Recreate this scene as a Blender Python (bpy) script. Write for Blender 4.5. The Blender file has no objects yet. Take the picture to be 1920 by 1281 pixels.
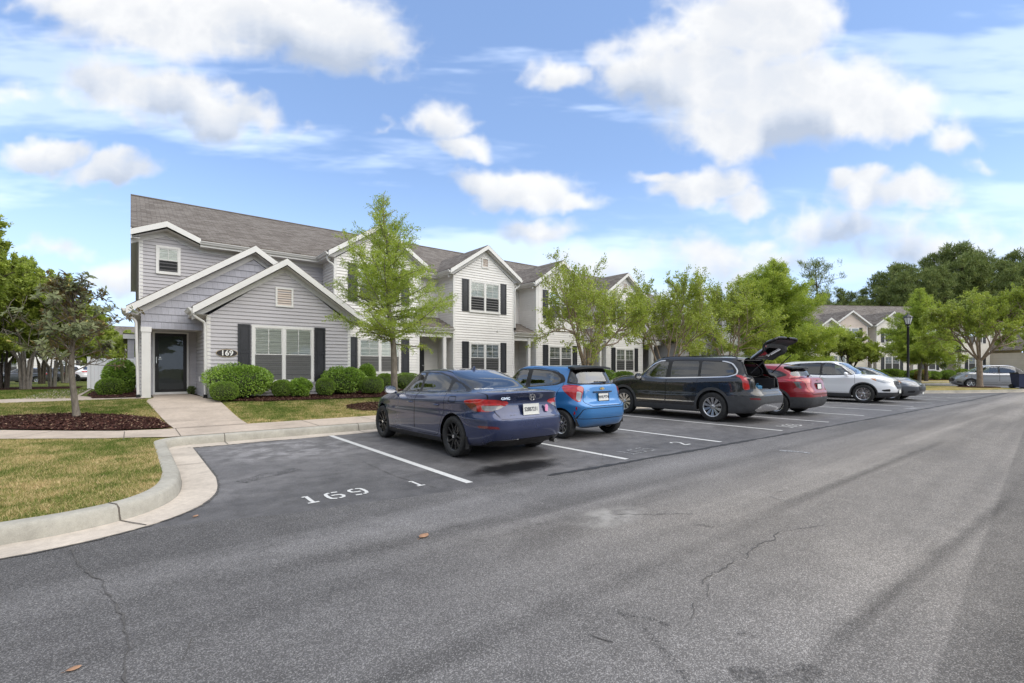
import bpy, bmesh, math, random
import numpy as np
from mathutils import Vector, Matrix

S = bpy.context.scene
C = S.collection
rad = math.radians

# ---------------------------------------------------------------- camera
EYE = 1.42
YAW = 38.6                      # degrees clockwise from +Y
cam = bpy.data.cameras.new('camera')
cam.sensor_width = 36.0
cam.lens = 895.0 / 1920.0 * 36.0
cam.shift_y = (690.0 - 640.5) / 1920.0
cam.clip_start = 0.05
cam.clip_end = 4000
camo = bpy.data.objects.new('camera', cam)
camo.location = (0, 0, EYE)
camo.rotation_euler = (rad(90), 0, rad(-YAW))
C.objects.link(camo)
S.camera = camo
FWD = (math.sin(rad(YAW)), math.cos(rad(YAW)), 0.0)
RGT = (math.cos(rad(YAW)), -math.sin(rad(YAW)), 0.0)

# ---------------------------------------------------------------- sun
SUN_DIR = Vector((0.30, -0.72, 0.95)).normalized()
sl = bpy.data.lights.new('sun', 'SUN')
sl.energy = 2.0
sl.angle = rad(85)
sl.color = (1.0, 0.945, 0.855)
so = bpy.data.objects.new('sun', sl)
so.rotation_euler = SUN_DIR.to_track_quat('Z', 'Y').to_euler()
so.location = (0, 0, 40)
C.objects.link(so)

# ---------------------------------------------------------------- view
S.view_settings.view_transform = 'Standard'
S.view_settings.look = 'None'
S.view_settings.exposure = 0.88
S.view_settings.gamma = 1.0
S.view_settings.use_curve_mapping = False
S.cycles.max_bounces = 8
S.cycles.transparent_max_bounces = 12
S.cycles.sample_clamp_indirect = 6.0

# ---------------------------------------------------------------- sky
class NT:
    """tiny node helper"""
    def __init__(s, tree): s.t = tree
    def n(s, typ, **kw):
        nd = s.t.nodes.new(typ)
        for k, v in kw.items(): setattr(nd, k, v)
        return nd
    def put(s, sock, v):
        if v is None: return
        if hasattr(v, 'is_output') or isinstance(v, bpy.types.NodeSocket): s.t.links.new(v, sock)
        else: sock.default_value = v
    def m(s, op, a, b=None, c=None, clamp=False):
        nd = s.n('ShaderNodeMath', operation=op, use_clamp=clamp)
        s.put(nd.inputs[0], a); s.put(nd.inputs[1], b); s.put(nd.inputs[2], c)
        return nd.outputs[0]
    def vm(s, op, a, b=None):
        nd = s.n('ShaderNodeVectorMath', operation=op)
        s.put(nd.inputs[0], a); s.put(nd.inputs[1], b)
        return nd.outputs['Value'] if op in ('DOT_PRODUCT', 'LENGTH', 'DISTANCE') else nd.outputs[0]
    def ss(s, x, lo, hi, a=0.0, b=1.0):
        nd = s.n('ShaderNodeMapRange', interpolation_type='SMOOTHSTEP')
        s.put(nd.inputs[0], x); s.put(nd.inputs[1], lo); s.put(nd.inputs[2], hi)
        nd.inputs[3].default_value = a; nd.inputs[4].default_value = b
        return nd.outputs[0]
    def lin(s, x, lo, hi, a=0.0, b=1.0):
        nd = s.n('ShaderNodeMapRange')
        s.put(nd.inputs[0], x); s.put(nd.inputs[1], lo); s.put(nd.inputs[2], hi)
        nd.inputs[3].default_value = a; nd.inputs[4].default_value = b
        return nd.outputs[0]
    def mix(s, f, a, b, typ='MIX'):
        nd = s.n('ShaderNodeMixRGB', blend_type=typ)
        s.put(nd.inputs[0], f)
        for i, v in ((1, a), (2, b)):
            if isinstance(v, (tuple, list)) and len(v) == 3: v = (*v, 1)
            s.put(nd.inputs[i], v)
        return nd.outputs[0]
    def noise(s, vec, scale, detail=3, rough=0.5, dist=0.0, out=0):
        nd = s.n('ShaderNodeTexNoise')
        if vec is not None: s.t.links.new(vec, nd.inputs['Vector'])
        nd.inputs['Scale'].default_value = scale; nd.inputs['Detail'].default_value = detail
        nd.inputs['Roughness'].default_value = rough; nd.inputs['Distortion'].default_value = dist
        return nd.outputs[out]
    def ramp(s, f, pts):
        nd = s.n('ShaderNodeValToRGB')
        cr = nd.color_ramp
        while len(cr.elements) < len(pts): cr.elements.new(0.5)
        for e, (p, c) in zip(cr.elements, pts):
            e.position = p; e.color = (*c, 1) if len(c) == 3 else c
        s.put(nd.inputs[0], f)
        return nd.outputs[0]
    def mapv(s, vec, scale=(1, 1, 1), loc=(0, 0, 0), rot=(0, 0, 0)):
        nd = s.n('ShaderNodeMapping')
        s.t.links.new(vec, nd.inputs[0])
        nd.inputs['Scale'].default_value = scale; nd.inputs['Location'].default_value = loc; nd.inputs['Rotation'].default_value = rot
        return nd.outputs[0]

# cumulus clouds as soft lumps round fixed compass directions: (bearing tangent, height tangent, half sizes)
CL = [(430,40,340,120,1),(640,80,170,105,1),(210,15,220,60,.8),
 (205,165,110,62,1),(320,195,120,58,1),(430,228,100,46,.95),(560,250,90,22,.45),
 (85,300,100,36,1),(205,336,105,42,1),
 (825,232,80,56,1),(865,276,66,30,.9),(730,240,60,26,.6),
 (985,362,130,52,1),(900,345,80,36,.9),(1070,382,80,30,.9),
 (1425,50,160,120,1.15),(1330,150,190,110,1.1),(1500,180,220,100,1.15),(1620,205,150,80,1),(1175,150,90,70,.8),(1400,245,210,70,.8),
 (1045,150,75,34,.75),(1320,350,120,44,1),(1400,378,80,32,.9),(1235,328,70,22,.8),
 (1680,364,120,40,1),(1615,345,55,26,.9),(1795,262,85,38,.66),(1850,305,60,34,.4),
 (1000,435,105,30,.8),(1330,485,110,50,.8),(1585,425,170,54,.74),(1760,470,190,60,.78),(1130,500,160,46,.76),(1020,520,120,34,.7),(1380,520,100,36,.75),
 (95,470,110,32,.75),(240,535,110,46,.85),(1250,560,150,50,.8),(1450,485,80,40,.85),(40,560,160,40,.6),(20,190,90,22,.5)]

def vnoise(x, y, seed):
    """value noise on a fixed random lattice"""
    r_ = np.random.default_rng(seed).random((256, 256)).astype(np.float32)
    xi = np.floor(x).astype(int); yi = np.floor(y).astype(int); fx = x-xi; fy = y-yi
    fx = fx*fx*fx*(fx*(fx*6-15)+10); fy = fy*fy*fy*(fy*(fy*6-15)+10)
    a_ = r_[yi & 255, xi & 255]; b_ = r_[yi & 255, (xi+1) & 255]; c_ = r_[(yi+1) & 255, xi & 255]; d_ = r_[(yi+1) & 255, (xi+1) & 255]
    return (a_*(1-fx)+b_*fx)*(1-fy)+(c_*(1-fx)+d_*fx)*fy
def fbm(x, y, octs, seed, gain=.5, billow=False):
    t = 0; amp = 1; tot = 0
    for k in range(octs):
        c_, s_ = math.cos(k*1.1), math.sin(k*1.1); f_ = 2.03**k
        n_ = vnoise((x*c_-y*s_)*f_+17.3*k, (x*s_+y*c_)*f_+9.1*k, seed+k)
        if billow: n_ = np.abs(2*n_-1)
        t = t+n_*amp; tot += amp; amp *= gain
    return t/tot
def sstep(x, lo, hi):
    t = np.clip((x-lo)/(hi-lo), 0, 1); return t*t*(3-2*t)
# clouds ahead, on a plane of compass tangents
NU, NV = 1700, 760
uu, vv = np.meshgrid(np.linspace(-1.7, 1.7, NU, dtype=np.float32), np.linspace(-.02, 1.5, NV, dtype=np.float32))
wx = fbm(uu*5, vv*7, 4, 11)-.5; wy = fbm(uu*5+40, vv*7+9, 4, 31)-.5
w2x = fbm(uu*22, vv*26, 3, 71)-.5; w2y = fbm(uu*22+7, vv*26+3, 3, 91)-.5
pu = uu+wx*.10+w2x*.036; pv = vv+wy*.075+w2y*.034
Fd = np.full_like(uu, -9.0)
for (px, py, rx, ry, wgt) in CL:
    u0, v0, ru, rv = (px-960)/895, (690-py)/895, rx*1.06/895, ry*1.12/895
    dv = (pv-v0)/rv
    dv = np.where(dv < 0, dv*1.25, dv)                      # flatter bases
    f_ = wgt*(1-np.sqrt(((pu-u0)/ru)**2+dv**2)) - (1-wgt)*.25
    k_ = .05; h_ = np.clip(.5+.5*(f_-Fd)/k_, 0, 1); Fd = np.maximum(Fd*(1-h_)+f_*h_+k_*h_*(1-h_), -9)
bn = fbm(uu*9, vv*11, 6, 131, .55, True)
sn = fbm(uu*4, vv*6, 5, 171)
dens = Fd*1.15 + (bn-.30)*-.62 + (sn-.5)*.55
den = sstep(dens, .02, .75)
al = sstep(dens, -.08, .56)
low_ = sstep(vv, .52, .05)
al = al*(.95-.35*low_*sstep(dens, .9, .2))
# light from above and a little to the right
tau = np.zeros_like(den); tdn = np.zeros_like(den); du = 3.4/NU; dvv = 1.52/NV
for k in range(1, 13):
    s_ = .012*k
    su, sv = int(round(s_*.25/du)), int(round(s_/dvv))
    sh = np.zeros_like(den); sh[:NV-sv, :NU-su if su else NU] = den[sv:, su:]; tau += sh
    sv2 = max(1, sv//1); sh = np.zeros_like(den); sh[sv2:, :] = den[:NV-sv2, :]; tdn += sh
shade = np.clip(tau/7.0, 0, 1)*np.clip(1.05-tdn/5.0, 0, 1)
lit = 1-.85*shade-.22*np.clip(tau/12, 0, 1)
bn2 = fbm(pu*13, pv*16, 5, 401, .55, True)
lit = lit - .17*sstep(bn, .12, .6)*np.clip(tau/4, 0, 1) - .11*sstep(bn2, .15, .6)*np.clip(tau/2, 0, 1) + .25*(sn-.5)
lit = np.clip(lit, 0, 1)
thin = sstep(dens, .45, .05); lit = np.clip(lit+thin*.15, 0, 1)
ws = fbm(uu*1.6+vv*.5, vv*9, 6, 211, .58); ws = sstep(ws, .47, .72)*(.35+.65*fbm(uu*2, vv*3, 3, 251))
# the rest of the dome
ND = 900
dx_, dy_ = np.meshgrid(np.linspace(-7, 7, ND, dtype=np.float32), np.linspace(-7, 7, ND, dtype=np.float32))
dn = fbm(dx_*.9, dy_*.9, 6, 301, .55); dal = sstep(dn, .36, .52); dlt = sstep(fbm(dx_*1.7, dy_*1.7, 4, 331), .3, .6)
EW, EH = 4096, 1024
azm, elv = np.meshgrid((np.arange(EW, dtype=np.float32)+.5)/EW*2*np.pi-np.pi, (np.arange(EH, dtype=np.float32)+.5)/EH*np.pi/2)
# Blender equirectangular: u=0.5 is +Y... direction = (sin, cos)
Dx = np.cos(elv)*np.cos(azm); Dy = np.cos(elv)*-np.sin(azm); Dz = np.sin(elv)
dfw = Dx*FWD[0]+Dy*FWD[1]; drt = Dx*RGT[0]+Dy*RGT[1]
dsf = np.maximum(dfw, .15); U_ = drt/dsf; V_ = Dz/dsf
def samp(A, x, y):
    x = np.clip(x, 0, A.shape[1]-1.001); y = np.clip(y, 0, A.shape[0]-1.001); xi = x.astype(int); yi = y.astype(int); fx = x-xi; fy = y-yi
    return (A[yi, xi]*(1-fx)+A[yi, xi+1]*fx)*(1-fy)+(A[yi+1, xi]*(1-fx)+A[yi+1, xi+1]*fx)*fy
fu = (U_+1.7)/3.4*(NU-1); fv = (V_+.02)/1.52*(NV-1)
dzz = np.maximum(Dz, .15); bu = (Dx/dzz+7)/14*(ND-1); bv = (Dy/dzz+7)/14*(ND-1)
wgt_ = sstep(dfw, .22, .38)*sstep(np.abs(U_), 1.65, 1.25)*sstep(V_, 1.35, .95)
img = np.zeros((EH*2, EW, 4), dtype=np.float32)
for ch, (A_, B_) in enumerate(((al, dal), (lit, dlt))):
    img[EH:, :, ch] = samp(A_, fu, fv)*wgt_ + samp(B_, bu, bv)*(1-wgt_)
img[EH:, :, 2] = samp(ws, fu, fv)*wgt_ + .3*(1-wgt_)
img[:, :, 3] = 1
cim = bpy.data.images.new('cloud_cover', EW, EH*2, float_buffer=True, is_data=True)
cim.pixels.foreach_set(img.ravel()); cim.update(); cim.pack()
w = bpy.data.worlds.new('World'); S.world = w; w.use_nodes = True
wt = w.node_tree; wt.nodes.clear()
W = NT(wt)
tc = W.n('ShaderNodeTexCoord')
env = W.n('ShaderNodeTexEnvironment'); env.image = cim; wt.links.new(tc.outputs['Generated'], env.inputs[0])
se = W.n('ShaderNodeSeparateColor'); wt.links.new(env.outputs[0], se.inputs[0])
sp = W.n('ShaderNodeSeparateXYZ'); wt.links.new(W.vm('NORMALIZE', tc.outputs['Generated']), sp.inputs[0])
sky = W.n('ShaderNodeTexSky', sky_type='NISHITA', sun_disc=False)
sky.sun_elevation = math.asin(SUN_DIR.z)
sky.sun_rotation = math.atan2(SUN_DIR.x, SUN_DIR.y)
sky.air_density = 1.0; sky.dust_density = .5; sky.ozone_density = 1.4
SKY_STRENGTH = .108
skc = W.mix(1.0, sky.outputs[0], (SKY_STRENGTH, SKY_STRENGTH, SKY_STRENGTH), 'MULTIPLY')
skc = W.mix(.26, skc, (.26, .42, .80))
skc = W.mix(W.m('MULTIPLY', se.outputs[2], .60), skc, (.74, .82, .95))
skc = W.mix(W.ss(sp.outputs[2], .40, .0, 0.0, .62), skc, (.42, .60, .88))
ccol = W.ramp(se.outputs[1], [(0, (.30, .34, .41)), (.35, (.40, .43, .48)), (.7, (.49, .50, .515)), (1, (.575, .575, .57))])
lowv = W.m('MULTIPLY', W.ss(sp.outputs[2], .30, .04), W.m('MULTIPLY_ADD', se.outputs[2], .5, .25))
skc = W.mix(lowv, skc, (.50, .55, .66))
skc = W.mix(se.outputs[0], skc, ccol)
bg = W.n('ShaderNodeBackground'); wt.links.new(skc, bg.inputs[0]); bg.inputs[1].default_value = 1.0
wo = W.n('ShaderNodeOutputWorld'); wt.links.new(bg.outputs[0], wo.inputs[0])
w.cycles.sampling_method = 'MANUAL'; w.cycles.sample_map_resolution = 512

# ---------------------------------------------------------------- helpers
def setp(o, label=None, cat=None, group=None, kind=None):
    if label: o['label'] = label
    if cat: o['category'] = cat
    if group: o['group'] = group
    if kind: o['kind'] = kind
    return o

def thing(name, label, cat, loc=(0, 0, 0), rotz=0, group=None):
    o = bpy.data.objects.new(name, None); C.objects.link(o)
    o.empty_display_size = .2
    o.location = loc; o.rotation_euler = (0, 0, rotz)
    return setp(o, label, cat, group)

def mesh_obj(name, verts, faces, mats, parent=None, smooth=False, midx=None, normals=None):
    me = bpy.data.meshes.new(name)
    me.from_pydata([tuple(v) for v in verts], [], [tuple(f) for f in faces])
    if not isinstance(mats, (list, tuple)): mats = [mats]
    for m_ in mats: me.materials.append(m_)
    if midx is not None: me.polygons.foreach_set('material_index', np.array(midx, dtype=np.int32))
    if smooth: me.polygons.foreach_set('use_smooth', np.ones(len(me.polygons), dtype=bool))
    me.validate(clean_customdata=False)
    if normals is not None and len(normals) == len(me.vertices):
        me.normals_split_custom_set_from_vertices([tuple(n) for n in normals])
    me.update()
    o = bpy.data.objects.new(name, me); C.objects.link(o)
    if parent is not None: o.parent = parent
    return o

def np_obj(name, V, nper, mats, parent=None):
    """many separate little polygons of nper corners; V is (N*nper,3)"""
    n = len(V)//nper
    me = bpy.data.meshes.new(name)
    me.vertices.add(len(V)); me.vertices.foreach_set('co', np.asarray(V, dtype=np.float32).ravel())
    me.loops.add(len(V)); me.loops.foreach_set('vertex_index', np.arange(len(V), dtype=np.int32))
    me.polygons.add(n); me.polygons.foreach_set('loop_start', np.arange(0, len(V), nper, dtype=np.int32))
    if not isinstance(mats, (list, tuple)): mats = [mats]
    for m_ in mats: me.materials.append(m_)
    me.update(calc_edges=True)
    o = bpy.data.objects.new(name, me); C.objects.link(o)
    if parent is not None: o.parent = parent
    return o

class MB:
    def __init__(s): s.v = []; s.f = []; s.mi = []; s.cur = 0; s.M = None
    def vert(s, p):
        if s.M is not None: p = tuple(s.M @ Vector(p))
        s.v.append(tuple(p)); return len(s.v)-1
    def face(s, idx): s.f.append(tuple(idx)); s.mi.append(s.cur)
    def poly(s, pts): s.face([s.vert(p) for p in pts]); return s
    def box(s, x0, x1, y0, y1, z0, z1):
        p = [(x0,y0,z0),(x1,y0,z0),(x1,y1,z0),(x0,y1,z0),(x0,y0,z1),(x1,y0,z1),(x1,y1,z1),(x0,y1,z1)]
        i = [s.vert(q) for q in p]
        for f in ((0,3,2,1),(4,5,6,7),(0,1,5,4),(1,2,6,5),(2,3,7,6),(3,0,4,7)): s.face([i[k] for k in f])
        return s
    def prism(s, pts, d):
        """pts planar 3D polygon, extruded by vector d"""
        a = [s.vert(p) for p in pts]; b = [s.vert((p[0]+d[0], p[1]+d[1], p[2]+d[2])) for p in pts]
        n = len(pts)
        s.face(a[::-1]); s.face(b)
        for k in range(n): s.face((a[k], a[(k+1)%n], b[(k+1)%n], b[k]))
        return s
    def tube(s, pts, rs, n=8, cap=True):
        pts = [Vector(p) for p in pts]
        if not isinstance(rs, (list, tuple)): rs = [rs]*len(pts)
        rings = []
        prev = None
        for k, p in enumerate(pts):
            d = (pts[min(k+1, len(pts)-1)] - pts[max(k-1, 0)])
            if d.length < 1e-9: d = Vector((0, 0, 1))
            d.normalize()
            if prev is None:
                a = Vector((0, 0, 1)) if abs(d.z) < .9 else Vector((1, 0, 0))
                u = d.cross(a).normalized()
            else:
                u = prev - d*prev.dot(d)
                u = u.normalized() if u.length > 1e-6 else d.orthogonal().normalized()
            prev = u; v_ = d.cross(u)
            rings.append([s.vert(p + (u*math.cos(2*math.pi*j/n) + v_*math.sin(2*math.pi*j/n))*rs[k]) for j in range(n)])
        for a, b in zip(rings[:-1], rings[1:]):
            for j in range(n): s.face((a[j], a[(j+1)%n], b[(j+1)%n], b[j]))
        if cap: s.face(rings[0][::-1]); s.face(rings[-1])
        return s
    def lathe(s, prof, axis='z', n=24, c=(0, 0, 0), closed=False):
        """prof [(r,h)...]"""
        rings = []
        for (r, h) in prof:
            row = []
            for j in range(n):
                a = 2*math.pi*j/n; x, y = r*math.cos(a), r*math.sin(a)
                p = {'z': (x, y, h), 'x': (h, x, y), 'y': (x, h, y)}[axis]
                row.append(s.vert((p[0]+c[0], p[1]+c[1], p[2]+c[2])))
            rings.append(row)
        pairs = list(zip(rings[:-1], rings[1:]))
        if closed: pairs.append((rings[-1], rings[0]))
        for a, b in pairs:
            for j in range(n): s.face((a[j], a[(j+1)%n], b[(j+1)%n], b[j]))
        return s
    def build(s, name, mats, parent=None, smooth=False, bevel=0, auto=None):
        o = mesh_obj(name, s.v, s.f, mats, parent, smooth, s.mi)
        bm = bmesh.new(); bm.from_mesh(o.data)
        bmesh.ops.recalc_face_normals(bm, faces=bm.faces)
        bm.to_mesh(o.data); bm.free()
        if bevel:
            b = o.modifiers.new('bevel', 'BEVEL'); b.width = bevel; b.segments = 2; b.limit_method = 'ANGLE'
            b.harden_normals = False
        if auto is not None:
            o.data.polygons.foreach_set('use_smooth', np.ones(len(o.data.polygons), dtype=bool))
            try: o.data.set_sharp_from_angle(angle=rad(auto))
            except Exception: pass
        return o

def copy_tree(o, parent=None):
    c = o.copy(); C.objects.link(c)
    c.parent = parent
    if parent is not None: c.matrix_parent_inverse = o.matrix_parent_inverse.copy()
    for ch in list(o.children): copy_tree(ch, c)
    return c

def mat(name, fn):
    m = bpy.data.materials.new(name); m.use_nodes = True
    t = m.node_tree; t.nodes.clear()
    N = NT(t)
    o = N.n('ShaderNodeOutputMaterial')
    fn(N, o)
    return m

def pbsdf(N, o, col=None, rough=.5, metal=0, spec=.5, coat=0, bump=None, bstr=.3, bdist=.01, normal=None, **kw):
    p = N.n('ShaderNodeBsdfPrincipled')
    if isinstance(col, tuple) and len(col) == 3: col = (*col, 1)
    N.put(p.inputs['Base Color'], col); N.put(p.inputs['Roughness'], rough)
    p.inputs['Metallic'].default_value = metal
    p.inputs['Specular IOR Level'].default_value = spec
    p.inputs['Coat Weight'].default_value = coat; p.inputs['Coat Roughness'].default_value = .03
    for k, v in kw.items(): N.put(p.inputs[k.replace('_', ' ')], v)
    if bump is not None:
        b = N.n('ShaderNodeBump'); b.inputs['Strength'].default_value = bstr; b.inputs['Distance'].default_value = bdist
        N.t.links.new(bump, b.inputs['Height']); N.t.links.new(b.outputs[0], p.inputs['Normal'])
    N.t.links.new(p.outputs[0], o.inputs[0])
    return p

def obj_co(N): return N.n('ShaderNodeTexCoord').outputs['Object']
def geo_co(N): return N.n('ShaderNodeNewGeometry').outputs['Position']

def simple(name, col, rough=.5, metal=0, var=.12, scale=6, coat=0, spec=.5, bstr=0.0, bscale=60, bdist=.004):
    """a plain coloured material with slight mottling and optional fine bump"""
    def fn(N, o):
        co = geo_co(N) if False else obj_co(N)
        n = N.noise(co, scale, 5, .6)
        k = N.lin(n, .3, .7, 1-var, 1+var)
        c = N.mix(1.0, (*col, 1), (1, 1, 1, 1), 'MULTIPLY')
        vm = N.n('ShaderNodeVectorMath', operation='SCALE'); vm.inputs[0].default_value = col
        N.t.links.new(k, vm.inputs['Scale'])
        r = N.lin(N.noise(co, scale*2.3, 4, .6), .3, .7, rough*.85, min(1, rough*1.15))
        b = N.noise(co, bscale, 4, .6) if bstr else None
        pbsdf(N, o, vm.outputs[0], r, metal, spec, coat, b, bstr, bdist)
    return mat(name, fn)
# ---------------------------------------------------------------- setting: materials
def srgb(r, g, b):
    f = lambda c: ((c/255+.055)/1.055)**2.4 if c > 10 else c/255/12.92
    return (f(r), f(g), f(b))

def gp(px, py, z=0.0):
    """ground point that the photograph shows at a pixel (used for measuring the layout)"""
    d = (EYE-z)*895.0/(py-690.0); r = (px-960)/895.0
    return (d*(FWD[0]+r*RGT[0]), d*(FWD[1]+r*RGT[1]))


def fn_asphalt(dark):
    def fn(N, o):
        co = geo_co(N)
        big = N.noise(N.mapv(co, (.35, .9, 1)), .8, 4, .6, .6)
        mid = N.noise(co, 3.2, 5, .65, .3)
        fine = N.noise(co, 95, 3, .7)
        vor = N.n('ShaderNodeTexVoronoi'); N.t.links.new(co, vor.inputs['Vector']); vor.inputs['Scale'].default_value = 190
        cell = N.n('ShaderNodeSeparateColor'); N.t.links.new(vor.outputs['Color'], cell.inputs[0])
        agg = N.ss(cell.outputs[0], .55, 1.0)
        spark = N.ss(cell.outputs[1], .93, .97)
        if dark:
            base = N.ramp(big, [(.3, (.102, .096, .092)), (.5, (.133, .125, .119)), (.72, (.180, .169, .160))])
            ga, gs = .30, .5
        else:
            base = N.ramp(big, [(.28, (.222, .203, .183)), (.5, (.276, .253, .228)), (.72, (.335, .308, .278))])
            ga, gs = .85, 1.2
        # distance of the driving lane: wheel tracks run along x
        sx = N.n('ShaderNodeSeparateXYZ'); N.t.links.new(co, sx.inputs[0])
        if not dark:
            wv = N.n('ShaderNodeVectorMath', operation='ADD'); N.t.links.new(co, wv.inputs[0]); wv.inputs[1].default_value = (0, 0, 0)
            track = N.noise(N.mapv(co, (.045, 1.15, 1), rot=(0, 0, .03)), 1.0, 3, .55, .5)
            tk = N.lin(track, .35, .65, .70, 1.28)
            # the part near the kerb was sealed and is darker
            near = N.ss(N.m('ADD', sx.outputs[1], N.m('MULTIPLY', N.m('SUBTRACT', mid, .5), 1.4)), 2.0, 4.5, 1.0, .66)
            lf = N.ss(N.m('ADD', sx.outputs[0], N.m('MULTIPLY', N.m('SUBTRACT', mid, .5), 1.6)), -.4, 4.6, .60, 1.0)
            near = N.m('MAXIMUM', near, N.ss(sx.outputs[0], 6.0, 2.5, 0, .92))
            k = N.m('MULTIPLY', N.m('MULTIPLY', tk, near), lf)
            k = N.m('MULTIPLY', k, N.m('ADD', 1.0, N.m('MULTIPLY', N.ss(sx.outputs[1], 3.0, 4.9, 0, .22), N.ss(sx.outputs[0], 4.5, 2.5))))
            lay = N.ss(N.m('SUBTRACT', sx.outputs[1], N.m('MULTIPLY', sx.outputs[0], .055)), .33, .37, .72, 1.0)
            k = N.m('MULTIPLY', k, lay)
            # soft worn wheel path curving toward the camera
            def path(x0, y0, x1, y1, w_, amt, k):
                dx, dy = x1-x0, y1-y0; L_ = math.hypot(dx, dy)
                rel = N.vm('SUBTRACT', co, (x0, y0, 0))
                al_ = N.vm('DOT_PRODUCT', rel, (dx/L_, dy/L_, 0)); ac = N.m('ABSOLUTE', N.m('ADD', N.vm('DOT_PRODUCT', rel, (-dy/L_, dx/L_, 0)), N.m('MULTIPLY_ADD', mid, .5*w_*2, -.5*w_)))
                f = N.m('MULTIPLY', N.ss(ac, w_, 0.0, 0, amt), N.m('MULTIPLY', N.ss(al_, 0, L_*.2), N.ss(al_, L_, L_*.8)))
                return N.m('MULTIPLY', k, N.m('SUBTRACT', 1.0, f))
            for (a, b, w_, amt) in (((1470, 1281), (1905, 925), .09, .38), ((1340, 998), (1790, 820), .11, .32), ((900, 1050), (1330, 890), .30, .22), ((700, 1000), (1250, 860), .25, .20)):
                pa, pb = gp(*a), gp(*b); k = path(*pa, *pb, w_, amt, k)
        else:
            k = N.lin(mid, .3, .7, .82, 1.18)
            # pale dried puddle dust next to the kerb
            dd = N.ss(N.vm('DISTANCE', co, (2.1, 9.2, 0)), 1.7, .3, 0, .55)
            k = N.m('ADD', k, N.m('MULTIPLY', dd, N.ss(mid, .42, .62)))
            k = N.m('MULTIPLY', k, N.ss(N.m('ADD', sx.outputs[0], N.m('MULTIPLY_ADD', big, 2.0, -1.0)), 2.2, 4.6, 1.18, 1.02))
            k = N.m('MULTIPLY', k, N.m('SUBTRACT', 1.0, N.m('MULTIPLY', N.ss(N.m('ADD', sx.outputs[1], N.m('MULTIPLY_ADD', big, 1.6, -.8)), 7.6, 5.0, 0, .27), N.ss(sx.outputs[0], 6.0, 3.4))))
        k = N.m('MULTIPLY', k, N.lin(mid, .3, .7, .90, 1.10))
        k = N.m('MULTIPLY', k, N.m('MULTIPLY_ADD', agg, ga, 1 - ga*.45))
        k = N.m('MULTIPLY', k, N.lin(fine, .3, .7, .72, 1.26))
        sc = N.n('ShaderNodeVectorMath', operation='SCALE'); N.t.links.new(base, sc.inputs[0]); N.t.links.new(k, sc.inputs['Scale'])
        if not dark:
            wp = N.ss(N.vm('LENGTH', N.vm('MULTIPLY', N.vm('SUBTRACT', co, (3.58, 2.98, 0)), (2.0, 3.6, 0))), 1.15, .35, 0, 1)
            wp = N.m('MULTIPLY', wp, N.ss(mid, .40, .60, .2, .8))
        else: wp = 0.0
        cool = N.mix(1.0, sc.outputs[0], (.93, .98, 1.08), 'MULTIPLY')
        cf = N.m('MAXIMUM', N.ss(sx.outputs[0], 4.6, .5), N.ss(sx.outputs[1], 2.2, 4.2)) if not dark else .6
        c0 = N.mix(cf, sc.outputs[0], cool)
        c2 = N.mix(wp, c0, (.36, .345, .32))
        c2 = N.mix(N.m('MULTIPLY', spark, .35*gs), c2, (.42, .41, .39))
        h = N.m('ADD', N.m('MULTIPLY', vor.outputs['Distance'], -1.2 if not dark else -.5), N.m('MULTIPLY', fine, .8))
        rough = N.lin(big, .3, .7, .55 if dark else .72, .75 if dark else .9)
        pbsdf(N, o, c2, rough, 0, .2, 0, h, .7, .004)
    return fn
M_ROAD = mat('asphalt_worn', fn_asphalt(False))
M_LOT = mat('asphalt_sealed', fn_asphalt(True))

def fn_concrete(base, joints=None):
    def fn(N, o):
        co = geo_co(N)
        a = N.noise(co, 1.3, 5, .65, .4); b = N.noise(co, 14, 5, .7); c = N.noise(co, 160, 2, .5)
        d = N.ramp(a, [(.3, tuple(x*.78 for x in base)), (.5, base), (.7, tuple(min(.8, x*1.15) for x in base))])
        k = N.m('MULTIPLY', N.lin(b, .3, .7, .86, 1.1), N.lin(c, .3, .7, .9, 1.08))
        pit = N.ss(N.noise(co, 38, 3, .5), .70, .76, 1, .55)
        k = N.m('MULTIPLY', k, pit)
        sc = N.n('ShaderNodeVectorMath', operation='SCALE'); N.t.links.new(d, sc.inputs[0]); N.t.links.new(k, sc.inputs['Scale'])
        col = sc.outputs[0]
        h = N.m('ADD', N.m('MULTIPLY', c, .4), b)
        pbsdf(N, o, col, .85, 0, .3, 0, h, .35, .006)
    return mat('concrete', fn)
M_CONC = fn_concrete((.46, .385, .315)); M_CONC.name = 'concrete_sidewalk'
M_KERB = fn_concrete((.37, .35, .30)); M_KERB.name = 'concrete_kerb'
M_GUTTER = fn_concrete((.50, .44, .37)); M_GUTTER.name = 'concrete_gutter'
M_JOINT = simple('concrete_joint', (.10, .085, .07), .95)

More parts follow.
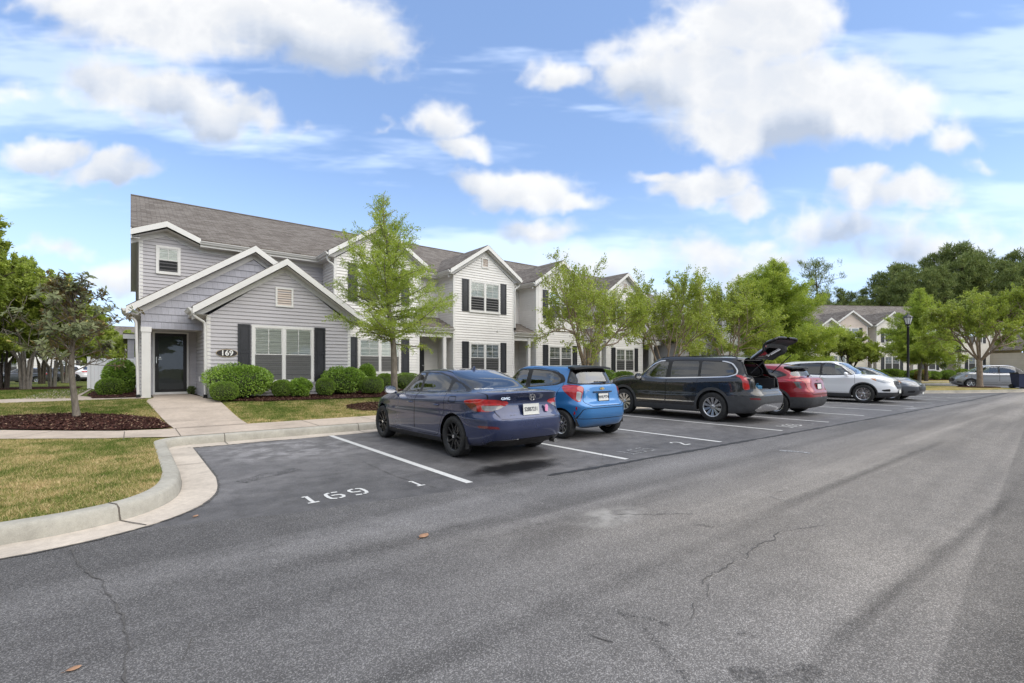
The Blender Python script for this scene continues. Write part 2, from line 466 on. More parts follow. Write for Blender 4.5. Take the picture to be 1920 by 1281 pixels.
def fn_lawn(N, o):
    co = geo_co(N)
    a = N.noise(co, .55, 4, .6, .5); b = N.noise(co, 2.6, 5, .65, .6); c = N.noise(co, 28, 4, .7); d = N.noise(co, 140, 2, .6)
    m1 = N.lin(N.m('ADD', N.m('MULTIPLY', a, .45), N.m('MULTIPLY', b, .55)), .36, .62)
    sx = N.n('ShaderNodeSeparateXYZ'); N.t.links.new(co, sx.inputs[0])
    front = N.ss(sx.outputs[1], 10.5, 24, 0.0, -.55)      # dry grass by the kerb, greener behind
    m1 = N.m('ADD', m1, front, clamp=True)
    col = N.ramp(m1, [(0, (.125, .150, .034)), (.35, (.205, .200, .052)), (.6, (.34, .27, .10)), (1, (.48, .34, .16))])
    k = N.m('MULTIPLY', N.lin(c, .25, .75, .68, 1.3), N.lin(d, .3, .7, .8, 1.2))
    sc = N.n('ShaderNodeVectorMath', operation='SCALE'); N.t.links.new(col, sc.inputs[0]); N.t.links.new(k, sc.inputs['Scale'])
    pbsdf(N, o, sc.outputs[0], .9, 0, .1, 0, N.m('ADD', c, N.m('MULTIPLY', d, .6)), .8, .03)
M_LAWN = mat('lawn', fn_lawn)

def fn_blade(N, o):
    g_ = N.n('ShaderNodeNewGeometry')
    co = g_.outputs['Position']
    a = N.noise(co, .55, 4, .6, .5); b = N.noise(co, 2.6, 5, .65, .6)
    m1 = N.lin(N.m('ADD', N.m('MULTIPLY', a, .45), N.m('MULTIPLY', b, .55)), .36, .62)
    sx = N.n('ShaderNodeSeparateXYZ'); N.t.links.new(co, sx.inputs[0])
    m1 = N.m('ADD', m1, N.ss(sx.outputs[1], 10.5, 24, 0.0, -.55))
    m1 = N.m('ADD', m1, N.m('MULTIPLY_ADD', g_.outputs['Random Per Island'], .9, -.45), clamp=True)
    col = N.ramp(m1, [(0, (.11, .165, .036)), (.35, (.22, .25, .07)), (.6, (.40, .35, .15)), (1, (.60, .47, .26))])
    p = N.n('ShaderNodeBsdfDiffuse'); N.put(p.inputs[0], col)
    t = N.n('ShaderNodeBsdfTranslucent'); N.put(t.inputs[0], col)
    mx = N.n('ShaderNodeMixShader'); mx.inputs[0].default_value = .25
    N.t.links.new(p.outputs[0], mx.inputs[1]); N.t.links.new(t.outputs[0], mx.inputs[2]); N.t.links.new(mx.outputs[0], o.inputs[0])
M_BLADE = mat('grass_blade', fn_blade)

def fn_mulch(N, o):
    co = geo_co(N)
    a = N.noise(N.mapv(co, (1, 1, 1)), 42, 4, .7, 1.2); b = N.noise(co, 3, 4, .6)
    vor = N.n('ShaderNodeTexVoronoi'); N.t.links.new(N.mapv(co, (1, 2.2, 1)), vor.inputs['Vector']); vor.inputs['Scale'].default_value = 34
    s_ = N.n('ShaderNodeSeparateColor'); N.t.links.new(vor.outputs['Color'], s_.inputs[0])
    col = N.ramp(s_.outputs[0], [(0, (.022, .010, .009)), (.5, (.060, .024, .019)), (1, (.115, .050, .038))])
    sc = N.n('ShaderNodeVectorMath', operation='SCALE'); N.t.links.new(col, sc.inputs[0])
    N.t.links.new(N.m('MULTIPLY', N.lin(a, .3, .7, .6, 1.35), N.lin(b, .3, .7, .85, 1.15)), sc.inputs['Scale'])
    pbsdf(N, o, sc.outputs[0], .95, 0, .1, 0, N.m('SUBTRACT', a, vor.outputs['Distance']), 1.0, .03)
M_MULCH = mat('mulch', fn_mulch)

def fn_chip(N, o):
    r = N.n('ShaderNodeNewGeometry').outputs['Random Per Island']
    col = N.ramp(r, [(0, (.03, .013, .011)), (.6, (.08, .034, .026)), (.9, (.14, .065, .045)), (.97, (.36, .26, .17))])
    pbsdf(N, o, col, .9, 0, .15)
M_CHIP = mat('mulch_chip', fn_chip)

def fn_mark(N, o):
    co = geo_co(N)
    a = N.noise(co, 24, 5, .75); b = N.noise(co, 4, 3, .6)
    m_ = N.ss(N.m('ADD', a, N.m('MULTIPLY', b, .35)), .48, .60)
    col = N.mix(m_, (.24, .24, .235), (.56, .56, .545))
    pbsdf(N, o, col, .7, 0, .3, 0, a, .2, .003)
M_PAINT = mat('road_paint', fn_mark)
def fn_mark2(N, o):
    co = geo_co(N)
    a = N.noise(co, 30, 5, .75)
    col = N.mix(N.ss(a, .42, .62), (.10, .10, .105), (.40, .40, .40))
    pbsdf(N, o, col, .75, 0, .3)
M_PAINT_OLD = mat('road_paint_worn', fn_mark2)
M_TAR = simple('tar_seam', (.022, .022, .024), .75, var=.35, scale=9)
M_CRACK = simple('road_crack_dark', (.085, .080, .075), .9, var=.3, scale=20)
M_WET = simple('damp_asphalt', (.014, .014, .015), .30, var=.2, scale=8, bstr=.2, bscale=120)
M_DEADLEAF = simple('dead_leaf', (.30, .17, .10), .8, var=.3, scale=30)

# ---------------------------------------------------------------- setting: ground
def H(x, y):
    """height of the lawn"""
    def sm(t): t = max(0, min(1, t)); return t*t*(3-2*t)
    h = .145 + .34*sm((y-12.0)/6.0) - .33*sm((y-27)/8.0)
    if x > 33: h = .145 + (h-.145)*max(0, 1-(x-33)/3)
    return h

def sheet(name, pts, z, m, kind='structure', parent=None):
    o = MB().poly([(p[0], p[1], z) for p in pts]).build(name, m, parent)
    bm = bmesh.new(); bm.from_mesh(o.data)
    bmesh.ops.triangulate(bm, faces=bm.faces)
    for f in bm.faces:
        if f.normal.z < 0: f.normal_flip()
    bm.to_mesh(o.data); bm.free()
    return setp(o, kind=kind) if parent is None else o

def fn_far(N, o):
    co = geo_co(N); a = N.noise(co, .05, 5, .6); b = N.noise(co, 1.5, 5, .7)
    col = N.ramp(N.m('ADD', N.m('MULTIPLY', a, .6), N.m('MULTIPLY', b, .4)), [(.35, (.05, .075, .022)), (.65, (.14, .13, .05))])
    pbsdf(N, o, col, .95, 0, .1)
M_FAR = mat('far_ground', fn_far)
sheet('ground', [(-900, -900), (1500, -900), (1500, 1500), (-900, 1500)], -.03, M_FAR)
SEAM = [(-60, 4.85), (.5, 4.80), (3.0, 4.66), (4.99, 4.57), (8.8, 4.42), (13.7, 4.23), (27, 3.83), (60, 3.3)]
W2 = [(-60, 5.3), (-1.2, 5.32), (-.4, 5.34), (.2, 5.30), (.8, 5.12), (1.3, 4.98), (1.8, 4.92), (2.4, 4.80), (3.0, 4.74), (3.6, 4.67)]+SEAM[3:]
sheet('road', [(-60, -40), (60, -40), (60, 3.3)] + W2[::-1][1:], 0.0, M_ROAD)
sheet('parking_lot', W2 + [(60, 60), (33.5, 60), (33.5, 11), (-60, 11)], 0.0, M_LOT)

def ribbon(mb, pts, wid, z=.004, jit=0, rng=None):
    L = []; R = []
    for k, p in enumerate(pts):
        a = pts[max(k-1, 0)]; b = pts[min(k+1, len(pts)-1)]
        dx, dy = b[0]-a[0], b[1]-a[1]; l = math.hypot(dx, dy) or 1
        w_ = (wid[k] if isinstance(wid, list) else wid)*.5*(1 + (rng.uniform(-jit, jit) if rng else 0))
        L.append(mb.vert((p[0]-dy/l*w_, p[1]+dx/l*w_, z))); R.append(mb.vert((p[0]+dy/l*w_, p[1]-dx/l*w_, z)))
    for k in range(len(pts)-1): mb.face((R[k], R[k+1], L[k+1], L[k]))

def fine_line(pts, step, jit, rng):
    out = []
    for a, b in zip(pts[:-1], pts[1:]):
        n = max(1, int(math.hypot(b[0]-a[0], b[1]-a[1])/step))
        for k in range(n):
            t = k/n; out.append((a[0]+(b[0]-a[0])*t + rng.uniform(-jit, jit), a[1]+(b[1]-a[1])*t + rng.uniform(-jit, jit)))
    out.append(pts[-1]); return out

rng = random.Random(5)
mb = MB(); pts = fine_line([(4.3, 4.61)]+SEAM[3:], .12, .012, rng)
ribbon(mb, pts, [.05+.05*abs(math.sin(i*.21)) for i in range(len(pts))], .005, .45, rng)
setp(mb.build('road_seam', M_TAR), kind='structure')
# cracks
mb = MB()
def crack(pix, wid, jit=.02, step=.05):
    ribbon(mb, fine_line([gp(*p) for p in pix], step, jit, rng), wid*.75, .0045, .7, rng)
crack([(133, 1031), (150, 1062), (190, 1090), (205, 1120), (232, 1160), (240, 1215), (236, 1281)], .010, .012)
crack([(205, 1120), (180, 1105)], .006, .01)
crack([(1456, 997), (1450, 1012), (1420, 1022), (1402, 1035), (1400, 1048)], .012, .02)
crack([(1372, 1050), (1370, 1060), (1325, 1082), (1318, 1096)], .010, .02)
crack([(1330, 1095), (1327, 1120)], .006, .02)
crack([(1302, 1130), (1296, 1160)], .006, .02)
crack([(1160, 965), (1215, 966), (1300, 964)], .010, .02)
crack([(1456, 995), (1500, 992), (1545, 985)], .006, .02)
crack([(1440, 930), (1475, 942)], .008, .01)
crack([(1455, 923), (1475, 921)], .008, .01)
crack([(1100, 1190), (1150, 1205)], .008, .01)
crack([(960, 880), (1010, 890), (1060, 886), (1120, 872)], .010, .02)
crack([(680, 866), (740, 893), (820, 916)], .010, .01)
crack([(1130, 850), (1128, 868), (1140, 875)], .007, .01)
crack([(840, 990), (870, 985)], .006, .01)
crack([(340, 1240), (360, 1200), (380, 1190)], .005, .01)
crack([(700, 1020), (760, 1032), (830, 1028)], .004, .01)
setp(mb.build('road_crack', M_CRACK), kind='structure')
# rubber marks
def fn_rub(N, o):
    co = geo_co(N); a = N.noise(co, 60, 4, .75); b = N.noise(co, 5, 3, .6)
    m_ = N.ss(N.m('ADD', a, N.m('MULTIPLY', b, .4)), .52, .76, .45, 1.0)
    p = N.n('ShaderNodeBsdfPrincipled'); p.inputs['Base Color'].default_value = (.03, .029, .028, 1); p.inputs['Roughness'].default_value = .8
    t = N.n('ShaderNodeBsdfTransparent'); mx = N.n('ShaderNodeMixShader')
    N.t.links.new(m_, mx.inputs[0]); N.t.links.new(p.outputs[0], mx.inputs[1]); N.t.links.new(t.outputs[0], mx.inputs[2]); N.t.links.new(mx.outputs[0], o.inputs[0])
M_RUB = mat('tyre_rubber_mark', fn_rub)
mb = MB()
def mark(pix, wid): ribbon(mb, fine_line([gp(*p) for p in pix], .08, .004, rng), wid, .0055, .25, rng)
mark([(1155, 1149), (1185, 1158), (1212, 1185), (1245, 1222), (1295, 1281)], .045)
mark([(1175, 1153), (1225, 1162), (1258, 1176)], .03)
mark([(1160, 1176), (1190, 1178)], .02)
mark([(1385, 1195), (1398, 1186)], .03)
mark([(1406, 1194), (1418, 1195)], .03)
mark([(1300, 985), (1320, 986), (1338, 990)], .05)
mark([(1370, 1262), (1440, 1268), (1500, 1275), (1525, 1250)], .12)
mark([(560, 880), (500, 892), (450, 905)], .25)
setp(mb.build('tyre_marks', M_RUB), kind='structure')
# damp patch behind the blue car
pp = [(905, 881), (925, 873), (955, 867), (1000, 864), (1035, 868), (1047, 874), (1030, 881), (985, 885), (940, 886), (915, 885)]
def fn_damp(N, o):
    co = geo_co(N); n_ = N.noise(co, 3.2, 5, .6)
    c_ = gp(972, 876); q = N.vm('LENGTH', N.vm('MULTIPLY', N.vm('SUBTRACT', co, (c_[0], c_[1], 0)), (1.15, 2.6, 0)))
    f = N.ss(N.m('ADD', q, N.m('MULTIPLY_ADD', n_, .9, -.45)), 1.15, .30, 0, .82)
    p = N.n('ShaderNodeBsdfPrincipled'); p.inputs['Base Color'].default_value = (.013, .013, .014, 1); p.inputs['Roughness'].default_value = .32
    t = N.n('ShaderNodeBsdfTransparent'); mx = N.n('ShaderNodeMixShader')
    N.t.links.new(f, mx.inputs[0]); N.t.links.new(t.outputs[0], mx.inputs[1]); N.t.links.new(p.outputs[0], mx.inputs[2]); N.t.links.new(mx.outputs[0], o.inputs[0])
M_WET = mat('damp_asphalt', fn_damp)
cx_, cy_ = gp(972, 876)
mb = MB(); mb.poly([(cx_-1.5, cy_-.75, .0045), (cx_+1.5, cy_-.75, .0045), (cx_+1.5, cy_+.75, .0045), (cx_-1.5, cy_+.75, .0045)]); o = mb.build('damp_patch', M_WET)
setp(o, kind='structure')

# kerb: path of the road-side foot of the kerb, grass on the left hand
arc = [(-.81, 5.49), (-.45, 5.52), (-.1, 5.66), (.15, 5.86), (.35, 6.2), (.45, 6.6), (.50, 7.2), (.50, 8.4)]
KP = [(-60, 5.40), (-20, 5.40), (-8, 5.42), (-3, 5.45)] + arc + [(.50, 10.25), (.58, 10.44), (.80, 10.52)] + [(x, 10.52) for x in (2, 4, 8, 14, 20, 27, 31.0)] + [(31.5, 10.6), (31.9, 11.0), (32.0, 11.6), (32.0, 40)]
def smooth_path(P, it=2, keep=.25):
    for _ in range(it):
        Q = [P[0]]
        for a, b in zip(P[:-1], P[1:]):
            if math.hypot(a[0]-b[0], a[1]-b[1]) < 1.0:
                Q += [(a[0]*.75+b[0]*.25, a[1]*.75+b[1]*.25), (a[0]*.25+b[0]*.75, a[1]*.25+b[1]*.75)]
            else: Q += [a, b]
        Q.append(P[-1]); R_ = [Q[0]]
        for q in Q[1:]:
            if math.hypot(q[0]-R_[-1][0], q[1]-R_[-1][1]) > 1e-4: R_.append(q)
        P = R_
    return P
KP = smooth_path(KP)
def offset(P, d):
    out = []
    for k, p in enumerate(P):
        a = P[max(k-1, 0)]; b = P[min(k+1, len(P)-1)]
        dx, dy = b[0]-a[0], b[1]-a[1]; l = math.hypot(dx, dy)
        out.append((p[0]-dy/l*d, p[1]+dx/l*d))
    return out
def sweep(name, P, prof, m):
    mb = MB(); rows = []
    offs = [offset(P, d) for d, z in prof]
    for k in range(len(P)): rows.append([mb.vert((offs[j][k][0], offs[j][k][1], prof[j][1])) for j in range(len(prof))])
    for a, b in zip(rows[:-1], rows[1:]):
        for j in range(len(prof)-1): mb.face((a[j], a[j+1], b[j+1], b[j]))
    o = mb.build(name, m, auto=40)
    return o
KPD = []
for a, b in zip(KP[:-1], KP[1:]):
    n = max(1, int(math.hypot(a[0]-b[0], a[1]-b[1])/.5))
    KPD += [(a[0]+(b[0]-a[0])*t/n, a[1]+(b[1]-a[1])*t/n) for t in range(n)]
KPD.append(KP[-1])
setp(sweep('kerb', KPD, [(0, -.02), (.015, .06), (.025, .125), (.045, .150), (.07, .158), (.17, .160), (.20, .152), (.205, .05)], M_KERB), kind='structure')
setp(sweep('gutter', KPD, [(-.36, -.01), (-.355, .010), (-.2, .006), (0.003, .012)], M_GUTTER), kind='structure')
# joints across kerb and gutter
mb = MB(); acc_ = 0; offA = offset(KPD, -.35); offB = offset(KPD, .20)
for k in range(1, len(KPD)):
    acc_ += math.hypot(KPD[k][0]-KPD[k-1][0], KPD[k][1]-KPD[k-1][1])
    if acc_ > 2.4 and -8 < KPD[k][0] < 30:
        acc_ = 0
        a, m_, b = Vector((*offA[k], 0)), Vector((*KPD[k], 0)), Vector((*offB[k], 0))
        t = (Vector((*KPD[k], 0))-Vector((*KPD[k-1], 0))).normalized()*.007
        prof = [(a, .013), (m_, .016), (m_+(b-m_)*.075, .065), (m_+(b-m_)*.12, .13), (m_+(b-m_)*.3, .162), (m_+(b-m_)*.85, .1635)]
        for (p, z), (q, z2) in zip(prof[:-1], prof[1:]):
            mb.poly([(*(p-t).xy, z+.001), (*(p+t).xy, z+.001), (*(q+t).xy, z2+.001), (*(q-t).xy, z2+.001)])
setp(mb.build('kerb_joint', M_JOINT), kind='structure')
# asphalt crumbs along the gutter edge
edge = offset(KPD, -.37)
mb = MB(); ribbon(mb, fine_line([p for p in edge if -6 < p[0] < 3 and p[1] < 10.2], .04, .010, rng), .022, .0065, .8, rng)
setp(mb.build('gutter_edge_crack', M_CRACK), kind='structure')

# lawn as a height grid with the kerb as its border
inner = [p for p in offset(KPD, .19)]
def in_poly(x, y, P):
    c = False; j = len(P)-1
    for i in range(len(P)):
        if (P[i][1] > y) != (P[j][1] > y) and x < (P[j][0]-P[i][0])*(y-P[i][1])/(P[j][1]-P[i][1]) + P[i][0]: c = not c
        j = i
    return c
def terrain(name, border, m, dz=0.0, cell=1.0, hf=H, clipz=None):
    mb = MB(); mb.poly([(p[0], p[1], 0) for p in border])
    me = bpy.data.meshes.new(name); me.from_pydata(mb.v, [], mb.f)
    bm = bmesh.new(); bm.from_mesh(me)
    bmesh.ops.triangulate(bm, faces=bm.faces)
    xs = [p[0] for p in border]; ys = [p[1] for p in border]
    def cuts(lo, hi, c):
        n = int((hi-lo)/c); return [lo+c*(i+1) for i in range(n)]
    for x in cuts(max(min(xs), -12), min(max(xs), 36), cell*2):
        bmesh.ops.bisect_plane(bm, geom=bm.verts[:]+bm.edges[:]+bm.faces[:], plane_co=(x, 0, 0), plane_no=(1, 0, 0))
    for y in cuts(min(ys), min(max(ys), 40), cell):
        bmesh.ops.bisect_plane(bm, geom=bm.verts[:]+bm.edges[:]+bm.faces[:], plane_co=(0, y, 0), plane_no=(0, 1, 0))
    for v in bm.verts: v.co.z = hf(v.co.x, v.co.y)+dz
    for f in bm.faces:
        if f.normal.z < 0: f.normal_flip()
        f.smooth = True
    bm.to_mesh(me); bm.free(); me.materials.append(m)
    o = bpy.data.objects.new(name, me); C.objects.link(o)
    return o
setp(terrain('lawn', inner + [(32.2, 60), (-60, 60)], M_LAWN), kind='structure')

def slab_surface(name, border, m, dz, joints=(), cell=.8):
    o = terrain(name, border, m, dz, cell); setp(o, kind='structure'); return o
# sidewalk, walkway and side path
slab_surface('sidewalk', [(-60, 20.5), (-6, 14.9), (-1.9, 12.35), (-.4, 11.25), (.3, 10.9), (.52, 10.72), (31.6, 10.72), (31.8, 11.9), (31.8, 12.15), (.45, 12.15), (-.2, 12.35), (-1.95, 13.45), (-6, 15.9), (-60, 21.7)], M_CONC, .016)
slab_surface('walkway', [(.70, 12.1), (2.05, 12.1), (2.05, 16.3), (1.8, 17.2), (1.62, 20.45), (.55, 20.45), (.55, 18.3), (.40, 17.6), (.34, 16.9)], M_CONC, .021)
slab_surface('side_path', [(-5.6, 17.9), (-.2, 18.25), (.35, 18.25), (.35, 18.95), (-.6, 18.9), (-1.3, 21.0), (-1.35, 33), (-2.6, 33), (-2.6, 20.4)], M_CONC, .018)
mb = MB()
def jline(a, b, dz=.026, wd=.012):
    n = 6; P = [(a[0]+(b[0]-a[0])*i/n, a[1]+(b[1]-a[1])*i/n) for i in range(n+1)]
    dx, dy = b[0]-a[0], b[1]-a[1]; l = math.hypot(dx, dy); ox, oy = -dy/l*wd/2, dx/l*wd/2
    for p, q in zip(P[:-1], P[1:]):
        mb.poly([(p[0]-ox, p[1]-oy, H(*p)+dz), (q[0]-ox, q[1]-oy, H(*q)+dz), (q[0]+ox, q[1]+oy, H(*q)+dz), (p[0]+ox, p[1]+oy, H(*p)+dz)])
for y in (13.25, 14.7, 16.1): jline((.68 - (.2 if y > 16 else 0)*1, y), (2.05, y))
for x in (-.1, .72, 3.2, 4.6, 6.1, 7.6, 9.1, 10.6, 12.1, 13.6, 15.1, 16.6, 18.1, 19.6): jline((x, 10.74), (x, 12.14), .021)
jline((.72, 12.13), (2.05, 12.13)); jline((-1.2, 12.9), (-1.7, 12.2), .021); jline((-3.2, 14.1), (-3.7, 13.4), .021)
jline((-2.2, 19.0), (-.9, 18.3), .023)
setp(mb.build('sidewalk_joint', M_JOINT), kind='structure')

# mulch beds
def blob(cx, cy, rx, ry, n=26, seed=1, j=.07):
    r_ = random.Random(seed)
    return [(cx+rx*math.cos(2*math.pi*k/n)*(1+r_.uniform(-j, j)), cy+ry*math.sin(2*math.pi*k/n)*(1+r_.uniform(-j, j))) for k in range(n)]
def wavy(P, step, jit, seed):
    r_ = random.Random(seed); return fine_line(P+[P[0]], step, jit, r_)[:-1]
BEDS = [
 ('house_bed', wavy([(2.2, 17.4), (2.12, 16.35), (3.2, 15.95), (6.2, 15.8), (8, 15.85), (11, 15.9), (14, 16.0), (20, 16.0), (33, 16.0), (33, 19.0), (26.3, 19.0), (6.4, 19.0), (6.4, 17.45)], .3, .03, 3)),
 ('magnolia_bed', [(-4.6, 13.9), (-3.6, 13.9), (-1.95, 13.5), (-.2, 12.42), (.66, 12.25), (.6, 13.1), (.47, 13.9), (-.1, 14.6), (-1.0, 15.2), (-2.0, 15.3), (-3.2, 15.0), (-4.6, 15.3)]),
 ('side_bed', wavy([(-.9, 19.05), (.2, 19.05), (.2, 33), (-1.15, 33), (-1.15, 21.2)], .4, .03, 4)),
 ('cypress_bed', blob(6.1, 13.9, 1.15, .9, seed=6)),
 ('myrtle_bed', blob(15.3, 13.9, 1.0, .8, seed=7)), ('myrtle_bed', blob(21.2, 13.9, 1.0, .8, seed=8)), ('myrtle_bed', blob(27.7, 13.9, 1.0, .8, seed=9)),
 ('tree_row_bed', [(-20, 26.6), (-9, 29.3), (-4.6, 31.2), (-2.5, 38), (-2.5, 43), (-6, 44), (-20, 38)]),
]
for nm, P in BEDS:
    setp(terrain('mulch_bed', P, M_MULCH, .03, .7), kind='stuff', label='dark red brown wood mulch', cat='mulch') if False else setp(terrain('mulch_bed', P, M_MULCH, .03, .7), kind='structure')
# loose chips and blades, scattered with numpy
nr = np.random.default_rng(3)
def scatter(P, n):
    xs = [p[0] for p in P]; ys = [p[1] for p in P]
    Q = np.empty((0, 2))
    A = np.array(P)
    while len(Q) < n:
        q = np.c_[nr.uniform(min(xs), max(xs), n), nr.uniform(min(ys), max(ys), n)]
        c = np.zeros(len(q), bool); j = len(A)-1
        for i in range(len(A)):
            yi, yj, xi, xj = A[i, 1], A[j, 1], A[i, 0], A[j, 0]
            if yi != yj:
                t = ((yi > q[:, 1]) != (yj > q[:, 1])) & (q[:, 0] < (xj-xi)*(q[:, 1]-yi)/(yj-yi)+xi)
                c ^= t
            j = i
        Q = np.r_[Q, q[c]]
    return Q[:n]
def Hn(q):
    sm = lambda t: (lambda u: u*u*(3-2*u))(np.clip(t, 0, 1))
    h = .145 + .34*sm((q[:, 1]-12.0)/6.0) - .33*sm((q[:, 1]-27)/8.0)
    return h
def chips(P, n, dz=.035, s=(.02, .055)):
    q = scatter(P, n); z = Hn(q)+dz+nr.uniform(0, .02, n)
    a = nr.uniform(0, 2*np.pi, n); l = nr.uniform(*s, n); w_ = l*nr.uniform(.2, .45, n)
    d = np.c_[np.cos(a), np.sin(a), nr.uniform(-.5, .5, n)]*l[:, None]*.5
    e = np.c_[-np.sin(a), np.cos(a), nr.uniform(-.5, .5, n)]*w_[:, None]*.5
    c = np.c_[q, z]
    return np.stack([c-d-e, c+d-e, c+d+e, c-d+e], 1).reshape(-1, 3)
mc = np.concatenate([chips(BEDS[1][1], 9000), chips([(2.2, 17.3), (2.12, 16.35), (3.2, 15.95), (6.2, 15.8), (9, 15.9), (9, 17.3)], 9000), chips(BEDS[2][1], 2500), chips(BEDS[3][1], 2500)])
setp(np_obj('mulch_chips', mc, 4, M_CHIP), kind='stuff', label='loose dark red brown wood chips on the planting beds', cat='mulch')

def blades(P, n, h=(.02, .05), w_=.004, dz=0):
    q = scatter(P, n); c = np.c_[q, Hn(q)+dz]
    a = nr.uniform(0, 2*np.pi, n); hh = nr.uniform(*h, n); ww = w_*nr.uniform(.7, 1.5, n)
    s_ = np.c_[np.cos(a), np.sin(a), np.zeros(n)]*ww[:, None]
    le = np.c_[nr.normal(0, .6, n), nr.normal(0, .6, n), np.ones(n)]*hh[:, None]
    return np.stack([c-s_, c+s_, c+le], 1).reshape(-1, 3)
near = [p for p in offset(KPD, .2) if -3.4 < p[0] < 1.0 and p[1] < 10.6]
near = near + [(.25, 10.85), (-.4, 11.2), (-1.9, 12.3), (-3.4, 13.2)]
bl = [blades(near, 120000, (.015, .04), .0035), blades([(-10, 5.65), (-3.4, 5.66), (-3.4, 13.1), (-6, 14.85), (-10, 16.2)], 110000, (.02, .045), .006)]
bl.append(blades([(2.1, 12.2), (13, 12.2), (13, 15.9), (6.2, 15.75), (3.2, 15.9), (2.1, 16.3)], 70000, (.02, .05), .006))
bl.append(blades([(.35, 14.2), (.55, 14.0), (.32, 17.5), (.0, 18.15), (-5.4, 17.8), (-6, 16.6), (-4.6, 15.3), (-2, 15.35), (-.9, 15.2)], 50000, (.02, .05), .006))
bl.append(blades([(-1.4, 19.4), (-1.4, 33), (-2.8, 33), (-4.6, 31.2), (-9, 29.3), (-6.0, 18.2), (-2.8, 20.2)], 40000, (.03, .07), .010))
setp(np_obj('lawn_grass', np.concatenate(bl), 3, M_BLADE), kind='stuff', label='short dry green and straw coloured lawn grass', cat='grass')

# painted lines and stencilled numbers
STX = [3.27, 6.02, 8.83, 11.50, 14.25, 17.0, 19.7, 22.4, 25.15, 27.9, 30.4]
for i, x in enumerate(STX):
    mb = MB(); y1 = 10.2; y0 = 4.93 if i == 0 else 4.68 - .012*(x-6)
    wd = .10
    nseg = 20
    for k in range(nseg):
        a_, b_ = y0+(y1-y0)*k/nseg, y0+(y1-y0)*(k+1)/nseg
        mb.poly([(x-wd/2, a_, .004), (x+wd/2, a_, .004), (x+wd/2, b_, .004), (x-wd/2, b_, .004)])
    setp(mb.build('parking_line', M_PAINT), kind='structure')
# stencil digits on a 1 x 1.5 grid, stroke polygons
def stroke(mb, x0, y0, sc, pts, wd, z=.0048):
    ribbon(mb, [(x0+p[0]*sc, y0+p[1]*sc) for p in pts], wd*sc, z)
DIG = {
 '1': [[(.5, 0.0), (.5, 1.5)], [(.22, .05), (.78, .05)], [(.28, 1.36), (.5, 1.46)]],
 '6': [[(.52, 1.42), (.85, 1.38)], [(.40, 1.42), (.18, 1.25), (.12, .95), (.12, .5), (.18, .2), (.42, .06)], [(.54, .06), (.80, .18), (.88, .45), (.80, .72), (.5, .80), (.34, .76)]],
 '9': [[(.48, .08), (.15, .12)], [(.60, .08), (.82, .25), (.88, .55), (.88, 1.0), (.82, 1.3), (.58, 1.44)], [(.46, 1.44), (.20, 1.32), (.12, 1.05), (.20, .78), (.5, .70), (.66, .74)]],
 '5': [[(.84, 1.42), (.18, 1.42), (.14, .86)], [(.14, .86), (.5, .92), (.82, .78), (.88, .45), (.76, .14)], [(.62, .07), (.14, .10)]],
 '2': [[(.12, 1.15), (.25, 1.38), (.46, 1.44)], [(.58, 1.43), (.84, 1.2), (.82, .9), (.2, .12)], [(.12, .06), (.88, .06)]],
 '3': [[(.14, 1.36), (.5, 1.44), (.82, 1.3), (.84, 1.0), (.5, .80)], [(.5, .72), (.88, .55), (.86, .22), (.5, .06), (.12, .12)]],
}
def stencil(text, x, y, h, m, sp=1.12):
    mb = MB(); sc = h/1.5
    for k, ch in enumerate(text):
        for q_, s_ in enumerate(DIG.get(ch, [])): stroke(mb, x+k*sp*sc, y, sc, s_, .19, .0046+.0006*q_)
    setp(mb.build('stall_number', m), kind='structure')
stencil('169', 1.40, 5.22, .31, M_PAINT, 1.28)
stencil('1', 2.64, 5.17, .28, M_PAINT)
stencil('165', 6.35, 4.86, .36, M_PAINT_OLD)
stencil('2', 7.93, 4.86, .36, M_PAINT)
stencil('163', 12.2, 4.72, .36, M_PAINT, 1.15)
stencil('1', 13.45, 4.72, .36, M_PAINT_OLD)
# hatching by the last stalls
mb = MB()
for k in range(7):
    x = 30.2+k*.75; ribbon(mb, [(x, 4.6), (x+1.5, 7.4)], .12, .0046)
ribbon(mb, [(30.0, 4.5), (35.6, 3.9)], .12, .005); ribbon(mb, [(20.9, 4.35), (21.8, 4.3)], .25, .0046)
setp(mb.build('access_hatching', M_PAINT_OLD), kind='structure')
mb = MB(); ribbon(mb, fine_line([gp(1462, 845), gp(1490, 847), (gp(1520, 850))], .1, .01, rng), .16, .0047, .5, rng)
setp(mb.build('faded_paint_patch', M_PAINT_OLD), kind='structure')

# fallen leaves
def leaf_at(px, py, s, lab, rz):
    x, y = gp(px, py)
    o = thing('fallen_leaf', lab, 'leaf', (x, y, .004), rz)
    V = []; F = []
    out_ = [(0, 0), (.3, .28), (.62, .34), (.85, .2), (1, 0), (.8, -.22), (.5, -.3), (.25, -.2)]
    mb = MB()
    c = mb.vert((.5*s, 0, .012*s/.1)); idx = [mb.vert((a*s, b*s, (.02+.35*abs(b)*abs(b)+.25*(a-.5)**2)*s)) for a, b in out_]
    for k in range(len(idx)): mb.face((c, idx[k], idx[(k+1) % len(idx)]))
    l = mb.build('leaf_blade', M_DEADLEAF, o, smooth=True)
    MB().tube([(0, 0, .02*s), (-.25*s, .03*s, .03*s)], .012*s, 5).build('leaf_stem', M_DEADLEAF, o)
leaf_at(787, 1011, .12, 'curled orange brown dead leaf lying alone in the middle of the road', .5)
leaf_at(363, 971, .07, 'small orange dead leaf on the asphalt just beyond the curved gutter', 1.0)
leaf_at(122, 1262, .06, 'small brown dead leaf near the lower left crack in the road', .2)
leaf_at(316, 835, .10, 'brown dead leaf lying in the inner corner of the kerb', 2.2)
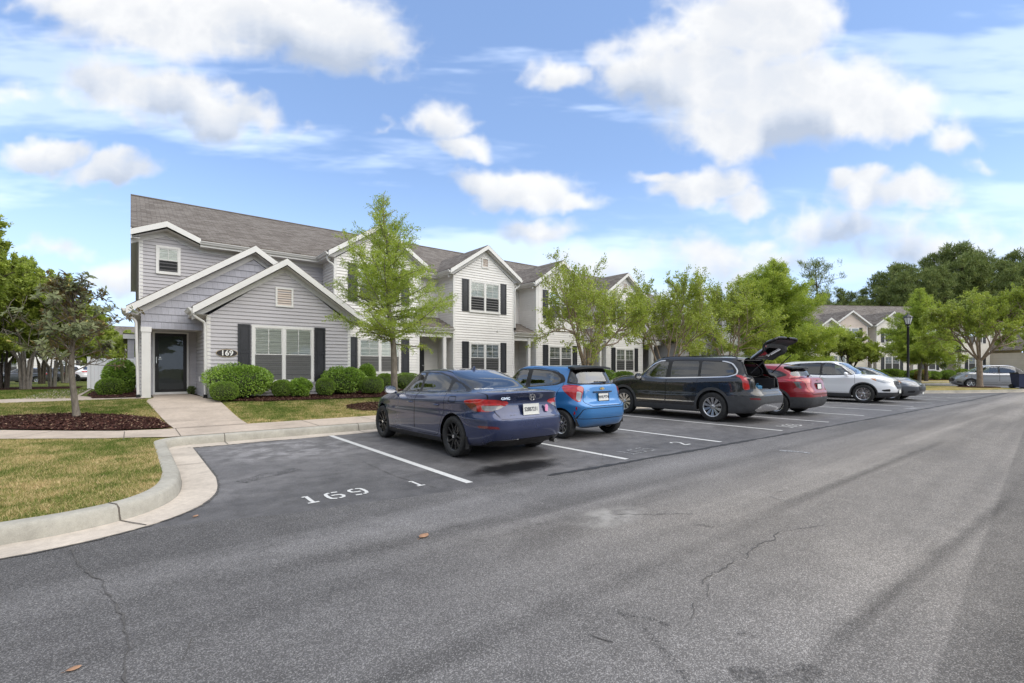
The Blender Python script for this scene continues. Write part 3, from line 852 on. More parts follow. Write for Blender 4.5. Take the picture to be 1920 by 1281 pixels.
# ---------------------------------------------------------------- buildings
def fn_siding(col, var=.05):
    def fn(N, o):
        co = obj_co(N)
        a = N.noise(co, .9, 4, .6, .3); b = N.noise(N.mapv(co, (3, 3, 40)), 3, 3, .6); c = N.noise(N.mapv(co, (6, 6, .8)), 2.0, 4, .6)
        k = N.m('MULTIPLY', N.lin(a, .3, .7, 1-var, 1+var), N.lin(c, .3, .7, .975, 1.02))
        k = N.m('MULTIPLY', k, N.lin(b, .3, .7, .97, 1.03))
        sx = N.n('ShaderNodeSeparateXYZ'); N.t.links.new(co, sx.inputs[0])
        # each course a touch different, as vinyl boards are
        fl = N.m('FLOOR', N.m('DIVIDE', sx.outputs[2], .12))
        wn = N.n('ShaderNodeTexWhiteNoise', noise_dimensions='1D'); N.t.links.new(fl, wn.inputs['W'])
        k = N.m('MULTIPLY', k, N.lin(wn.outputs[0], 0, 1, .97, 1.03))
        sc = N.n('ShaderNodeVectorMath', operation='SCALE'); sc.inputs[0].default_value = col; N.t.links.new(k, sc.inputs['Scale'])
        wv = N.noise(N.mapv(co, (.7, .7, 9)), 2.2, 3, .5)
        pbsdf(N, o, sc.outputs[0], .55, 0, .35, 0, wv, .12, .006)
    return fn
M_SID_G = mat('siding_grey', fn_siding((.44, .425, .440)))
M_SID_W = mat('siding_white', fn_siding((.72, .70, .675)))
M_SID_B = mat('siding_beige', fn_siding((.60, .51, .44)))
M_SID_C = mat('siding_cream', fn_siding((.70, .66, .60)))
M_TRIM = simple('white_trim', (.68, .67, .645), .45, var=.05, scale=2)
M_TRIM2 = simple('white_aluminium', (.64, .63, .61), .4, var=.05, scale=3)
M_SOFFIT = simple('soffit_white', (.62, .61, .60), .6, var=.04)
M_SHUT = simple('shutter_black', (.020, .021, .026), .38, var=.2, scale=9)
M_DOORD = simple('door_black', (.014, .015, .018), .35, var=.2)
M_BLACKM = simple('black_metal', (.016, .016, .017), .4, .3, var=.2)
M_BLIND = simple('window_blind', (.78, .77, .73), .6, var=.05)
M_BLIND_D = simple('window_blind_dim', (.30, .30, .285), .7, var=.1)
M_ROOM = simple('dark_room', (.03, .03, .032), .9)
M_BRONZE = simple('sign_dark', (.02, .016, .016), .45, var=.1)
M_GOLD = simple('sign_rim', (.42, .34, .24), .4, .4)
M_WHITE = simple('sign_white', (.8, .79, .76), .5, var=.04)
M_SILVER = simple('bright_metal', (.6, .6, .6), .25, 1.0, var=.05)
def fn_glass(N, o):
    fr = N.n('ShaderNodeFresnel'); fr.inputs[0].default_value = 1.45
    gl = N.n('ShaderNodeBsdfGlossy'); gl.inputs['Roughness'].default_value = .02; gl.inputs['Color'].default_value = (.9, .93, .95, 1)
    wv = N.noise(obj_co(N), 1.6, 2, .5)
    b = N.n('ShaderNodeBump'); b.inputs['Strength'].default_value = .10; b.inputs['Distance'].default_value = .02; N.t.links.new(wv, b.inputs['Height']); N.t.links.new(b.outputs[0], gl.inputs['Normal'])
    tr = N.n('ShaderNodeBsdfTransparent'); tr.inputs[0].default_value = (.86, .90, .88, 1)
    mx = N.n('ShaderNodeMixShader'); N.t.links.new(N.m('MULTIPLY_ADD', fr.outputs[0], 1.1, .02, clamp=True), mx.inputs[0])
    N.t.links.new(tr.outputs[0], mx.inputs[1]); N.t.links.new(gl.outputs[0], mx.inputs[2]); N.t.links.new(mx.outputs[0], o.inputs[0])
M_GLASS = mat('window_glass', fn_glass)
def fn_screen(N, o):
    tr = N.n('ShaderNodeBsdfTransparent'); di = N.n('ShaderNodeBsdfDiffuse'); di.inputs[0].default_value = (.045, .047, .05, 1)
    mx = N.n('ShaderNodeMixShader'); mx.inputs[0].default_value = .60
    N.t.links.new(tr.outputs[0], mx.inputs[1]); N.t.links.new(di.outputs[0], mx.inputs[2]); N.t.links.new(mx.outputs[0], o.inputs[0])
M_SCREEN = mat('insect_screen', fn_screen)

def fn_shingle(axis, tint=(1, 1, 1)):
    def fn(N, o):
        co = obj_co(N)
        sx = N.n('ShaderNodeSeparateXYZ'); N.t.links.new(co, sx.inputs[0])
        cb = N.n('ShaderNodeCombineXYZ')
        N.t.links.new(sx.outputs[0 if axis == 'x' else 1], cb.inputs[0])
        N.t.links.new(N.m('MULTIPLY', sx.outputs[2], 2.5 if axis == 'x' else 1.85), cb.inputs[1])
        br = N.n('ShaderNodeTexBrick'); N.t.links.new(cb.outputs[0], br.inputs['Vector'])
        br.inputs['Scale'].default_value = 1.0; br.inputs['Brick Width'].default_value = .30; br.inputs['Row Height'].default_value = .14
        br.inputs['Mortar Size'].default_value = .010; br.inputs['Mortar Smooth'].default_value = .3; br.offset = .43
        br.inputs['Color1'].default_value = (0, 0, 0, 1); br.inputs['Color2'].default_value = (1, 1, 1, 1); br.inputs['Mortar'].default_value = (.35, .35, .35, 1)
        s_ = N.n('ShaderNodeSeparateColor'); N.t.links.new(br.outputs['Color'], s_.inputs[0])
        n = N.noise(co, 1.1, 4, .6); f = N.noise(co, 55, 3, .7)
        t = N.m('ADD', N.m('MULTIPLY', s_.outputs[0], .55), N.m('MULTIPLY', n, .6))
        col = N.ramp(t, [(.2, (.100, .084, .071)), (.5, (.150, .131, .115)), (.8, (.205, .184, .164))])
        k = N.m('MULTIPLY', N.lin(f, .3, .7, .82, 1.18), N.m('MULTIPLY_ADD', br.outputs['Fac'], -.45, 1.0))
        sc = N.n('ShaderNodeVectorMath', operation='SCALE'); N.t.links.new(N.mix(1.0, col, tint, 'MULTIPLY'), sc.inputs[0]); N.t.links.new(k, sc.inputs['Scale'])
        h = N.m('ADD', N.m('MULTIPLY', f, .35), N.m('MULTIPLY_ADD', br.outputs['Fac'], -1.0, N.m('MULTIPLY', s_.outputs[0], .5)))
        pbsdf(N, o, sc.outputs[0], .92, 0, .2, 0, h, .6, .012)
    return fn
M_SHX = mat('shingle_main', fn_shingle('x')); M_SHY = mat('shingle_gable', fn_shingle('y'))
def fn_shake(N, o):
    co = obj_co(N); sx = N.n('ShaderNodeSeparateXYZ'); N.t.links.new(co, sx.inputs[0])
    wn = N.n('ShaderNodeTexBrick'); cb = N.n('ShaderNodeCombineXYZ')
    N.t.links.new(N.m('ADD', sx.outputs[0], sx.outputs[1]), cb.inputs[0]); N.t.links.new(sx.outputs[2], cb.inputs[1]); N.t.links.new(cb.outputs[0], wn.inputs['Vector'])
    wn.inputs['Scale'].default_value = 1; wn.inputs['Brick Width'].default_value = .17; wn.inputs['Row Height'].default_value = .24; wn.inputs['Mortar Size'].default_value = .006; wn.offset = .5
    wn.inputs['Color1'].default_value = (.36, .36, .40, 1); wn.inputs['Color2'].default_value = (.47, .47, .52, 1); wn.inputs['Mortar'].default_value = (.24, .24, .27, 1)
    g_ = N.noise(N.mapv(co, (30, 30, 1.5)), 2, 3, .6)
    c = N.mix(.5, wn.outputs['Color'], N.ramp(g_, [(.3, (.36, .36, .40)), (.7, (.48, .48, .53))]))
    pbsdf(N, o, c, .7, 0, .3, 0, N.m('ADD', g_, N.m('MULTIPLY', wn.outputs['Fac'], -1.0)), .4, .01)
M_SHAKE = mat('shake_grey', fn_shake)

def clip_z(poly, z0, z1):
    """clip polygon [(u,z)] to the band z0..z1"""
    def half(P, keep, lim):
        out = []
        for k in range(len(P)):
            a, b = P[k], P[(k+1) % len(P)]
            ia, ib = keep(a[1]), keep(b[1])
            if ia: out.append(a)
            if ia != ib:
                t = (lim-a[1])/(b[1]-a[1]); out.append((a[0]+(b[0]-a[0])*t, lim))
        return out
    P = half(poly, lambda z: z >= z0-1e-9, z0)
    if len(P) < 3: return []
    P = half(P, lambda z: z <= z1+1e-9, z1)
    return P if len(P) >= 3 else []

def clapboard(name, poly, org, ud, nd, m, parent, course=.12, zref=0, lip=.026, label=None):
    """overlapping boards over polygon [(u,z)]; org + ud*u + nd*out. One mesh."""
    mb = MB(); zs = [p[1] for p in poly]; z = zref + math.floor((min(zs)-zref)/course)*course
    def P(u, z_, out): return (org[0]+ud[0]*u+nd[0]*out, org[1]+ud[1]*u+nd[1]*out, z_)
    while z < max(zs):
        c = clip_z(poly, z, z+course)
        if c:
            zb, zt = max(z, min(zs)), min(z+course, max(zs))
            out = lambda zz: lip*(1-(zz-z)/course)
            a = [P(u, zz, out(zz)+.002) for u, zz in c]
            mb.poly(a)
            lo = [u for u, zz in c if abs(zz-z) < 1e-6]
            if len(lo) >= 2:
                u0, u1 = min(lo), max(lo)
                mb.poly([P(u0, z, .001), P(u1, z, .001), P(u1, z, lip+.002), P(u0, z, lip+.002)])
        z += course
    o = mesh_obj(name, mb.v, mb.f, m, parent)
    # orient outward
    n = Vector((nd[0], nd[1], 0)); bm = bmesh.new(); bm.from_mesh(o.data)
    for f in bm.faces:
        if f.normal.dot(n) < -.05: f.normal_flip()
    bm.to_mesh(o.data); bm.free()
    if label: o['label'] = label
    return o

class Frame:
    """wall frame: u to the right along the wall, out toward the viewer"""
    def __init__(s, ox, oy, ud=(1, 0), nd=(0, -1)): s.o = (ox, oy); s.ud = ud; s.nd = nd
    def mx(s):
        return Matrix(((s.ud[0], -s.nd[0], 0, s.o[0]), (s.ud[1], -s.nd[1], 0, s.o[1]), (0, 0, 1, 0), (0, 0, 0, 1)))

def window(par, fr, u0, u1, z0, z1, ns=2, grid=(2, 1), blind='half', cas=.09, low='screen', gridlow=False, gridrows=None):
    """double hung window: frame is the part; sash, pane, blind, screen its sub-parts. y negative is outward"""
    M = fr.mx()
    mb = MB(); mb.M = M; d = -.052
    mb.box(u0, u1, d, -.003, z1-cas, z1); mb.box(u0-.0, u1+.0, d-.02, -.003, z0-.02, z0+cas*.75)
    mb.box(u0, u0+cas, d, -.003, z0+cas*.75, z1-cas); mb.box(u1-cas, u1, d, -.003, z0+cas*.75, z1-cas)
    inner = (u0+cas, u1-cas, z0+cas*.75, z1-cas)
    W_ = (inner[1]-inner[0]); mul = .10
    cell = (W_-mul*(ns-1))/ns
    for k in range(1, ns): mb.box(inner[0]+cell*k+mul*(k-1), inner[0]+cell*k+mul*k, d+.004, -.003, inner[2], inner[3])
    win = mb.build('window', M_TRIM, par)
    sash = MB(); sash.M = M; pane = MB(); pane.M = M; bl = MB(); bl.M = M; scn = MB(); scn.M = M; rm = MB(); rm.M = M
    t = .028
    for k in range(ns):
        a = inner[0]+k*(cell+mul); b = a+cell; zm = (inner[2]+inner[3])/2
        for (lo, hi, yy) in ((zm-.018, inner[3], -.038), (inner[2], zm+.018, -.028)):
            sash.box(a, b, yy, yy+.012, hi-t, hi); sash.box(a, b, yy, yy+.012, lo, lo+t*1.2)
            sash.box(a, a+t, yy, yy+.012, lo+t*1.2, hi-t); sash.box(b-t, b, yy, yy+.012, lo+t*1.2, hi-t)
            up = hi == inner[3]
            if up or gridlow:
                gx, gz = grid
                for i in range(1, gx): x = a+(b-a)*i/gx; sash.box(x-.009, x+.009, yy+.002, yy+.008, lo+t, hi-t)
                for j in range(1, gz): z = lo+(hi-lo)*j/gz; sash.box(a+t, b-t, yy+.003, yy+.009, z-.009, z+.009)
            pane.poly([(a+t, yy+.010, lo+t), (b-t, yy+.010, lo+t), (b-t, yy+.010, hi-t), (a+t, yy+.010, hi-t)])
        if low == 'screen':
            scn.poly([(a+t*.5, -.046, inner[2]+t), (b-t*.5, -.046, inner[2]+t), (b-t*.5, -.046, zm-.01), (a+t*.5, -.046, zm-.01)])
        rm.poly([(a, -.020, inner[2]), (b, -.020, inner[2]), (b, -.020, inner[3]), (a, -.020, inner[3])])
        if blind in ('full', 'half', 'dim'):
            zz = inner[3]-.03; zend = inner[2] if blind != 'half' else zm
            while zz > zend+.02:
                bl.poly([(a+.015, -.0225, zz-.036), (b-.015, -.0225, zz-.036), (b-.015, -.0275, zz), (a+.015, -.0275, zz)]); zz -= .045
    sash.build('sash', M_TRIM2, win); pane.build('pane', M_GLASS, win)
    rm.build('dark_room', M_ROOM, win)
    if bl.f: bl.build('blind', M_BLIND if blind != 'dim' else M_BLIND_D, win)
    if scn.f: scn.build('insect_screen', M_SCREEN, win)
    return win

def shutter(par, fr, u0, u1, z0, z1):
    mb = MB(); mb.M = fr.mx()
    e = .055; zm = z0+(z1-z0)*.52
    mb.box(u0, u1, -.028, -.003, z0, z1)
    mb.box(u0, u0+e, -.045, -.028, z0, z1); mb.box(u1-e, u1, -.045, -.028, z0, z1)
    for a, b in ((z0, z0+e), (z1-e, z1), (zm-e*.6, zm+e*.6)): mb.box(u0+e, u1-e, -.045, -.028, a, b)
    for a, b in ((z0+e+.04, zm-e*.6-.04), (zm+e*.6+.04, z1-e-.04)):
        mb.box(u0+e+.035, u1-e-.035, -.040, -.028, a, b)
    return mb.build('shutter', M_SHUT, par)

def gable_vent(par, fr, uc, z0, z1, w_=.5):
    mb = MB(); mb.M = fr.mx(); a, b = uc-w_/2, uc+w_/2; t = .06
    mb.box(a, b, -.05, -.003, z1-t, z1); mb.box(a, b, -.05, -.003, z0, z0+t); mb.box(a, a+t, -.05, -.003, z0+t, z1-t); mb.box(b-t, b, -.05, -.003, z0+t, z1-t)
    f = mb.build('gable_vent', M_TRIM, par)
    s_ = MB(); s_.M = fr.mx(); n = 7
    for k in range(n):
        z = z0+t+(z1-z0-2*t)*k/n; h = (z1-z0-2*t)/n
        s_.poly([(a+t, -.042, z), (b-t, -.042, z), (b-t, -.012, z+h), (a+t, -.012, z+h)])
    s_.build('louvres', simple_cache('louvre', (.52, .44, .38)), f)
    bk = MB(); bk.M = fr.mx(); bk.poly([(a+t, -.006, z0+t), (b-t, -.006, z0+t), (b-t, -.006, z1-t), (a+t, -.006, z1-t)]); bk.build('backing', M_ROOM, f)
_sc = {}
def simple_cache(n, c):
    if n not in _sc: _sc[n] = simple(n, c, .6, var=.05)
    return _sc[n]

def gable_roof(par, xa, xb, ye, yb, ze, zp, oh=.0, t=.05, name='gable_roof', yb_of=None, m=None):
    """ridge along y at the middle; front edge at y=ye, back end at yb. xa..xb eave edges at ze"""
    xm = (xa+xb)/2
    mb = MB(); n = Vector((zp-ze, 0, xm-xa)).normalized()*t
    for (x0, s) in ((xa, -1), (xb, 1)):
        nx = -n.x if s < 0 else n.x
        A = [(x0, ye, ze), (xm, ye, zp), (xm, yb, zp), (x0, yb, ze)]
        mb.prism(A, (0, 0, t))
    r = mb.build(name, m or M_SHY, par)
    return r

def rake(par, xa, xb, ye, ze, zp, w_=.175, d=.045, name='rake_board', both=True):
    """white barge boards along the gable front, with a frieze set back on the wall"""
    xm = (xa+xb)/2
    for x0 in (xa, xb):
        mb = MB()
        mb.prism([(x0, ye, ze-w_*1.12), (xm, ye, zp-w_*1.12), (xm, ye, zp-.004), (x0, ye, ze-.004)], (0, d, 0))
        mb.build(name, M_TRIM, par)

def soffit_gable(par, xa, xb, ye, yw, ze, zp, w_=.19):
    xm = (xa+xb)/2; mb = MB()
    for x0 in (xa, xb):
        mb.poly([(x0, ye+.02, ze-w_), (xm, ye+.02, zp-w_), (xm, yw+.02, zp-w_), (x0, yw+.02, ze-w_)])
        mb.prism([(x0, yw-.022, ze-w_-.16), (xm, yw-.022, zp-w_-.17), (xm, yw-.022, zp-w_+.01), (x0, yw-.022, ze-w_+.01)], (0, .018, 0))
    mb.build('soffit', M_SOFFIT, par)

def gutter_run(par, pts, z, s=.11):
    """K-style gutter along the eave polyline pts; the outside is on the right hand when walking"""
    prof = [(0, 0), (0, -.10), (.06, -.10), (.085, -.05), (.115, -.02), (.115, 0), (.105, -.004), (.0, -.03)]
    mb = MB(); rows = []
    P = [Vector((*p, 0)) for p in pts]
    for k, p in enumerate(P):
        d1 = (P[k]-P[k-1]).normalized() if k else (P[1]-P[0]).normalized()
        d2 = (P[k+1]-P[k]).normalized() if k < len(P)-1 else d1
        t = (d1+d2).normalized(); nn = Vector((t.y, -t.x, 0)); nn /= max(.3, nn.dot(Vector((d1.y, -d1.x, 0))))
        rows.append([mb.vert((p.x+nn.x*a, p.y+nn.y*a, z+b)) for a, b in prof])
    n = len(prof)
    for a, b in zip(rows[:-1], rows[1:]):
        for j in range(n): mb.face((a[j], a[(j+1) % n], b[(j+1) % n], b[j]))
    mb.face(rows[0]); mb.face(rows[-1][::-1])
    return mb.build('gutter', M_TRIM2, par)

def downspout(par, pts, r=.038):
    mb = MB()
    P = [Vector(p) for p in pts]
    Q = [P[0]]
    for a, b, c in zip(P[:-2], P[1:-1], P[2:]):
        Q += [b+(a-b).normalized()*.06, b+(a-b).normalized()*.02+(c-b).normalized()*.02, b+(c-b).normalized()*.06]
    Q.append(P[-1])
    mb.tube(Q, r, 8); o = mb.build('downspout', M_TRIM2, par, auto=50)
    k = MB(); e = P[-1]; k.box(e.x-.05, e.x+.05, e.y-.05, e.y+.05, e.z-.10, e.z+.02); k.build('drain_boot', M_BLACKM, o)
    return o

def corner_trim(par, x, y, z0, z1, sx, w_=.09):
    """outside corner post of a wall facing -y; the side face turns toward sx"""
    mb = MB()
    a, b = (x-.012, x+w_) if sx < 0 else (x-w_, x+.012)
    mb.box(a, b, y-.022, y-.003, z0, z1)
    c, d = (x-.022, x-.012) if sx < 0 else (x+.012, x+.022)
    mb.box(c, d, y-.022, y+w_, z0, z1)
    return mb.build('corner_trim', M_TRIM, par)

def porch_post(par, x, y, z0, z1, s=.24, wide=.30):
    mb = MB(); h = s/2
    mb.box(x-h, x+h, y-h, y+h, z0+.12, z1-.16)
    mb.box(x-wide/2, x+wide/2, y-wide/2, y+wide/2, z1-.16, z1); mb.box(x-wide/2+.01, x+wide/2-.01, y-wide/2+.01, y+wide/2-.01, z0, z0+.12)
    return mb.build('porch_post', M_TRIM, par, bevel=.006)

def front_door(par, fr, u0, u1, z0, z1, storm=False, m=None):
    M = fr.mx(); t = .055
    fm = MB(); fm.M = M
    fm.box(u0-t, u0, -.055, -.003, z0, z1+t); fm.box(u1, u1+t, -.055, -.003, z0, z1+t); fm.box(u0, u1, -.055, -.003, z1, z1+t); fm.box(u0-t, u1+t, -.09, -.003, z0-.09, z0)
    d = MB(); d.M = M
    d.box(u0, u1, -.028, -.003, z0, z1)
    w_ = u1-u0
    for (a, b, c, e) in ((.14, .46, .10, .40), (.54, .86, .10, .40), (.14, .46, .46, .76), (.54, .86, .46, .76), (.14, .46, .82, .94), (.54, .86, .82, .94)):
        d.box(u0+w_*a, u0+w_*b, -.034, -.028, z0+(z1-z0)*c, z0+(z1-z0)*e)
    door = d.build('front_door', m or M_DOORD, par)
    fm.build('door_frame', M_TRIM, door)
    if storm:
        s_ = MB(); s_.M = M; r = .105
        s_.box(u0+.004, u0+r, -.062, -.040, z0, z1-.003); s_.box(u1-r, u1-.004, -.062, -.040, z0, z1-.003)
        s_.box(u0+r, u1-r, -.062, -.040, z1-.10, z1-.003); s_.box(u0+r, u1-r, -.062, -.040, z0, z0+.11)
        s_.build('storm_door', M_BLACKM, door)
        g_ = MB(); g_.M = M; g_.poly([(u0+r, -.052, z0+.11), (u1-r, -.052, z0+.11), (u1-r, -.052, z1-.1), (u0+r, -.052, z1-.1)]); g_.build('storm_glass', M_GLASS, door)
        h = MB(); h.M = M; h.box(u0+.03, u0+.055, -.085, -.062, z0+1.0, z0+1.22); h.box(u0+.10, u0+.20, -.080, -.066, z0+1.13, z0+1.15); h.lathe([(.001, -.075), (.03, -.075), (.03, -.062)], 'y', 12, (u0+.145, 0, z0+1.20)); h.build('handle', M_SILVER, door)
    else:
        h = MB(); h.M = M; h.lathe([(.001, -.07), (.028, -.07), (.028, -.028)], 'y', 10, (u1-.07, 0, z0+1.0)); h.build('handle', M_SILVER, door)
    return door

def townhouse(root, gables, left_low, right_low, x_end, depth_back=34.0, sidW=None, sidG=None, lowcols=None, base=.46, near=True):
    """a row: gables = list of (x0, x1, style); everything in the row's own coordinates, fronts face -y"""
    YW, YU, YL, YP = 19.05, 20.5, 17.5, 18.8       # projecting wall, recessed wall, low wing wall, porch gable
    ZE, ZP = 5.94, 7.41; ZL = 3.25
    sidW = sidW or M_SID_W; sidG = sidG or M_SID_G
    xs, xe = x_end
    # main roof: two slopes, ridge along x
    yr = 27.1; zr = 9.02; ex, ey = .24, .40
    mb = MB()
    ya = depth_back+ey
    mb.prism([(xs-ex, ya, ZE-.02), (xe+ex, ya, ZE-.02), (xe+ex, yr, zr), (xs-ex, yr, zr)], (0, 0, .06))
    ya = YU-ey; xc = 1.90 if (left_low and near) else xs-ex
    yq = YU+.25; zq = ZE-.02+(zr-ZE+.02)*(yq-ya)/(yr-ya)
    if xc > xs: mb.prism([(xs-ex, yq, zq), (xc, yq, zq), (xc, yr, zr), (xs-ex, yr, zr)], (0, 0, .06))
    mb.prism([(xc, ya, ZE-.02), (xe+ex, ya, ZE-.02), (xe+ex, yr, zr), (xc, yr, zr)], (0, 0, .06))
    mb.build('main_roof', M_SHX, root)
    mb = MB(); mb.tube([(xs-ex, yr, zr+.07), (xe+ex, yr, zr+.07)], .05, 6); mb.build('ridge_cap', M_SHY, root)
    # eave returns, fascia of the gable ends, soffits
    for x, s in ((xs-ex, 1), (xe+ex, -1)):
        mb = MB()
        x2 = x+.03*s
        mb.prism([(x, YU-ey, ZE-.24), (x, YU-ey, ZE-.03), (x, yr, zr-.02), (x, depth_back+ey, ZE-.03), (x, depth_back+ey, ZE-.24), (x, yr, zr-.24)], (.03*s, 0, 0))
        mb.build('rake_board', M_TRIM, root)
        xw = xs if s > 0 else xe
        mb = MB()
        mb.poly([(x2, YU-ey, ZE-.22), (xw, YU-ey, ZE-.22), (xw, yr, zr-.22), (x2, yr, zr-.22)])
        mb.poly([(x2, depth_back+ey, ZE-.22), (xw, depth_back+ey, ZE-.22), (xw, yr, zr-.22), (x2, yr, zr-.22)])
        mb.build('soffit', M_SOFFIT, root)
        # end wall
        nd = (-1, 0) if s > 0 else (1, 0)
        clapboard('end_wall', [(0, base), (depth_back-YU, base), (depth_back-YU, ZE-.22), (yr-YU, zr-.3), (0, ZE-.22)], (xw, YU), (0, 1), nd, sidG, root)
    mb = MB(); mb.box(xs+.02, xe-.02, YU+.05, depth_back-.02, 0, ZE-.3); mb.build('inner_walls', sidG, root)
    mb = MB(); mb.box(xs+.01, xe-.01, YU+.02, depth_back, -.1, base+.01)
    mb.build('foundation', M_KERB, root)
    # recessed upper walls
    cur = xs; spans = []
    for g_ in gables:
        spans.append((cur, g_[0])); cur = g_[1]
    spans.append((cur, xe))
    for k, (a, b) in enumerate(spans):
        end = k in (0, len(spans)-1)
        sd = sidG if end else sidW
        if k == 0 and left_low and near:
            poly = [(0, base), (b-a, base), (b-a, ZE-.2), (1.92-xs, ZE-.2), (.96-xs, ZE+.22), (0, ZE-.18)]
        else: poly = [(0, base), (b-a, base), (b-a, ZE-.2), (0, ZE-.2)]
        clapboard('upper_wall', poly, (a, YU), (1, 0), (0, -1), sd, root)
    # eave fascia + gutter between the gables
    for k, (a, b) in enumerate(spans):
        aa = a-ex if k == 0 else a; bb = b+ex if k == len(spans)-1 else b
        if k == 0 and left_low and near: aa = 1.92
        if bb-aa < .4: continue
        mb = MB(); mb.box(aa, bb, YU-ey, YU-ey+.025, ZE-.22, ZE-.03); mb.build('fascia', M_TRIM, root)
        mb = MB(); mb.poly([(aa, YU-ey+.02, ZE-.215), (bb, YU-ey+.02, ZE-.215), (bb, YU+.01, ZE-.215), (aa, YU+.01, ZE-.215)])
        mb.box(aa, bb, YU-.03, YU-.004, ZE-.36, ZE-.21)
        mb.build('soffit', M_SOFFIT, root)
        pts = [(bb, YU-ey-.003), (aa, YU-ey-.003)]
        gutter_run(root, [(aa, YU-ey-.003), (bb, YU-ey-.003)], ZE-.04)
    # projecting two storey gables
    for gi_, g_ in enumerate(gables):
        a, b, style = g_[:3]; oh = .30
        xa, xb = a-oh, b+oh; xm = (a+b)/2; zp = ZE+(xb-xa)/2*.66; ye = YW-.28
        yb_ = YU-ey+(zp-ZE)/((zr-ZE)/(yr-YU+ey))+.25
        gable_roof(root, xa, xb, ye, yb_, ZE, zp)
        rake(root, xa-.004, xb+.004, ye-.012, ZE+.02, zp+.035)
        soffit_gable(root, xa, xb, ye, YW, ZE, zp)
        wz = ZE-.2
        top = [(b-a, wz), ((b-a)/2, zp-.36), (0, wz)]
        if style == 'batten':
            zc = 3.55
            clapboard('front_wall', [(0, base), (b-a, base), (b-a, zc), (0, zc)], (a, YW), (1, 0), (0, -1), sidW, root)
            mb = MB(); zb = 6.62; hw = lambda z: (b-a)/2*(1 if z < wz else max(0, (zp-.36-z)/(zp-.36-wz)))
            mb.prism([(a, YW-.006, zc), (b, YW-.006, zc), (b, YW-.006, wz), (xm+hw(zb), YW-.006, zb), (xm-hw(zb), YW-.006, zb), (a, YW-.006, wz)], (0, .005, 0))
            x = a+.15
            while x < b-.05:
                zt = min(zb, wz+max(0, (1-abs(x-xm)/((b-a)/2)))*(zp-.36-wz)); mb.box(x-.02, x+.02, YW-.024, YW-.006, zc, max(zt, wz-.02)-.0); x += .27
            mb.build('batten_wall', sidW, root)
            mb = MB(); mb.box(xm-hw(zb)-.05, xm+hw(zb)+.05, YW-.045, YW-.003, zb-.06, zb+.13); mb.build('gable_band', M_TRIM, root)
            clapboard('gable_face', [(xm-hw(zb+.13)-a, zb+.13), (xm+hw(zb+.13)-a, zb+.13), (xm-a, zp-.36)], (a, YW-.0), (1, 0), (0, -1), M_SHAKE if near else sidG, root)
        else:
            clapboard('front_wall', [(0, base), (b-a, base)] + top, (a, YW), (1, 0), (0, -1), g_[3] if len(g_) > 3 else sidW, root)
            if near: gable_vent(root, Frame(0, YW), xm, 6.28, 6.78, .42)
        for x, s in ((a, -1), (b, 1)):
            nd = (s, 0)
            if s < 0: clapboard('side_wall', [(0, base), (YU-YW, base), (YU-YW, ZE-.2), (0, ZE-.2)], (x, YW), (0, 1), nd, g_[3] if len(g_) > 3 else sidW, root)
            else: clapboard('side_wall', [(0, base), (YU-YW, base), (YU-YW, ZE-.2), (0, ZE-.2)], (x, YW), (0, 1), nd, sidW, root)
            corner_trim(root, x, YW, base, ZE-.2, s)
            gx = xa if s < 0 else xb
            # side eave: fascia, soffit, gutter
            mb = MB(); x1, x2 = (gx, gx+.02) if s < 0 else (gx-.02, gx)
            mb.box(x1, x2, ye+.04, YU-ey, ZE-.2, ZE-.02); mb.build('fascia', M_TRIM, root)
            mb = MB(); xi, xo = min(gx, x), max(gx, x)
            mb.poly([(xi, ye+.02, ZE-.205), (xo, ye+.02, ZE-.205), (xo, YU-.01, ZE-.205), (xi, YU-.01, ZE-.205)]); mb.build('soffit', M_SOFFIT, root)
            if s < 0: gutter_run(root, [(gx-.003, YU-ey-.1), (gx-.003, ye+.03)], ZE-.03)
            else: gutter_run(root, [(gx+.003, ye+.03), (gx+.003, YU-ey-.1)], ZE-.03)
        fr = Frame(0, YW); wc = xm-.02
        u0, u1 = wc-.92, wc+.92
        if gi_ == 0 and near: u0, u1 = 7.19, 9.06
        window(root, fr, u0, u1, 4.10, 5.62, 2, (2, 2), 'half' if gi_ == 1 else 'full', gridlow=False)
        zlow = 1.18
        window(root, fr, u0, u1, zlow if style != 'batten' else 1.25, 2.66, 2, (2, 2), 'dim' if gi_ else 'full', low='screen')
        for (c, d) in ((u0-.40, u0-.03), (u1+.03, u1+.40)):
            shutter(root, fr, c, d, 4.10, 5.64); shutter(root, fr, c, d, zlow if style != 'batten' else 1.25, 2.68)
        if near:
            mb = MB(); mb.lathe([(.001, YW-.06), (.05, YW-.055), (.06, YW-.004)], 'y', 12, (xm+.75 if gi_ else xm-.2, 0, 3.25)); mb.build('vent_cap', M_TRIM2, root)
    # porches in the recesses
    for k in range(1, len(spans)-1 if not right_low == 'open' else len(spans)):
        a, b = spans[k]
        if b-a < .8: continue
        za, zb = ZL, ZL+.58; ye = YW-.05
        mb = MB(); mb.prism([(a+.004, ye, za), (b-.004, ye, za), (b-.004, YU, zb), (a+.004, YU, zb)], (0, 0, .05)); mb.build('porch_roof', M_SHX, root)
        mb = MB(); mb.box(a+.004, b-.004, ye+.0, ye+.03, za-.20, za-.005); mb.box(a+.004, b-.004, YW+.08, YW+.14, za-.42, za-.12); mb.box(a+.004, b-.004, ye+.03, YU-.02, za-.215, za-.20); mb.build('porch_beam', M_TRIM, root)
        gutter_run(root, [(a+.01, ye-.002), (b-.01, ye-.002)], za-.01)
        porch_post(root, b-.42, YW+.14, base, za-.20, .16, .20)
        w_ = min(.92, b-a-.45); front_door(root, Frame(0, YU), a+.10, a+.10+w_, base+.08, 2.55)
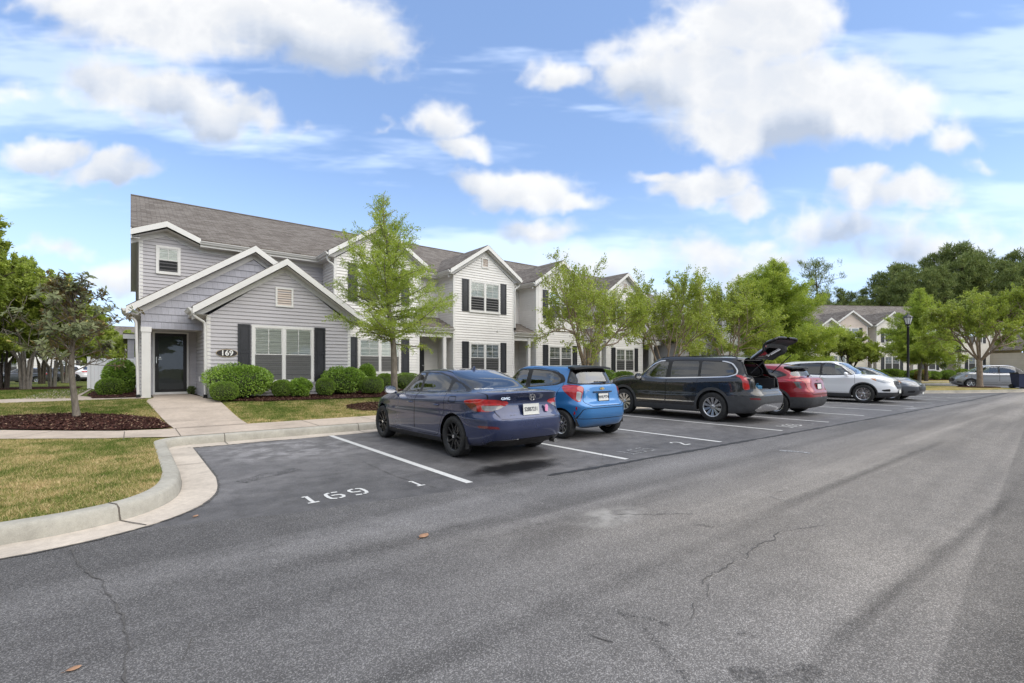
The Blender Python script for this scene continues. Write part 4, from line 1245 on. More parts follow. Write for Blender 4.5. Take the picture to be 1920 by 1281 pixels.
    return dict(YW=YW, YU=YU, YL=YL, YP=YP, ZE=ZE, ZL=ZL, base=base)

def low_wing(root, x0, x1, yf, yback, zl, zp, sid, oh=.40, win=None, shake=False, rb=.36):
    """one storey wing with a front gable"""
    xa, xb = x0-oh, x1+oh; xm = (x0+x1)/2; ye = yf-rb
    gable_roof(root, xa, xb, ye, yback, zl, zp, name='wing_roof')
    rake(root, xa-.004, xb+.004, ye-.012, zl+.02, zp+.035, .19)
    soffit_gable(root, xa, xb, ye, yf, zl, zp, .21)

# ======== row 1
row = thing('townhouse_row', 'grey and white two storey townhouse row beside the parking stalls, grey end unit nearest', 'building', (0, 0, 0))
R1G = [(6.26, 9.94, 'plain'), (11.72, 15.32, 'plain'), (16.85, 20.45, 'batten'), (22.5, 26.1, 'plain')]
T = townhouse(row, R1G, True, None, (.23, 33.0))
b0 = .44
# left upper little gable over the small window
xa, xb, zp = -.01, 1.93, 6.37
ye = 20.1
gable_roof(row, xa, xb, ye-.05, 21.3, 5.96, zp+.01, t=.05)
rake(row, xa-.004, xb+.004, ye-.065, 5.99, zp+.05, .17)
mb = MB()
for x0 in (xa, xb): mb.poly([(x0, ye, 5.76), ((xa+xb)/2, ye, 6.18), ((xa+xb)/2, 20.5, 6.18), (x0, 20.5, 5.76)]); mb.prism([(x0, 20.476, 5.60), ((xa+xb)/2, 20.476, 6.0), ((xa+xb)/2, 20.476, 6.19), (x0, 20.476, 5.77)], (0, .018, 0))
mb.build('soffit', M_SOFFIT, row)
corner_trim(row, .23, 20.5, b0, 5.78, -1)
window(row, Frame(0, 20.5), .67, 1.37, 4.69, 5.65, 1, (2, 1), 'half', cas=.075)
# low gable wing of 169
YL = 17.5; x0, x1 = 1.85, 6.31; xm = 4.08
clapboard('front_wall', [(0, b0), (x1-x0, b0), (x1-x0, 3.04), (xm-x0, 4.72), (0, 3.04)], (x0, YL), (1, 0), (0, -1), M_SID_G, row)
clapboard('side_wall', [(0, b0), (3.0, b0), (3.0, 3.05), (0, 3.05)], (x0, YL), (0, 1), (-1, 0), M_SID_G, row)
clapboard('side_wall', [(0, b0), (1.55, b0), (1.55, 3.05), (0, 3.05)], (x1, YL), (0, 1), (1, 0), M_SID_G, row)
low_wing(row, x0, x1, YL, 20.5, 3.25, 5.04, M_SID_G)
corner_trim(row, x0, YL, b0, 3.06, -1); corner_trim(row, x1, YL, b0, 3.06, 1)
mb = MB(); mb.box(x0+.02, x1-.02, YL+.02, 20.4, 0, b0+.005); mb.build('foundation', M_KERB, row)
for x, s in ((x0-.4, -1), (x1+.4, 1)):
    mb = MB(); xi, xo = (x, x0) if s < 0 else (x1, x)
    mb.poly([(xi, YL-.34, 3.045), (xo, YL-.34, 3.045), (xo, 20.45, 3.045), (xi, 20.45, 3.045)])
    c, d = (x, x+.02) if s < 0 else (x-.02, x); mb.box(c, d, YL-.3, 20.4, 3.05, 3.24)
    mb.build('soffit', M_SOFFIT, row)
gutter_run(row, [(x0-.403, 18.55), (x0-.403, YL-.33)], 3.24)
frL = Frame(0, YL)
window(row, frL, 3.08, 5.02, .93, 2.83, 2, (2, 1), 'full', cas=.085)
shutter(row, frL, 2.68, 3.05, .95, 2.84); shutter(row, frL, 5.05, 5.42, .95, 2.84)
gable_vent(row, frL, 4.07, 3.48, 4.14, .56)
# porch gable with shakes
YP = 18.8; px0, px1 = .24, 6.52
xa, xb = -.12, 6.88; zpk = 5.62; xk = (xa+xb)/2
gable_roof(row, xa, xb, YP-.34, 20.5, 3.25, zpk, name='porch_roof')
rake(row, xa-.004, xb+.004, YP-.352, 3.27, zpk+.035, .19); soffit_gable(row, xa, xb, YP-.34, YP, 3.25, zpk, .21)
sl_ = (zpk-3.25)/(xk-xa)
clapboard('gable_face', [(0, 2.78), (6.05, 2.78), (6.05, 3.2), (xk-.24, zpk-.40), (0, 3.20)], (.24, YP), (1, 0), (0, -1), M_SHAKE, row, course=.24, lip=.02)
mb = MB(); mb.box(.24, 1.84, YP-.012, YP+.20, 2.66, 2.78); mb.build('porch_beam', M_SHAKE, row)
mb = MB(); mb.box(.24, 1.84, YP+.02, 20.46, 2.70, 2.72); mb.build('porch_ceiling', M_SOFFIT, row)
mb = MB(); mb.poly([(xa, YP-.33, 3.045), (.24, YP-.33, 3.045), (.24, 20.46, 3.045), (xa, 20.46, 3.045)]); mb.box(xa, xa+.02, YP-.3, 20.4, 3.05, 3.24); mb.build('soffit', M_SOFFIT, row)
gutter_run(row, [(xa-.003, 20.4), (xa-.003, YP-.32)], 3.24)
porch_post(row, .37, YP+.02, .42, 2.70, .23, .27)
mb = MB(); mb.box(.25, 2.0, 18.95, 20.49, .1, .485); mb.build('porch_slab', M_CONC, row)
front_door(row, Frame(0, 20.5), .64, 1.55, .58, 2.62, storm=True)
downspout(row, [(-.15, 18.62, 3.15), (.0, 18.62, 2.98), (.12, 18.66, 2.86), (.17, 18.66, .58)])
downspout(row, [(1.42, 17.22, 3.15), (1.50, 17.22, 2.98), (1.78, 17.40, 2.82), (1.79, 17.40, .58)])
mb = MB(); mb.box(1.80, 1.84, 19.3, 19.34, .95, 1.12); mb.build('outlet_box', M_TRIM, row)
mb = MB(); mb.box(.575, .60, 20.42, 20.47, 1.42, 1.56); mb.build('doorbell', M_TRIM, row)
# downspouts further along
for (gx, wx, s) in ((6.26-.3, 6.26, -1), (9.94+.3, 9.94, 1), (15.32+.3, 15.32, 1), (26.4, 26.1, 1)):
    zlow = 5.0 if wx == 6.26 else .6
    zend = 3.75 if wx in (6.26,) else (3.45 if wx != 9.94 else 3.45)
    downspout(row, [(gx, 18.95, 5.86), (gx, 18.98, 5.62), (wx+.03*s, 19.0, 5.45), (wx+.03*s, 19.0, zend if s > 0 else 3.9)])
# splash blocks, roof vents
for (x, y, z) in ((11.2, 24.9, 0),):
    for k, (vx, vy) in enumerate(((10.4, 24.0), (17.8, 25.4))):
        zz = 5.94+(vy-20.1)*(9.02-5.94)/7.0
        mb = MB(); mb.tube([(vx, vy, zz), (vx, vy, zz+.35)], .06, 10); mb.build('roof_vent', M_BLACKM, row)
# downspout of the white row low porch roofs
# right end wing (last unit), grey
rx0, rx1 = 27.95, 32.75; rm = (rx0+rx1)/2
clapboard('front_wall', [(0, b0), (rx1-rx0, b0), (rx1-rx0, 3.04), (rm-rx0, 4.85), (0, 3.04)], (rx0, YL), (1, 0), (0, -1), M_SID_G, row)
clapboard('side_wall', [(0, b0), (3.0, b0), (3.0, 3.05), (0, 3.05)], (rx0, YL), (0, 1), (-1, 0), M_SID_G, row)
clapboard('side_wall', [(0, b0), (3.0, b0), (3.0, 3.05), (0, 3.05)], (rx1, YL), (0, 1), (1, 0), M_SID_G, row)
low_wing(row, rx0, rx1, YL, 20.6, 3.25, 5.15, M_SID_G)
corner_trim(row, rx0, YL, b0, 3.06, -1); corner_trim(row, rx1, YL, b0, 3.06, 1)
mb = MB(); mb.box(rx0+.02, rx1-.02, YL+.02, 20.4, 0, b0+.005); mb.build('foundation', M_KERB, row)
window(row, frL, 29.45, 31.3, .93, 2.70, 2, (2, 1), 'full'); shutter(row, frL, 29.05, 29.42, .95, 2.72); shutter(row, frL, 31.33, 31.70, .95, 2.72)
gable_vent(row, frL, rm, 3.3, 3.75, .5)
mb = MB(); mb.prism([(26.1, 18.7, 3.25), (27.9, 18.7, 3.25), (27.9, 20.5, 3.9), (26.1, 20.5, 3.9)], (0, 0, .05)); mb.build('porch_roof', M_SHX, row)
mb = MB(); mb.box(26.12, 27.9, 18.74, 18.90, 2.92, 3.23); mb.build('porch_beam', M_TRIM, row)
porch_post(row, 26.75, 18.84, b0, 2.92, .23, .27)
mb = MB(); mb.poly([(rx0-.4, YL-.34, 3.045), (rx0, YL-.34, 3.045), (rx0, 20.45, 3.045), (rx0-.4, 20.45, 3.045)]); mb.poly([(rx1+.4, YL-.34, 3.045), (rx1, YL-.34, 3.045), (rx1, 20.45, 3.045), (rx1+.4, 20.45, 3.045)]); mb.build('soffit', M_SOFFIT, row)

# house number
sg = thing('house_number_sign', 'dark oval house number sign reading 169 on grey siding left of the black shutter', 'sign', (2.38, YL-.022, 1.89))
def oval(a, b, y0, y1, n=40):
    mb = MB(); mb.prism([(a*math.cos(2*math.pi*k/n), y0, b*math.sin(2*math.pi*k/n)) for k in range(n)], (0, y1-y0, 0)); return mb
oval(.305, .128, 0, -.012).build('rim', M_GOLD, sg); oval(.285, .110, -.011, -.020).build('plate', M_BRONZE, sg)
def text_mesh(name, body, size, m, parent, loc, rot=(rad(90), 0, 0), ext=.003, bold=0.0, sx=1.0, align='CENTER'):
    cu = bpy.data.curves.new(name, 'FONT'); cu.body = body; cu.size = size; cu.align_x = align; cu.align_y = 'CENTER'; cu.extrude = ext; cu.offset = bold
    o = bpy.data.objects.new(name, cu); C.objects.link(o)
    dg = bpy.context.evaluated_depsgraph_get(); me = bpy.data.meshes.new_from_object(o.evaluated_get(dg))
    bpy.data.objects.remove(o); me.materials.clear(); me.materials.append(m)
    o = bpy.data.objects.new(name, me); C.objects.link(o); o.parent = parent; o.location = loc; o.rotation_euler = rot; o.scale = (sx, 1, 1)
    return o
text_mesh('number', '169', .235, M_WHITE, sg, (0, -.024, -.004), bold=.004)

# ======== row 2 across the cross street
ang = -math.atan2(.513, .858)
P0 = Vector((58.9, 16.9))          # ground under the first gable seen
row2 = thing('townhouse_row', 'cream and beige two storey townhouse row across the street, seen behind the lamp post', 'building', (0, 0, 0))
G2 = [(13.0, 16.8, 'plain', M_SID_B), (17.9, 21.6, 'plain'), (22.3, 26.0, 'plain'), (28.2, 31.8, 'plain')]
townhouse(row2, G2, False, None, (4.0, 38.0), sidG=M_SID_C, sidW=M_SID_C, near=False)
low_wing(row2, 6.4, 14.6, 17.0, 20.6, 3.25, 6.35, M_SID_C)
clapboard('front_wall', [(0, b0), (8.2, b0), (8.2, 3.04), (4.1, 6.0), (0, 3.04)], (6.4, 17.0), (1, 0), (0, -1), M_SID_C, row2)
clapboard('side_wall', [(0, b0), (3.4, b0), (3.4, 3.05), (0, 3.05)], (14.6, 17.0), (0, 1), (1, 0), M_SID_B, row2)
corner_trim(row2, 6.4, 17.0, b0, 3.05, -1); corner_trim(row2, 14.6, 17.0, b0, 3.05, 1)
f2 = Frame(0, 17.0); window(row2, f2, 10.6, 12.4, .95, 2.7, 2, (2, 1), 'full'); shutter(row2, f2, 10.2, 10.57, .95, 2.7); shutter(row2, f2, 12.43, 12.8, .95, 2.7)
mb = MB(); mb.prism([(4.0, 17.6, 3.2), (6.4, 17.6, 3.2), (6.4, 20.5, 4.3), (4.0, 20.5, 4.3)], (0, 0, .05)); mb.build('porch_roof', M_SHX, row2)
mb = MB(); mb.box(4.0, 6.4, 17.62, 17.8, 2.85, 3.18); mb.build('porch_beam', M_TRIM, row2); porch_post(row2, 4.3, 17.7, b0, 2.85); porch_post(row2, 6.1, 17.7, b0, 2.85)
low_wing(row2, 33.5, 38.6, 16.6, 20.6, 3.3, 5.5, M_SID_C)
clapboard('front_wall', [(0, b0), (5.1, b0), (5.1, 3.1), (2.55, 5.1), (0, 3.1)], (33.5, 16.6), (1, 0), (0, -1), M_SID_C, row2)
clapboard('side_wall', [(0, b0), (4, b0), (4, 3.05), (0, 3.05)], (33.5, 16.6), (0, 1), (-1, 0), M_SID_C, row2)
row2.rotation_euler = (0, 0, ang)
off = Matrix.Rotation(ang, 2) @ Vector((14.9, 19.05))
row2.location = (P0.x-off.x, P0.y-off.y, 0)
def far2(u, out):
    """ground point in front of row 2: u along its front, out metres in front of the projecting walls"""
    v = Matrix.Rotation(ang, 2) @ Vector((u, 19.05-out)); return (v.x+row2.location.x, v.y+row2.location.y)
# ground around row 2
def HF(x, y): return .15
def flat_area(name, P, m, z=.15, depth=.25):
    mb = MB(); mb.prism([(p[0], p[1], z-depth) for p in P], (0, 0, depth)); return setp(mb.build(name, m), kind='structure')
LA = [far2(-20, 9.0), far2(60, 9.0), far2(60, -40), far2(-20, -40)]
flat_area('lawn', LA, M_LAWN, .16)
flat_area('kerb', [far2(-20, 9.2), far2(60, 9.2), far2(60, 9.0), far2(-20, 9.0)], M_KERB, .15)
isl = [(32.9, 7.7), (33.3, 7.25), (34.7, 6.55), (36.4, 5.35), (39.0, 4.1), (40.9, 3.35), (41.8, 3.15), (42.6, 3.3), (43.4, 4.0), (44.8, 6.2), (44.9, 7.4), (44.0, 8.6), (36, 13.4), (33.2, 14)]
isl = smooth_path(isl+[isl[0]], 1)[:-1]
flat_area('kerb', isl, M_KERB, .15)
ctr = (38.8, 8.2)
isl2 = [(p[0]+(ctr[0]-p[0])*.045, p[1]+(ctr[1]-p[1])*.045) for p in isl]
flat_area('traffic_island', isl2, M_LAWN, .17)
isg = [(p[0]-.28*(ctr[0]-p[0])/7, p[1]-.28*(ctr[1]-p[1])/5) for p in isl]
flat_area('gutter', isg, M_GUTTER, .012, .05)
flat_area('mulch_bed', blob(43.3, 5.35, 1.5, 1.0, seed=12), M_MULCH, .20, .1)
flat_area('mulch_bed', blob(34.2, 8.9, 1.2, .9, seed=13), M_MULCH, .20, .1)
flat_area('mulch_bed', [far2(8, 1.9), far2(33, 1.9), far2(33, .0), far2(8, 0)], M_MULCH, .20, .1)
flat_area('sidewalk', [far2(-20, 6.6), far2(60, 6.6), far2(60, 5.4), far2(-20, 5.4)], M_CONC, .175, .1)

# ======== white fence at the back corner
fc = thing('vinyl_fence', 'white vinyl privacy fence panels beyond the round shrubs at the back of the grey unit', 'fence', (0, 0, 0))
M_VINYL = simple('white_vinyl', (.80, .81, .82), .4, var=.03, scale=1.5)
def fence_run(p, q, z0, z1, posts):
    p = Vector((*p, 0)); q = Vector((*q, 0)); d = (q-p); L_ = d.length; d.normalize(); nn = Vector((d.y, -d.x, 0))
    Mx = Matrix(((d.x, -nn.x, 0, p.x), (d.y, -nn.y, 0, p.y), (0, 0, 1, 0), (0, 0, 0, 1)))
    mb = MB(); mb.M = Mx; mb.box(0, L_, -.035, .035, z1-.16, z1-.02); mb.box(0, L_, -.035, .035, z0+.05, z0+.2)
    mb.build('rail', M_VINYL, fc)
    mb = MB(); mb.M = Mx; x = .07
    while x < L_-.05: mb.box(x, min(x+.148, L_), -.012, .012, z0+.2, z1-.16); x += .152
    mb.build('boards', M_VINYL, fc)
    for k in range(posts+1):
        mb = MB(); mb.M = Mx; x = L_*k/posts; mb.box(x-.065, x+.065, -.065, .065, z0-.1, z1+.02)
        mb.prism([(x-.08, -.08, z1+.02), (x+.08, -.08, z1+.02), (x+.08, .08, z1+.02), (x-.08, .08, z1+.02)], (0, 0, .03)); mb.build('post', M_VINYL, fc)
fence_run((-1.72, 33.3), (.2, 33.3), .14, 1.95, 1)
# light and meter on the rear corner
pl = thing('patio_lean_to', 'small grey sided patio roof behind the corner of the grey unit', 'patio roof', (-.1, 34.2, 0))
mb = MB(); mb.prism([(-.25, 0, 3.3), (.3, 0, 3.3), (.3, 3.5, 2.9), (-.25, 3.5, 2.9)], (0, 0, .06)); mb.build('roof', M_SHX, pl)
mb = MB(); mb.box(-.25, .3, -.02, .02, 3.05, 3.3); mb.build('fascia', M_TRIM, pl)
mb = MB(); mb.box(-.05, .25, 3.2, 3.4, .1, 2.9); mb.box(-.05, .25, .1, .3, .1, 3.05); mb.build('post', M_SID_G, pl)

# ======== buildings far on the left
def far_block(name, label, x, y, L_, rz, sid, zr=7.5):
    r = thing(name, label, 'building', (x, y, -.1), rz)
    clapboard('wall', [(0, 0), (L_, 0), (L_, 5.2), (0, 5.2)], (0, 0), (1, 0), (0, -1), sid, r, course=.3)
    clapboard('wall', [(0, 0), (9, 0), (9, 5.2), (4.5, 7.3), (0, 5.2)], (L_, 0), (0, 1), (1, 0), sid, r, course=.3)
    mb = MB(); mb.prism([(-.3, -.4, 5.1), (L_+.3, -.4, 5.1), (L_+.3, 4.5, zr), (-.3, 4.5, zr)], (0, 0, .1)); mb.prism([(-.3, 9.4, 5.1), (L_+.3, 9.4, 5.1), (L_+.3, 4.5, zr), (-.3, 4.5, zr)], (0, 0, .1)); mb.build('roof', M_SHX, r)
    f = Frame(0, 0)
    x = 2.0
    while x < L_-3:
        window(r, f, x, x+1.7, .9, 2.5, 2, (2, 1), 'dim'); shutter(r, f, x-.4, x-.03, .9, 2.5); shutter(r, f, x+1.73, x+2.1, .9, 2.5)
        window(r, f, x, x+1.7, 3.5, 4.9, 2, (2, 1), 'dim')
        x += 4.6
    return r
far_block('townhouse_block', 'pale cream townhouse block far behind the tree trunks at the left edge', -52, 78, 34, rad(4), M_SID_C)
far_block('townhouse_block', 'pale townhouse block far behind the red cars and white fence', -14, 86, 30, rad(-3), M_SID_W)
far_block('townhouse_block', 'cream townhouse block showing in the gap beyond the right end of the grey unit', 37.5, 33, 17, rad(-8), M_SID_C)
# ---------------------------------------------------------------- vegetation
def fn_leaf(c0, c1, c2, gloss=.25, trans=.3, back=None):
    def fn(N, o):
        g_ = N.n('ShaderNodeNewGeometry')
        n = N.noise(obj_co(N), 1.3, 3, .6)
        t = N.m('ADD', N.m('MULTIPLY', g_.outputs['Random Per Island'], .55), N.m('MULTIPLY', N.lin(n, .3, .7), .45))
        col = N.ramp(t, [(0, c0), (.5, c1), (1, c2)])
        if back: col = N.mix(g_.outputs['Backfacing'], col, back)
        p = N.n('ShaderNodeBsdfPrincipled'); N.put(p.inputs['Base Color'], col); p.inputs['Roughness'].default_value = .5; p.inputs['Specular IOR Level'].default_value = gloss
        tr = N.n('ShaderNodeBsdfTranslucent'); N.put(tr.inputs[0], N.mix(1.0, col, (1.3, 1.35, .6), 'MULTIPLY'))
        mx = N.n('ShaderNodeMixShader'); mx.inputs[0].default_value = trans
        N.t.links.new(p.outputs[0], mx.inputs[1]); N.t.links.new(tr.outputs[0], mx.inputs[2]); N.t.links.new(mx.outputs[0], o.inputs[0])
    return fn
M_LF_CYP = mat('leaf_cypress', fn_leaf((0.182, 0.245, 0.057), (0.323, 0.408, 0.085), (0.504, 0.524, 0.143), .15, .35))
M_LF_MYR = mat('leaf_myrtle', fn_leaf((0.174, 0.221, 0.047), (0.302, 0.369, 0.073), (0.490, 0.526, 0.118), .3, .3))
M_LF_MYD = mat('leaf_dark_myrtle', fn_leaf((0.071, 0.106, 0.038), (0.120, 0.169, 0.056), (0.203, 0.211, 0.085), .3, .2))
M_LF_OAK = mat('leaf_oak', fn_leaf((0.170, 0.227, 0.050), (0.304, 0.375, 0.077), (0.493, 0.534, 0.110), .25, .3))
M_LF_MAG = mat('leaf_magnolia', fn_leaf((0.078, 0.098, 0.042), (0.130, 0.153, 0.065), (0.221, 0.221, 0.104), .35, .12, (0.260, 0.195, 0.098)))
M_LF_BOX = mat('leaf_boxwood', fn_leaf((0.096, 0.159, 0.030), (0.168, 0.264, 0.041), (0.299, 0.402, 0.067), .35, .25))
M_LF_HOL = mat('leaf_holly', fn_leaf((0.107, 0.189, 0.030), (0.203, 0.328, 0.046), (0.383, 0.527, 0.085), .6, .25))
M_LF_PIN = mat('needles_pine', fn_leaf((0.101, 0.138, 0.053), (0.173, 0.220, 0.078), (0.304, 0.320, 0.119), .1, .15))
M_LF_DRY = mat('leaf_azalea', fn_leaf((0.120, 0.148, 0.056), (0.191, 0.211, 0.067), (0.700, 0.148, 0.056), .2, .2))
M_BUD = simple('magnolia_bud', (.40, .33, .11), .6, var=.2)
def fn_bark(c0, c1):
    def fn(N, o):
        co = obj_co(N)
        a = N.noise(N.mapv(co, (9, 9, 2.2)), 2.2, 5, .7, .6); b = N.noise(co, 2.2, 3, .6)
        col = N.ramp(N.m('ADD', N.m('MULTIPLY', a, .7), N.m('MULTIPLY', b, .3)), [(.35, c0), (.65, c1)])
        pbsdf(N, o, col, .9, 0, .15, 0, a, .6, .02)
    return fn
M_BK_GREY = mat('bark_grey', fn_bark((.10, .085, .068), (.26, .23, .19)))
M_BK_MYR = mat('bark_myrtle', fn_bark((.17, .125, .09), (.36, .29, .22)))
M_BK_DARK = mat('bark_dark', fn_bark((.045, .036, .028), (.12, .10, .08)))
M_BK_PALE = mat('bark_pale', fn_bark((.16, .14, .115), (.34, .31, .27)))

def leafs(Cn, size, asp=.45, rng=None, Dir=None, up=.0, droop=0):
    """diamond leaves with centres Cn, roughly along Dir if given"""
    n = len(Cn); r_ = rng
    d = r_.normal(0, 1, (n, 3)) if Dir is None else Dir+r_.normal(0, .45, (n, 3))
    d[:, 2] -= droop
    d /= np.linalg.norm(d, axis=1)[:, None]+1e-9
    q = r_.normal(0, 1, (n, 3)); q[:, 2] += up
    s_ = np.cross(d, q); s_ /= np.linalg.norm(s_, axis=1)[:, None]+1e-9
    L_ = (size*r_.uniform(.65, 1.35, n))[:, None]
    a = Cn; b = Cn+d*L_*.5+s_*L_*asp*.5; c = Cn+d*L_; e = Cn+d*L_*.5-s_*L_*asp*.5
    return np.stack([a, b, c, e], 1).reshape(-1, 3)

class Tree:
    def __init__(s, seed): s.r = random.Random(seed); s.n = np.random.default_rng(seed); s.trunk = MB(); s.limb = MB(); s.P = []; s.D = []
    def path(s, p, d, L_, n, wig, lift=0.0):
        pts = [Vector(p)]; d = Vector(d).normalized()
        for k in range(n):
            d = (d+Vector((s.r.gauss(0, wig), s.r.gauss(0, wig), s.r.gauss(0, wig)+lift))).normalized()
            pts.append(pts[-1]+d*(L_/n))
        return pts
    def branch(s, p, d, L_, rad_, depth, kids=3, wig=.12, lift=.03, spread=.7, mb=None, sides=5, minleaf=0, lr=.62, leafn=10, rr=.6):
        n = 4 if depth > 0 else 3
        pts = s.path(p, d, L_, n, wig, lift)
        (mb or s.limb).tube(pts, [rad_*(1-.5*k/n) for k in range(n+1)], sides, cap=False)
        if depth <= minleaf:
            for k in range(leafn):
                t = s.r.uniform(.15, 1.0)*n; i = min(int(t), n-1); q = pts[i].lerp(pts[i+1], t-i)
                s.P.append(tuple(q)); s.D.append(tuple((pts[i+1]-pts[i]).normalized()))
        if depth == 0: return
        for k in range(kids):
            t = (.35+.65*(k+s.r.uniform(.2, .9))/kids)*n; i = min(int(t), n-1); q = pts[i].lerp(pts[i+1], min(1, t-i))
            dd = (pts[i+1]-pts[i]).normalized(); a = s.r.uniform(0, 2*math.pi)
            u = dd.orthogonal().normalized(); v = dd.cross(u)
            nd = (dd+(u*math.cos(a)+v*math.sin(a))*spread*s.r.uniform(.7, 1.3)).normalized()
            s.branch(q, nd, L_*lr*s.r.uniform(.8, 1.15), rad_*rr, depth-1, kids, wig, lift, spread, None, max(3, sides-1), minleaf, lr, leafn, rr)
    def finish(s, name, label, loc, bark, leafm, per, size, rad_, asp=.45, droop=0, group=None, rotz=0, up=.4, dirw=True):
        root = thing(name, label, 'tree', loc, rotz, group)
        s.trunk.build('trunk', bark, root, auto=60)
        if s.limb.f: mesh_obj('branches', s.limb.v, s.limb.f, bark, root, smooth=True)
        P_ = np.repeat(np.array(s.P), per, 0); D_ = np.repeat(np.array(s.D), per, 0)
        P_ = P_+s.n.normal(0, rad_, P_.shape)
        V_ = leafs(P_, size, asp, s.n, D_ if dirw else None, up, droop)
        np_obj('crown', V_, 4, leafm, root)
        return root

# -- bald cypress, feathery, by the walk
def cypress(name, label, loc, h, w_, seed, per=9, lean=.0, bark=None, base=1.9, size=.060, nb=52, group=None, tilt=(0, 0), jit=.035):
    t = Tree(seed); r_ = t.r
    n = 14; tp = []
    for k in range(n+1):
        z = h*k/n; tp.append(Vector((tilt[0]*z/h+.06*math.sin(k*1.1+seed)*(k/n), tilt[1]*z/h+.05*math.cos(k*.9), z)))
    R0 = .016*h
    t.trunk.tube([tp[0]-Vector((0, 0, .1))]+tp, [R0*1.45]+[R0*(1.15 if k == 0 else (1-k/n)**.8)+.006 for k in range(n+1)], 10)
    for k in range(nb):
        f = (k+.5)/nb; z = base+(h-base-.15)*f
        i = min(int(z/h*n), n-1); p = tp[i].lerp(tp[i+1], z/h*n-i)
        L_ = w_*(.55+.45*math.sin(min(1, f*3.2+.25)*math.pi/2))*(1-f**1.4)*r_.uniform(.42, 1.22)+.16
        a = k*2.4+r_.uniform(-.9, .9); el = .10+.70*f+r_.uniform(-.28, .32)
        d = Vector((math.cos(a)*math.cos(el), math.sin(a)*math.cos(el), math.sin(el)))
        m = 5; pts = t.path(p, d, L_, m, .07, .015)
        t.limb.tube(pts, [R0*.22*(1-f*.6)*(1-.75*j/m)+.003 for j in range(m+1)], 4, cap=False)
        nt = max(3, int(L_/.11))
        for j in range(nt):
            q = (j+.8)/nt*m; ii = min(int(q), m-1); b = pts[ii].lerp(pts[ii+1], q-ii); dd = (pts[ii+1]-pts[ii]).normalized()
            for sd in (-1, 1):
                if r_.random() < .22: continue
                s_ = dd.cross(Vector((r_.gauss(0, .55), r_.gauss(0, .55), 1))).normalized()*sd
                nd = (dd*.75+s_+Vector((0, 0, r_.uniform(-.25, .35)))).normalized(); l2 = L_*.30*(1-.45*j/nt)*r_.uniform(.5, 1.2)+.06
                for g_ in range(max(2, int(l2/.035))):
                    x = (g_+.5)/max(2, int(l2/.035)); t.P.append(tuple(b+nd*l2*x-Vector((0, 0, .05*x*x*l2)))); t.D.append(tuple(nd))
    return t.finish(name, label, loc, bark or M_BK_GREY, M_LF_CYP, per, size, jit, .26, 0, group, 0, .2)
cypress('bald_cypress_tree', 'slender feathery light green conifer in front of the first white gable', (6.5, 14.0, H(6.5, 14)), 6.62, 2.05, 4, per=5, size=.070, nb=84, tilt=(-.35, .1))
cypress('bald_cypress_tree', 'tall broad feathery bright green tree past the right end of the row', (33.6, 14.0, .16), 8.5, 4.2, 9, per=6, size=.12, nb=140, base=.9, jit=.08)
xy = gp(1731, 715, .3)
cypress('bald_cypress_tree', 'feathery bright green tree right behind the lamp post, in front of the cream row', (51.5, 9.9, .16), 7.9, 2.9, 12, per=4, size=.13, nb=100, base=1.6, jit=.06)

# -- crepe myrtles, vase shaped
def myrtle(name, label, loc, h, w_, seed, leafm=None, bark=None, per=8, size=.085, stems=6, fork=1.1, group=None, single=False, trunk_r=.085, dens=10, depth=3, rotz=0, low=.0):
    t = Tree(seed); r_ = t.r
    if single:
        t.trunk.tube([(0, 0, -.1), (0, 0, .15), (.02, 0, fork*.5), (.0, .02, fork)], [trunk_r*1.5, trunk_r*1.1, trunk_r, trunk_r*.95], 10)
    for k in range(stems):
        a = 2*math.pi*k/stems+r_.uniform(-.3, .3); out = r_.uniform(.35, 1.0)
        if single: b0_ = Vector((0, 0, fork*.92)); d = Vector((math.cos(a)*out, math.sin(a)*out, .95))
        else:
            b0_ = Vector((math.cos(a)*trunk_r*1.1, math.sin(a)*trunk_r*1.1, -.05))
            m = Vector((math.cos(a)*trunk_r*1.9, math.sin(a)*trunk_r*1.9, fork)); t.trunk.tube([b0_, (b0_+m)/2+Vector((r_.gauss(0, .02), r_.gauss(0, .02), 0)), m], [trunk_r*.62, trunk_r*.5, trunk_r*.45], 7)
            b0_ = m; d = Vector((math.cos(a)*out, math.sin(a)*out, 1.0))
        L_ = (h-fork)*.50
        t.branch(b0_, d, L_, trunk_r*.42, depth, 4, .15, .035, .88, leafn=dens, lr=.60, rr=.55, minleaf=1)
    P_ = np.array(t.P); D_ = np.array(t.D)
    # fit the crown to the wanted height and width
    zmax = np.percentile(P_[:, 2], 99); rr_ = np.percentile(np.hypot(P_[:, 0], P_[:, 1]), 96)
    kz = (h-.12-fork)/(zmax-fork); kx = (w_/2)/rr_
    def fit(p):
        z = p[2]; f = max(0, min(1, (z-fork)/(.6))); kk = 1+(kx-1)*f
        return (p[0]*kk, p[1]*kk, z if z < fork else fork+(z-fork)*kz)
    t.limb.v = [fit(p) for p in t.limb.v]; t.P = [fit(p) for p in t.P]
    if low: t.P = [(p[0], p[1], p[2]-low*math.hypot(p[0], p[1])) for p in t.P]
    return t.finish(name, label, loc, bark or M_BK_MYR, leafm or M_LF_MYR, int(per*1.15), size*.84, .062, .5, .1, group, rotz)
GM = 'crepe myrtles in the lawn strip by the parking'
myrtle('crepe_myrtle_tree', 'vase shaped green tree with a pale trunk behind the light blue hatchback', (15.3, 14.0, H(15.3, 14)), 5.7, 5.2, 21, stems=9, fork=1.35, group=GM, per=4, size=.095, trunk_r=.115)
myrtle('crepe_myrtle_tree', 'many stemmed green tree behind the front of the black car', (21.2, 14.0, H(21.2, 14)), 5.8, 5.0, 22, stems=9, fork=.95, group=GM, per=5, size=.105, trunk_r=.10)
